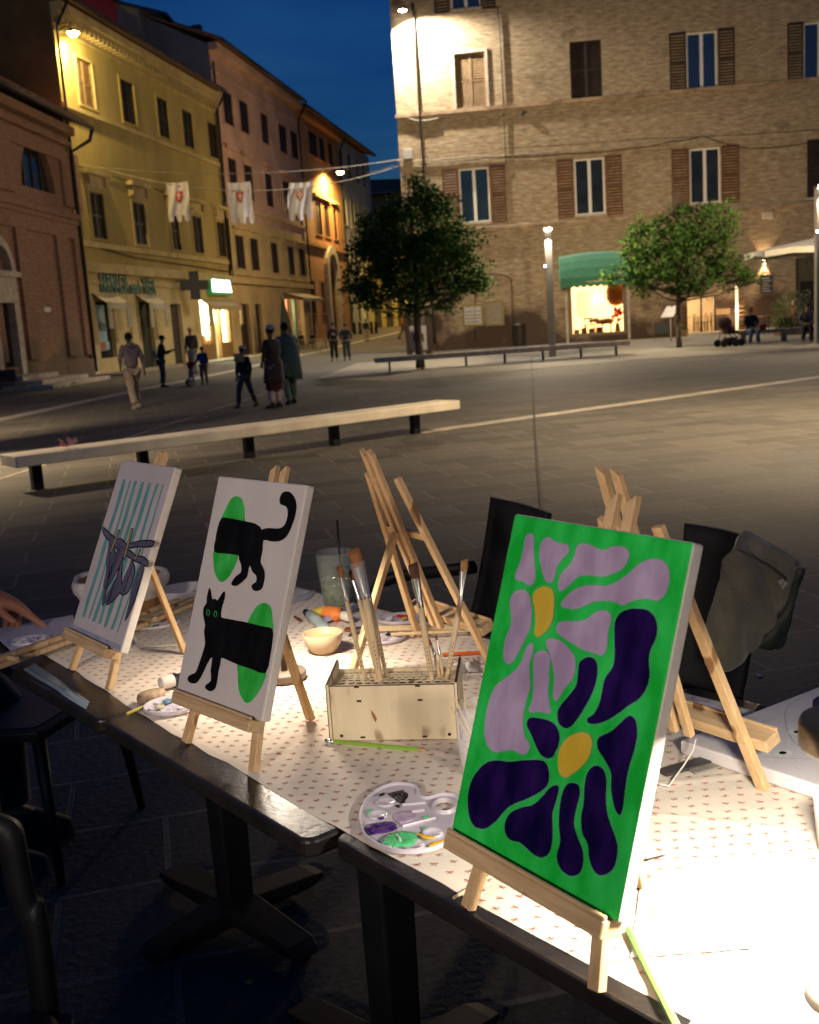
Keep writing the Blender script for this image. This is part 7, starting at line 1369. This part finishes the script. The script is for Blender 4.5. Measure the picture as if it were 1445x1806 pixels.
def crumple(name, label, cat, corners, h, nx=16, ny=12, m=None, seed=1, z0=None, amp=.01):
    z0 = CZ if z0 is None else z0; q = [G(*c, z0) for c in corners]; V = []
    for j in range(ny+1):
        for i in range(nx+1):
            s_, t = i/nx, j/ny; p = q[0].lerp(q[1], s_).lerp(q[3].lerp(q[2], s_), t); e = min(s_, 1-s_, t, 1-t)*5
            nv = noise.noise(Vector((s_*4, t*3, seed)))*.6+noise.noise(Vector((s_*9, t*8, seed+5)))*.3; V.append((p.x+.012*noise.noise(Vector((s_*5, t*5, seed+9)))*min(1, e+.3), p.y+.012*noise.noise(Vector((s_*5, t*5, seed+19)))*min(1, e+.3), z0+.001+max(0, h*min(1, e)*(.6+nv)+amp*.4*(nv+.5)*min(1, e*1.5))))
    b = MB(); b.sm = True; b.add(V, [(j*(nx+1)+i, j*(nx+1)+i+1, (j+1)*(nx+1)+i+1, (j+1)*(nx+1)+i) for j in range(ny) for i in range(nx)]); o = b.build(name, m); tag(o, label, cat); return o
WP = mat('white paper', (.80, .78, .74), .7, var=.03, scale=12); TIS = mat('tissue', (.6, .57, .52), .9)
crumple('paper_bag', 'crumpled white paper bag blown out bright by the table lamp, right of the green canvas', 'paper', ((1132, 1545), (1408, 1516), (1392, 1668), (1112, 1690)), .03, m=WP, seed=3, amp=.02)
crumple('paper_sheet', 'large white sheet of paper filling the bottom right corner', 'paper', ((1262, 1722), (1560, 1660), (1600, 1900), (1205, 1830)), .003, m=WP, seed=8, amp=.004)
crumple('tissue', 'crumpled tissue on the cloth behind the right end of the brush box', 'tissue', ((800, 1170), (842, 1165), (846, 1185), (804, 1188)), .014, 10, 8, TIS, 5, amp=.01)
crumple('tissue', 'scrap of white tissue below the foot of the striped canvas', 'tissue', ((212, 1125), (240, 1120), (246, 1148), (222, 1150)), .014, 10, 8, TIS, 6, amp=.01)
crumple('paper_sheet', 'white paper sheet by the pointing hand at the far end of the table', 'paper', ((-20, 1112), (128, 1085), (140, 1112), (20, 1150)), .002, 8, 6, mat('dim paper', (.5, .48, .55), .8), 9, amp=.003)
crumple('paper_sheet', 'white printed leaflet on the far side of the table behind the two-cat canvas', 'paper', ((528, 1050), (556, 1042), (548, 1056), (505, 1066)), .002, 8, 6, mat('leaflet', (.45, .46, .5), .8), 10, amp=.002)
crumple('edge_reflection_strip', 'pale blue strip imitating sky reflected in the black edge left of the striped easel', 'painted reflection', ((40, 1182), (62, 1170), (158, 1238), (152, 1252)), .002, 14, 4, mat('painted sky reflection', (.2, .26, .3), .3, var=.3, scale=9), 11, z0=T+.001, amp=.003)  # stand-in strip: its pale blue paints the sky reflected on the glossy edge
o = MB().prism(rrect(-.08, .08, -.055, .055, .01), I4, 0, .008).build('tablet', mat('tablet black', (.012, .014, .018), .25), None, bevel=.002); o.location = G(448, 1056, CZ); o.rotation_euler.z = R(15); tag(o, 'dark flat tablet lying at the far edge behind the two-cat canvas', 'tablet')
# basket, tub
bk = thing('lined_basket', 'wooden slatted bucket with white cloth lining behind the striped canvas', 'basket', G(218, 1078, CZ), 0); s = bk.location.y*1.02/FP; b = MB(); n = 26
for k in range(n): a = 2*math.pi*k/n; d = Vector((math.cos(a), math.sin(a), 0)); b.bar(d*62*s, d*72*s+Vector((0, 0, 62*s)), 15.4*s, .006, (-d.y, d.x, 0), w2=17.6*s)
b.build('slat', woodmat('bucket wood', (.30, .15, .05), (.22, .10, .035), .5), bk); MB().lathe([(.001, .004), (61*s, .004)], n=26).build('bottom', DARK, bk)
b = MB(); b.sm = True; V = []; n = 48
for r_, z, w_ in ((69, 28, 0), (74, 40, 1.5), (79, 46, 2.5), (81, 58, 3), (79, 66, 2), (74, 68, 2), (70, 60, 1), (60, 20, 0)):
    for k in range(n): a = 2*math.pi*k/n; rr_ = (r_+w_*math.sin(a*7)+w_*.5*math.sin(a*13)+2)*s; V.append((math.cos(a)*rr_, math.sin(a)*rr_, (z+w_*.6*math.sin(a*5))*s))
b.add(V, [(i*n+k, i*n+(k+1) % n, (i+1)*n+(k+1) % n, (i+1)*n+k) for i in range(7) for k in range(n)]); b.build('cloth_lining', mat('lining cloth', (.5, .45, .42), .9, var=.08, scale=20), bk)
tb = thing('plastic_tub', 'clear plastic tub catching lamp glints behind the two-cat canvas', 'tub', G(332, 1060, CZ), R(10)); MB().lathe([(.001, .0), (.055, 0), (.066, .04), (.07, .042), (.071, .04), (.058, -.001)], n=30, sx=1.2).build('tub_wall', mat('tub plastic', (.8, .78, .85), .06, alpha=.35, spec=1), tb)
# flat canvas lying at right with sketch
A0, A1, A2 = G(1200, 1306, CZ+.024), G(1445, 1211, CZ+.024), G(1445, 1386, CZ+.024); dF = (A1-A0).normalized(); dN = (A2-A0).normalized(); yF = math.atan2(dN.y, dN.x)
fc_ = thing('blank_canvas', 'large white canvas with faint pencil sketch and black dots lying flat at the right edge', 'canvas', Vector((A0.x, A0.y, CZ)), 0); FL, NL = .40, .50
q0 = Vector((0, 0, 0)); q1 = dF*FL; q2 = dN*NL; q1.z = q2.z = 0; b = MB(); b.add([q0, q2, q2+q1, q1]+[p+Vector((0, 0, .024)) for p in (q0, q2, q2+q1, q1)], [(3, 2, 1, 0), (4, 5, 6, 7), (0, 1, 5, 4), (1, 2, 6, 5), (2, 3, 7, 6), (3, 0, 4, 7)]); b.build('stretched_canvas', mat('white primed canvas', (.66, .62, .62), .85, var=.04, scale=9, bump=.3, bscale=400), fc_, bevel=.003)
fl_ = lambda x, y, z=.0246: (lambda g: (g.x-A0.x, g.y-A0.y, z))(G(x, y, CZ+.024))
def stroke(pts, w_, z=.0246):
    b = MB(); p = [Vector(fl_(*q, z)) for q in smooth_poly(pts, 4, False)]; V = []
    for i, c in enumerate(p): d = (p[min(i+1, len(p)-1)]-p[max(i-1, 0)]).normalized(); s_ = Vector((-d.y, d.x, 0))*w_/2; V += [c-s_, c+s_]
    return b.add(V, [(2*i, 2*i+1, 2*i+3, 2*i+2) for i in range(len(p)-1)])
GRAPH = mat('pencil line', (.33, .31, .33), .8); 
for L_ in ([(1384, 1262), (1388, 1285), (1400, 1308), (1420, 1322), (1450, 1328)], [(1345, 1335), (1390, 1338), (1450, 1340)], [(1384, 1262), (1392, 1245), (1420, 1228)], [(1368, 1268), (1340, 1275), (1318, 1285)], [(1318, 1285), (1350, 1296), (1375, 1300)]): stroke(L_, .0012).build('pencil_line', GRAPH, fc_)
for x, y in ((1407, 1292), (1362, 1309), (1381, 1329)):
    b = MB(); b.face([fl_(x+17*math.cos(k*.39), y+6*math.sin(k*.39), .02475) for k in range(16)]); b.build('white_spot', paint('white dot paint', (.72, .7, .66)), fc_); b = MB(); b.face([fl_(x+7*math.cos(k*.39), y+2.6*math.sin(k*.39), .0252) for k in range(16)]); b.build('black_dot', paint('black paint', (.004, .004, .005)), fc_)
b = MB(); b.face([fl_(*q, .0248) for q in ((1433, 1247), (1434, 1235), (1450, 1224), (1470, 1222), (1470, 1250))]); b.build('navy_patch', NAVY, fc_)
o = MB().box(-.05, .05, -.012, .012, 0, .006).build('charcoal_case', mat('charcoal case', (.05, .045, .045), .5), None, bevel=.001); o.location = G(1212, 1354, CZ); o.rotation_euler.z = R(25); tag(o, 'dark flat strip lying before the corner of the flat white canvas', 'charcoal case')
o = MB().box(-.05, .05, -.02, .02, 0, .003).build('grey_rag', mat('grey rag', (.28, .25, .22), .9, var=.2, scale=30), None, bevel=.001); o.location = G(1250, 1352, CZ)+Vector((.01, .01, 0)); o.rotation_euler.z = R(22); tag(o, 'folded grey rag beside the dark strip, under the near edge of the flat canvas', 'rag')
p = [G(1228, 1303, CZ+.05), G(1222, 1325, CZ+.03), G(1205, 1352, CZ+.01), G(1190, 1372, CZ+.003), G(1180, 1386, CZ+.003), G(1166, 1384, CZ+.003), G(1140, 1372, CZ+.003)]
tag(MB().tube(p, .0015, 6).build('white_cord', WHITEF), 'thin white cord hanging from the empty easel to the cloth, right of the green canvas', 'cord')  # the thin white cord on the cloth
wc = thing('white_cup', 'white cup cut off by the right edge of the photo beyond the paper bag', 'cup', G(1478, 1500, CZ), 0); MB().lathe([(.001, 0), (.022, 0), (.026, .004), (.033, .075), (.0335, .08), (.031, .08), (.024, .006), (.001, .005)], n=30).build('cup_wall', mat('cup white', (.75, .7, .66), .35), wc)
# ---- table lamps
BRZ = mat('bronze lamp metal', (.12, .085, .05), .35, metal=.7, var=.1, scale=10); NVT = mat('lamp top with painted sky blue', (.006, .014, .035), .6, spec=.2)  # navy of the lamp top paints in the reflected sky
def table_lamp(label, p, hh, r, e, col, foot=.045, wood=False):
    o = thing('table_lamp', label, 'table lamp', p, 0, 'cordless table lamps'); WB = mat('lamp foot', (.17, .13, .095), .6, var=.1, scale=20)
    MB().lathe([(.001, 0), (foot, 0), (foot*1.02, .004), (foot*1.02, .014), (foot*.97, .018), (.001, .018)], n=36).build('base', WB, o); MB().tube([(0, 0, .018), (0, 0, hh-.03)], .0075, 14).build('stem', BRZ, o)
    MB().lathe([(r*.96, 0), (r, .003), (r, .026), (r*.96, .03)], c=(0, 0, hh-.03), n=40).build('head', BRZ, o); MB().lathe([(.001, .0302), (r*.955, .0302)], c=(0, 0, hh-.03), n=40).build('head_top', NVT, o)
    MB().lathe([(.009, .001), (r*.93, .001)], c=(0, 0, hh-.03), n=36).build('diffuser', mat('lamp diffuser', (1, 1, 1), .5, emit=(1, .88, .7), es=12), o)
    k = lampin('AREA', 'glow', o, (0, 0, hh-.033), e, col, (0, 0, -1), shape='DISK', size=r*1.8); return o
table_lamp('cordless table lamp hidden behind the two-cat canvas, only its round foot showing', G(503, 1196, CZ), .30, .05, 4.3, (1, .85, .68), .047)
pB_ = AT(1502, 1303, 1.05); table_lamp('cordless table lamp whose dark round head shows at the right edge', Vector((pB_.x, pB_.y, CZ)), pB_.z-CZ+.02, .052, 17, (1, .91, .77))
# ---- chairs
MBK = mat('matt black plastic', (.010, .010, .011), .75, var=.15, scale=14, spec=.25)
def mold_chair(label, legs, seat_z, back, arms=None, pts=None):
    """legs: 4 floor points; back: polygon corners (world) of a curved back panel"""
    c = sum((Vector(l) for l in legs), Vector())/4; o = thing('black_chair', label, 'chair', Vector((c.x, c.y, 0)), 0, 'black cafe chairs round the tables'); L0 = Vector((c.x, c.y, 0)); W_ = lambda p: Vector(p)-L0
    for l in legs: l = Vector(l); t = l.lerp(c, .16); MB().tube([W_((l.x, l.y, 0)), W_((t.x, t.y, seat_z-.02))], [.012, .021], 10).build('leg', BLK, o)
    P4 = [Vector(l).lerp(c, .04) for l in legs]; sp = smooth_poly([(p.x-c.x, p.y-c.y) for i, p in enumerate(P4) for p in (P4[i].lerp(P4[i-1], .12), P4[i].lerp(P4[(i+1) % 4], .12))], 3)
    MB().prism(sp, I4, seat_z-.03, seat_z).build('seat', BLK, o, bevel=.008); inner = [(x*.86, y*.86) for x, y in sp]; MB().prism(inner, I4, seat_z+.0005, seat_z+.003).build('seat_pad', mat('painted seat sheen', (.035, .032, .02), .38, var=.25, scale=10), o)  # olive of the pad paints the yellowish sheen on the seat
    if back:
        bl, br_, tr, tl_ = [W_(p) for p in back]; V = []; n = 10; nrm = (br_-bl).cross(tl_-bl).normalized(); nrm = nrm if nrm.y > 0 else -nrm
        for j in range(n+1):
            for i in range(n+1): s_, t = i/n, j/n; p = bl.lerp(br_, s_).lerp(tl_.lerp(tr, s_), t); V.append(p+nrm*(.035*math.sin(math.pi*s_)+.02*math.sin(math.pi*t)))
        b = MB(); b.sm = True; b.add(V, [(j*(n+1)+i, j*(n+1)+i+1, (j+1)*(n+1)+i+1, (j+1)*(n+1)+i) for j in range(n) for i in range(n)]); k = b.build('backrest', MBK, o); q = k.modifiers.new('s', 'SOLIDIFY'); q.thickness = .018
    if arms:
        for a in arms: MB().tube([W_(p) for p in a], .016, 10, sq=1.3).build('armrest', BLK, o)
    return o
Y1 = 2.72; bk1 = [AT(826, 1120, Y1+.05), AT(905, 1135, Y1+.0), AT(965, 906, Y1+.02), AT(869, 879, Y1+.07)]
s1_ = Vector((bk1[0].x, bk1[0].y, 0)); d1 = (Vector((bk1[1].x, bk1[1].y, 0))-s1_).normalized(); q1 = TN*-1
f1 = s1_-d1*.28+TN*.12; 
mold_chair('black armchair with tall back beyond the empty easel, behind the table', [f1, f1+d1*.46, f1+d1*.46+TN*.42, f1+TN*.42], .46, bk1, [[AT(836, 1000, Y1+.06), AT(770, 1008, Y1+.12), AT(705, 1015, Y1+.2), AT(668, 1028, Y1+.2), AT(655, 1060, Y1+.15), AT(658, 1120, Y1+.1)]])
Y2 = 2.23; bk2 = [AT(1168, 1215, Y2+.05), AT(1262, 1250, Y2-.03), AT(1302, 957, Y2-.03), AT(1209, 926, Y2+.05)]
s2_ = Vector((bk2[0].x, bk2[0].y, 0)); d2 = (Vector((bk2[1].x, bk2[1].y, 0))-s2_).normalized(); f2 = s2_-d2*.02+TN*-.02
mold_chair('black chair with a grey green jacket over its back, right of the green canvas', [f2, f2+d2*.44, f2+d2*.44-TN*.0+Vector((.12, -.4, 0))*.9, f2+Vector((.08, -.38, 0))*.9], .46, [bk2[0], bk2[1]+d2*.04, bk2[2]+d2*.04, bk2[3]])
# jacket
def densify(rows, k):
    def cat(L_):
        out = []
        for i in range(len(L_)-1):
            a, b_, c, d = L_[max(i-1, 0)], L_[i], L_[i+1], L_[min(i+2, len(L_)-1)]
            for t in range(k): u = t/k; out.append(.5*((2*b_)+(c-a)*u+(2*a-5*b_+4*c-d)*u*u+(3*b_-a-3*c+d)*u**3))
        return out+[L_[-1]]
    r1 = [cat(r_) for r_ in rows]; cols = [cat([r_[i] for r_ in r1]) for i in range(len(r1[0]))]
    return [[c[j] for c in cols] for j in range(len(cols[0]))]
def drape(name, label, cat, rows, m, thick=.012, seed=2):
    rows = densify(rows, 8); n = len(rows[0]); V = [p+Vector((0, .026*noise.noise(p*8+Vector((seed, 0, 0)))+.02*noise.noise(Vector((p.x*30+p.z*9, seed, p.z*6))), 0)) for r_ in rows for p in r_]; b = MB(); b.sm = True; b.add(V, [(j*n+i, j*n+i+1, (j+1)*n+i+1, (j+1)*n+i) for j in range(len(rows)-1) for i in range(n-1)]); o = b.build(name, m); q = o.modifiers.new('s', 'SOLIDIFY'); q.thickness = thick; return o
JK = mat('grey green jacket cloth', (.135, .12, .08), .95, var=.2, scale=14, bump=.5, bscale=140, sheen=.3); yj = Y2-.09
jk = thing('jacket', 'grey green jacket with a small square label, draped over the back of the black chair', 'jacket', Vector((.75, yj, 0)), 0)
def rw(p): return p-jk.location
rows = [[AT(1318, 946, yj+.06), AT(1345, 962, yj+.05), AT(1380, 982, yj+.03), AT(1404, 1000, yj+.02)], [AT(1301, 952, yj), AT(1335, 966, yj), AT(1368, 982, yj-.01), AT(1394, 1003, yj-.01)], [AT(1272, 1005, yj-.02), AT(1312, 1020, yj-.05), AT(1352, 1040, yj-.02), AT(1382, 1056, yj-.01)], [AT(1262, 1070, yj-.01), AT(1298, 1080, yj-.06), AT(1335, 1085, yj-.03), AT(1362, 1092, yj)], [AT(1252, 1130, yj), AT(1280, 1140, yj-.05), AT(1312, 1135, yj-.03), AT(1340, 1124, yj)], [AT(1250, 1172, yj), AT(1270, 1180, yj-.03), AT(1290, 1174, yj-.02), AT(1308, 1160, yj)]]
o = drape('front_panel', '', '', rows, JK); o.parent = jk; o.location = -jk.location
rows = [[AT(1404, 1000, yj+.02), AT(1408, 998, yj+.12)], [AT(1385, 1058, yj), AT(1396, 1062, yj+.14)], [AT(1362, 1100, yj), AT(1390, 1105, yj+.14)], [AT(1345, 1125, yj), AT(1380, 1132, yj+.12)], [AT(1330, 1132, yj+.02), AT(1365, 1142, yj+.1)]]
o = drape('side_panel', '', '', rows, mat('jacket lining', (.06, .06, .045), .95, var=.2, scale=14)); o.parent = jk; o.location = -jk.location
MB().tube([rw(AT(x, y, yj-.05)) for x, y in ((1298, 968), (1330, 984), (1360, 1001), (1388, 1022))], .0022, 5).build('seam', mat('jacket seam', (.07, .065, .045), .9), jk)
lb_ = [AT(1372, 1025, yj-.045), AT(1381, 1039, yj-.045), AT(1390, 1029, yj-.045), AT(1381, 1020, yj-.045)]
MB().face([rw(p) for p in lb_]).build('label', mat('label cloth', (.45, .36, .3), .8), jk); cL = sum(lb_, Vector())/4-jk.location+Vector((0, -.001, 0)); MB().tube([cL+Vector((-.004, 0, -.004)), cL+Vector((.003, 0, -.002)), cL+Vector((-.003, 0, .002)), cL+Vector((.004, 0, .004))], .0009, 5).build('label_mark', INK, jk)
# left chairs
F1, F2, F3 = Vector((-1.051, 2.829, 0)), Vector((-.933, 3.30, 0)), Vector((-1.384, 3.344, 0)); F4 = F1+F3-F2
cbk = [F4+Vector((.02, .0, .47)), F1+Vector((-.14, -.03, .47)), F1+Vector((-.19, -.1, .80)), F4+Vector((.02, -.06, .80))]
mold_chair('black plastic chair pushed under the far left table, left edge of the photo', [F1, F2, F3, F4], .45, cbk)
p4 = Vector((-.68, 1.62, 0)); o = thing('black_chair', 'black plastic chair with rounded back at the bottom left corner', 'chair', p4, 0, 'black cafe chairs round the tables')
q = lambda x, y, Y: AT(x, y, Y)-p4; Yc = 1.58
outer = [(-60, 1448), (-20, 1440), (8, 1446), (28, 1458), (40, 1480), (47, 1520), (56, 1565), (62, 1590), (75, 1600), (86, 1660), (96, 1740), (106, 1830)]
innr = [(-60, 1500), (-30, 1492), (-8, 1500), (2, 1530), (10, 1580), (30, 1625), (42, 1660), (50, 1740), (58, 1830)]
b = MB(); po_ = [q(x, y, Yc) for x, y in smooth_poly(outer, 3, False)]; n = len(po_); pi_ = []
for k in range(n): t = k/(n-1)*(len(innr)-1); i = min(int(t), len(innr)-2); f = t-i; x = innr[i][0]*(1-f)+innr[i+1][0]*f; y = innr[i][1]*(1-f)+innr[i+1][1]*f; pi_.append(q(x, y, Yc+.015))
V = [p for a, c in zip(po_, pi_) for p in (a, a.lerp(c, .5)+Vector((0, -.012, 0)), c)]; b.sm = True; b.add(V, [(3*k+j, 3*k+j+1, 3*k+j+4, 3*k+j+3) for k in range(n-1) for j in (0, 1)]); k_ = b.build('backrest', BLK, o); m_ = k_.modifiers.new('s', 'SOLIDIFY'); m_.thickness = .022
MB().prism(rrect(-.34, .08, -.46, -.04, .06), I4, .42, .45).build('seat', BLK, o, bevel=.01)
MB().prism(rrect(-.30, .04, -.42, -.08, .05), I4, .4505, .453).build('seat_pad', mat('painted seat sheen', (.035, .032, .02), .38, var=.25, scale=10), o)  # sheen painted into the pad colour here too
for x, y in ((-.32, -.44), (.06, -.44), (-.32, -.05), (.07, -.05)): MB().tube([(x, y, 0), (x*.92, y*.95, .43)], [.012, .021], 10).build('leg', BLK, o)
# ---- pointing hand at left, its person just outside the frame
HS = mat('hand skin', (.36, .15, .085), .5, var=.1, scale=40, bump=.15, bscale=150)
Yh = 2.86; root = Vector((-1.80, 3.02, 0)); hp = thing('person', 'person reaching in from the left edge, index finger pointing down at the table', 'person', root, 0, 'people at the table')
n = []; E_ = []
def ad(v, r, par=None, r2=None):
    v = Vector(v)-root; n.append((v.x, v.y, v.z, r, r2 or r)); 
    if par is not None: E_.append((par, len(n)-1))
    return len(n)-1
pel = ad((-1.80, 3.02, .56), .13); wst = ad((-1.79, 3.02, .76), .12, pel); chs = ad((-1.77, 3.02, .95), .14, wst); nk = ad((-1.75, 3.02, 1.11), .052, chs); hd_ = ad((-1.70, 3.02, 1.24), .088, nk); ad((-1.69, 3.02, 1.32), .07, hd_)
i = ad((-1.76, 3.21, 1.05), .05, chs); i = ad((-1.68, 3.26, .82), .04, i); ad((-1.45, 3.2, .78), .028, i)
i = ad((-1.76, 2.83, 1.05), .05, chs); i = ad((-1.56, 2.76, .86), .042, i); i = ad(AT(-60, 1040, Yh), .030, i, .024); i = ad(AT(-22, 1046, Yh), .028, i, .021); pc = ad(AT(8, 1058, Yh), .036, i, .022)
kn = ad(AT(34, 1072, Yh-.01), .017, pc); k2 = ad(AT(58, 1090, Yh-.01), .0098, kn); k3 = ad(AT(76, 1104, Yh-.008), .0088, k2); ad(AT(91, 1116, Yh-.004), .0068, k3)
for dx, dy, a, c, t in ((.018, -4, (34, 1095), (28, 1112), (12, 1112)), (.038, -2, (24, 1098), (18, 1116), (2, 1116)), (.055, 2, (12, 1098), (6, 1114), (-8, 1112))):
    k1 = ad(AT(26-dx*300, 1074+dy, Yh-dx*.2+.03), .0135, pc); k2 = ad(AT(*a, Yh+dx*.5), .0098, k1); k3 = ad(AT(*c, Yh+dx*.6), .009, k2); ad(AT(*t, Yh+dx*.6), .0078, k3)
th = ad(AT(-2, 1075, Yh-.03), .014, pc); t2 = ad(AT(14, 1090, Yh-.045), .0108, th); ad(AT(30, 1100, Yh-.045), .0086, t2)
for sy in (-.1, .1): i = ad((-1.74, 3.02+sy, .55), .09, pel); i = ad((-1.34, 3.02+sy*1.2, .53), .06, i); i = ad((-1.30, 3.02+sy*1.2, .09), .04, i); ad((-1.18, 3.02+sy*1.2, .04), .03, i)
skin('body', n, E_, HS, hp, 2)
NVY = cloth('navy clothing', (.012, .016, .03)); W_ = lambda p: Vector(p)-root
b = MB(); b.tube([W_((-1.77, 2.86, 1.06)), W_((-1.68, 2.78, .98)), W_((-1.56, 2.76, .87)), W_((-1.42, 2.8, .86))], [.075, .065, .058, .052], 14); b.tube([W_((-1.77, 3.18, 1.06)), W_((-1.68, 3.26, .83)), W_((-1.5, 3.21, .78))], [.075, .06, .05], 14)
b.loft([(0, 0, .5, .16, .19), (.01, 0, .75, .15, .18), (.03, 0, 1.0, .15, .2), (.04, 0, 1.1, .1, .12), (.05, 0, 1.13, .06, .06)], 18); b.build('sweater', NVY, hp); b = MB()
for sy in (-.1, .1): b.tube([W_((-1.80, 3.02+sy, .56)), W_((-1.34, 3.02+sy*1.2, .54)), W_((-1.29, 3.02+sy*1.2, .45)), W_((-1.29, 3.02+sy*1.2, .12))], [.1, .08, .075, .062], 12)
b.build('trousers', NVY, hp); MB().ball(W_((-1.715, 3.02, 1.29)), .1, 14, 9).build('hair', mat('dark hair', (.02, .012, .008), .8, var=.2, scale=20), hp)
MB().ball(W_((-1.60, 3.02, 1.235)), .014, 8, 6).ball(W_((-1.7, 2.935, 1.24)), .02, 8, 6).ball(W_((-1.7, 3.105, 1.24)), .02, 8, 6).build('nose_and_ears', HS, hp)
b = MB(); [b.loft([(.56+.0, sy*1.2, 0, .14, .05), (.56, sy*1.2, .05, .135, .048), (.52, sy*1.2, .09, .07, .04)], 12) for sy in (-.1, .1)]; b.build('shoes', cloth('shoe black', (.02, .02, .02)), hp)
# litter on the ground
for i, (x, y, lb) in enumerate(((1340, 1192, 'white scrap on the dark paving beside the jacket chair'), (441, 1732, 'tiny yellow scrap on the dark paving under the table'))):
    o = MB().loft([(0, 0, 0, .012, .008), (0, 0, .005, .01, .006)], 8).build('litter_scrap', mat('scrap %d' % i, [(.5, .45, .45), (.5, .3, .04)][i], .7)); o.location = G(x, y); tag(o, lb, 'litter')
# added fill lamp shaped as a lantern, throwing inferred front light on the canvases
cw = thing('fill_lantern', 'added unseen fill lantern behind the viewer, aimed at the canvas fronts', 'lantern', Vector((-1.8, -2.2, 0)), 0); MB().tube([(0, 0, 0), (0, 0, 2.25)], .03, 8).build('post', METAL, cw); MB().lathe([(.02, 0), (.09, .03), (.11, .2), (.04, .28)], c=(0, 0, 2.25), n=14).build('glass', mat('lantern glass', (1, 1, 1), .5, emit=(1, .84, .66), es=6), cw)
lampin('SPOT', 'glow', cw, (.0, .25, 2.3), 390, (1, .83, .70), (math.sin(R(23))*math.cos(R(11)), math.cos(R(23))*math.cos(R(11)), -math.sin(R(11))), spot_size=R(36), spot_blend=.5, shadow_soft_size=.2)
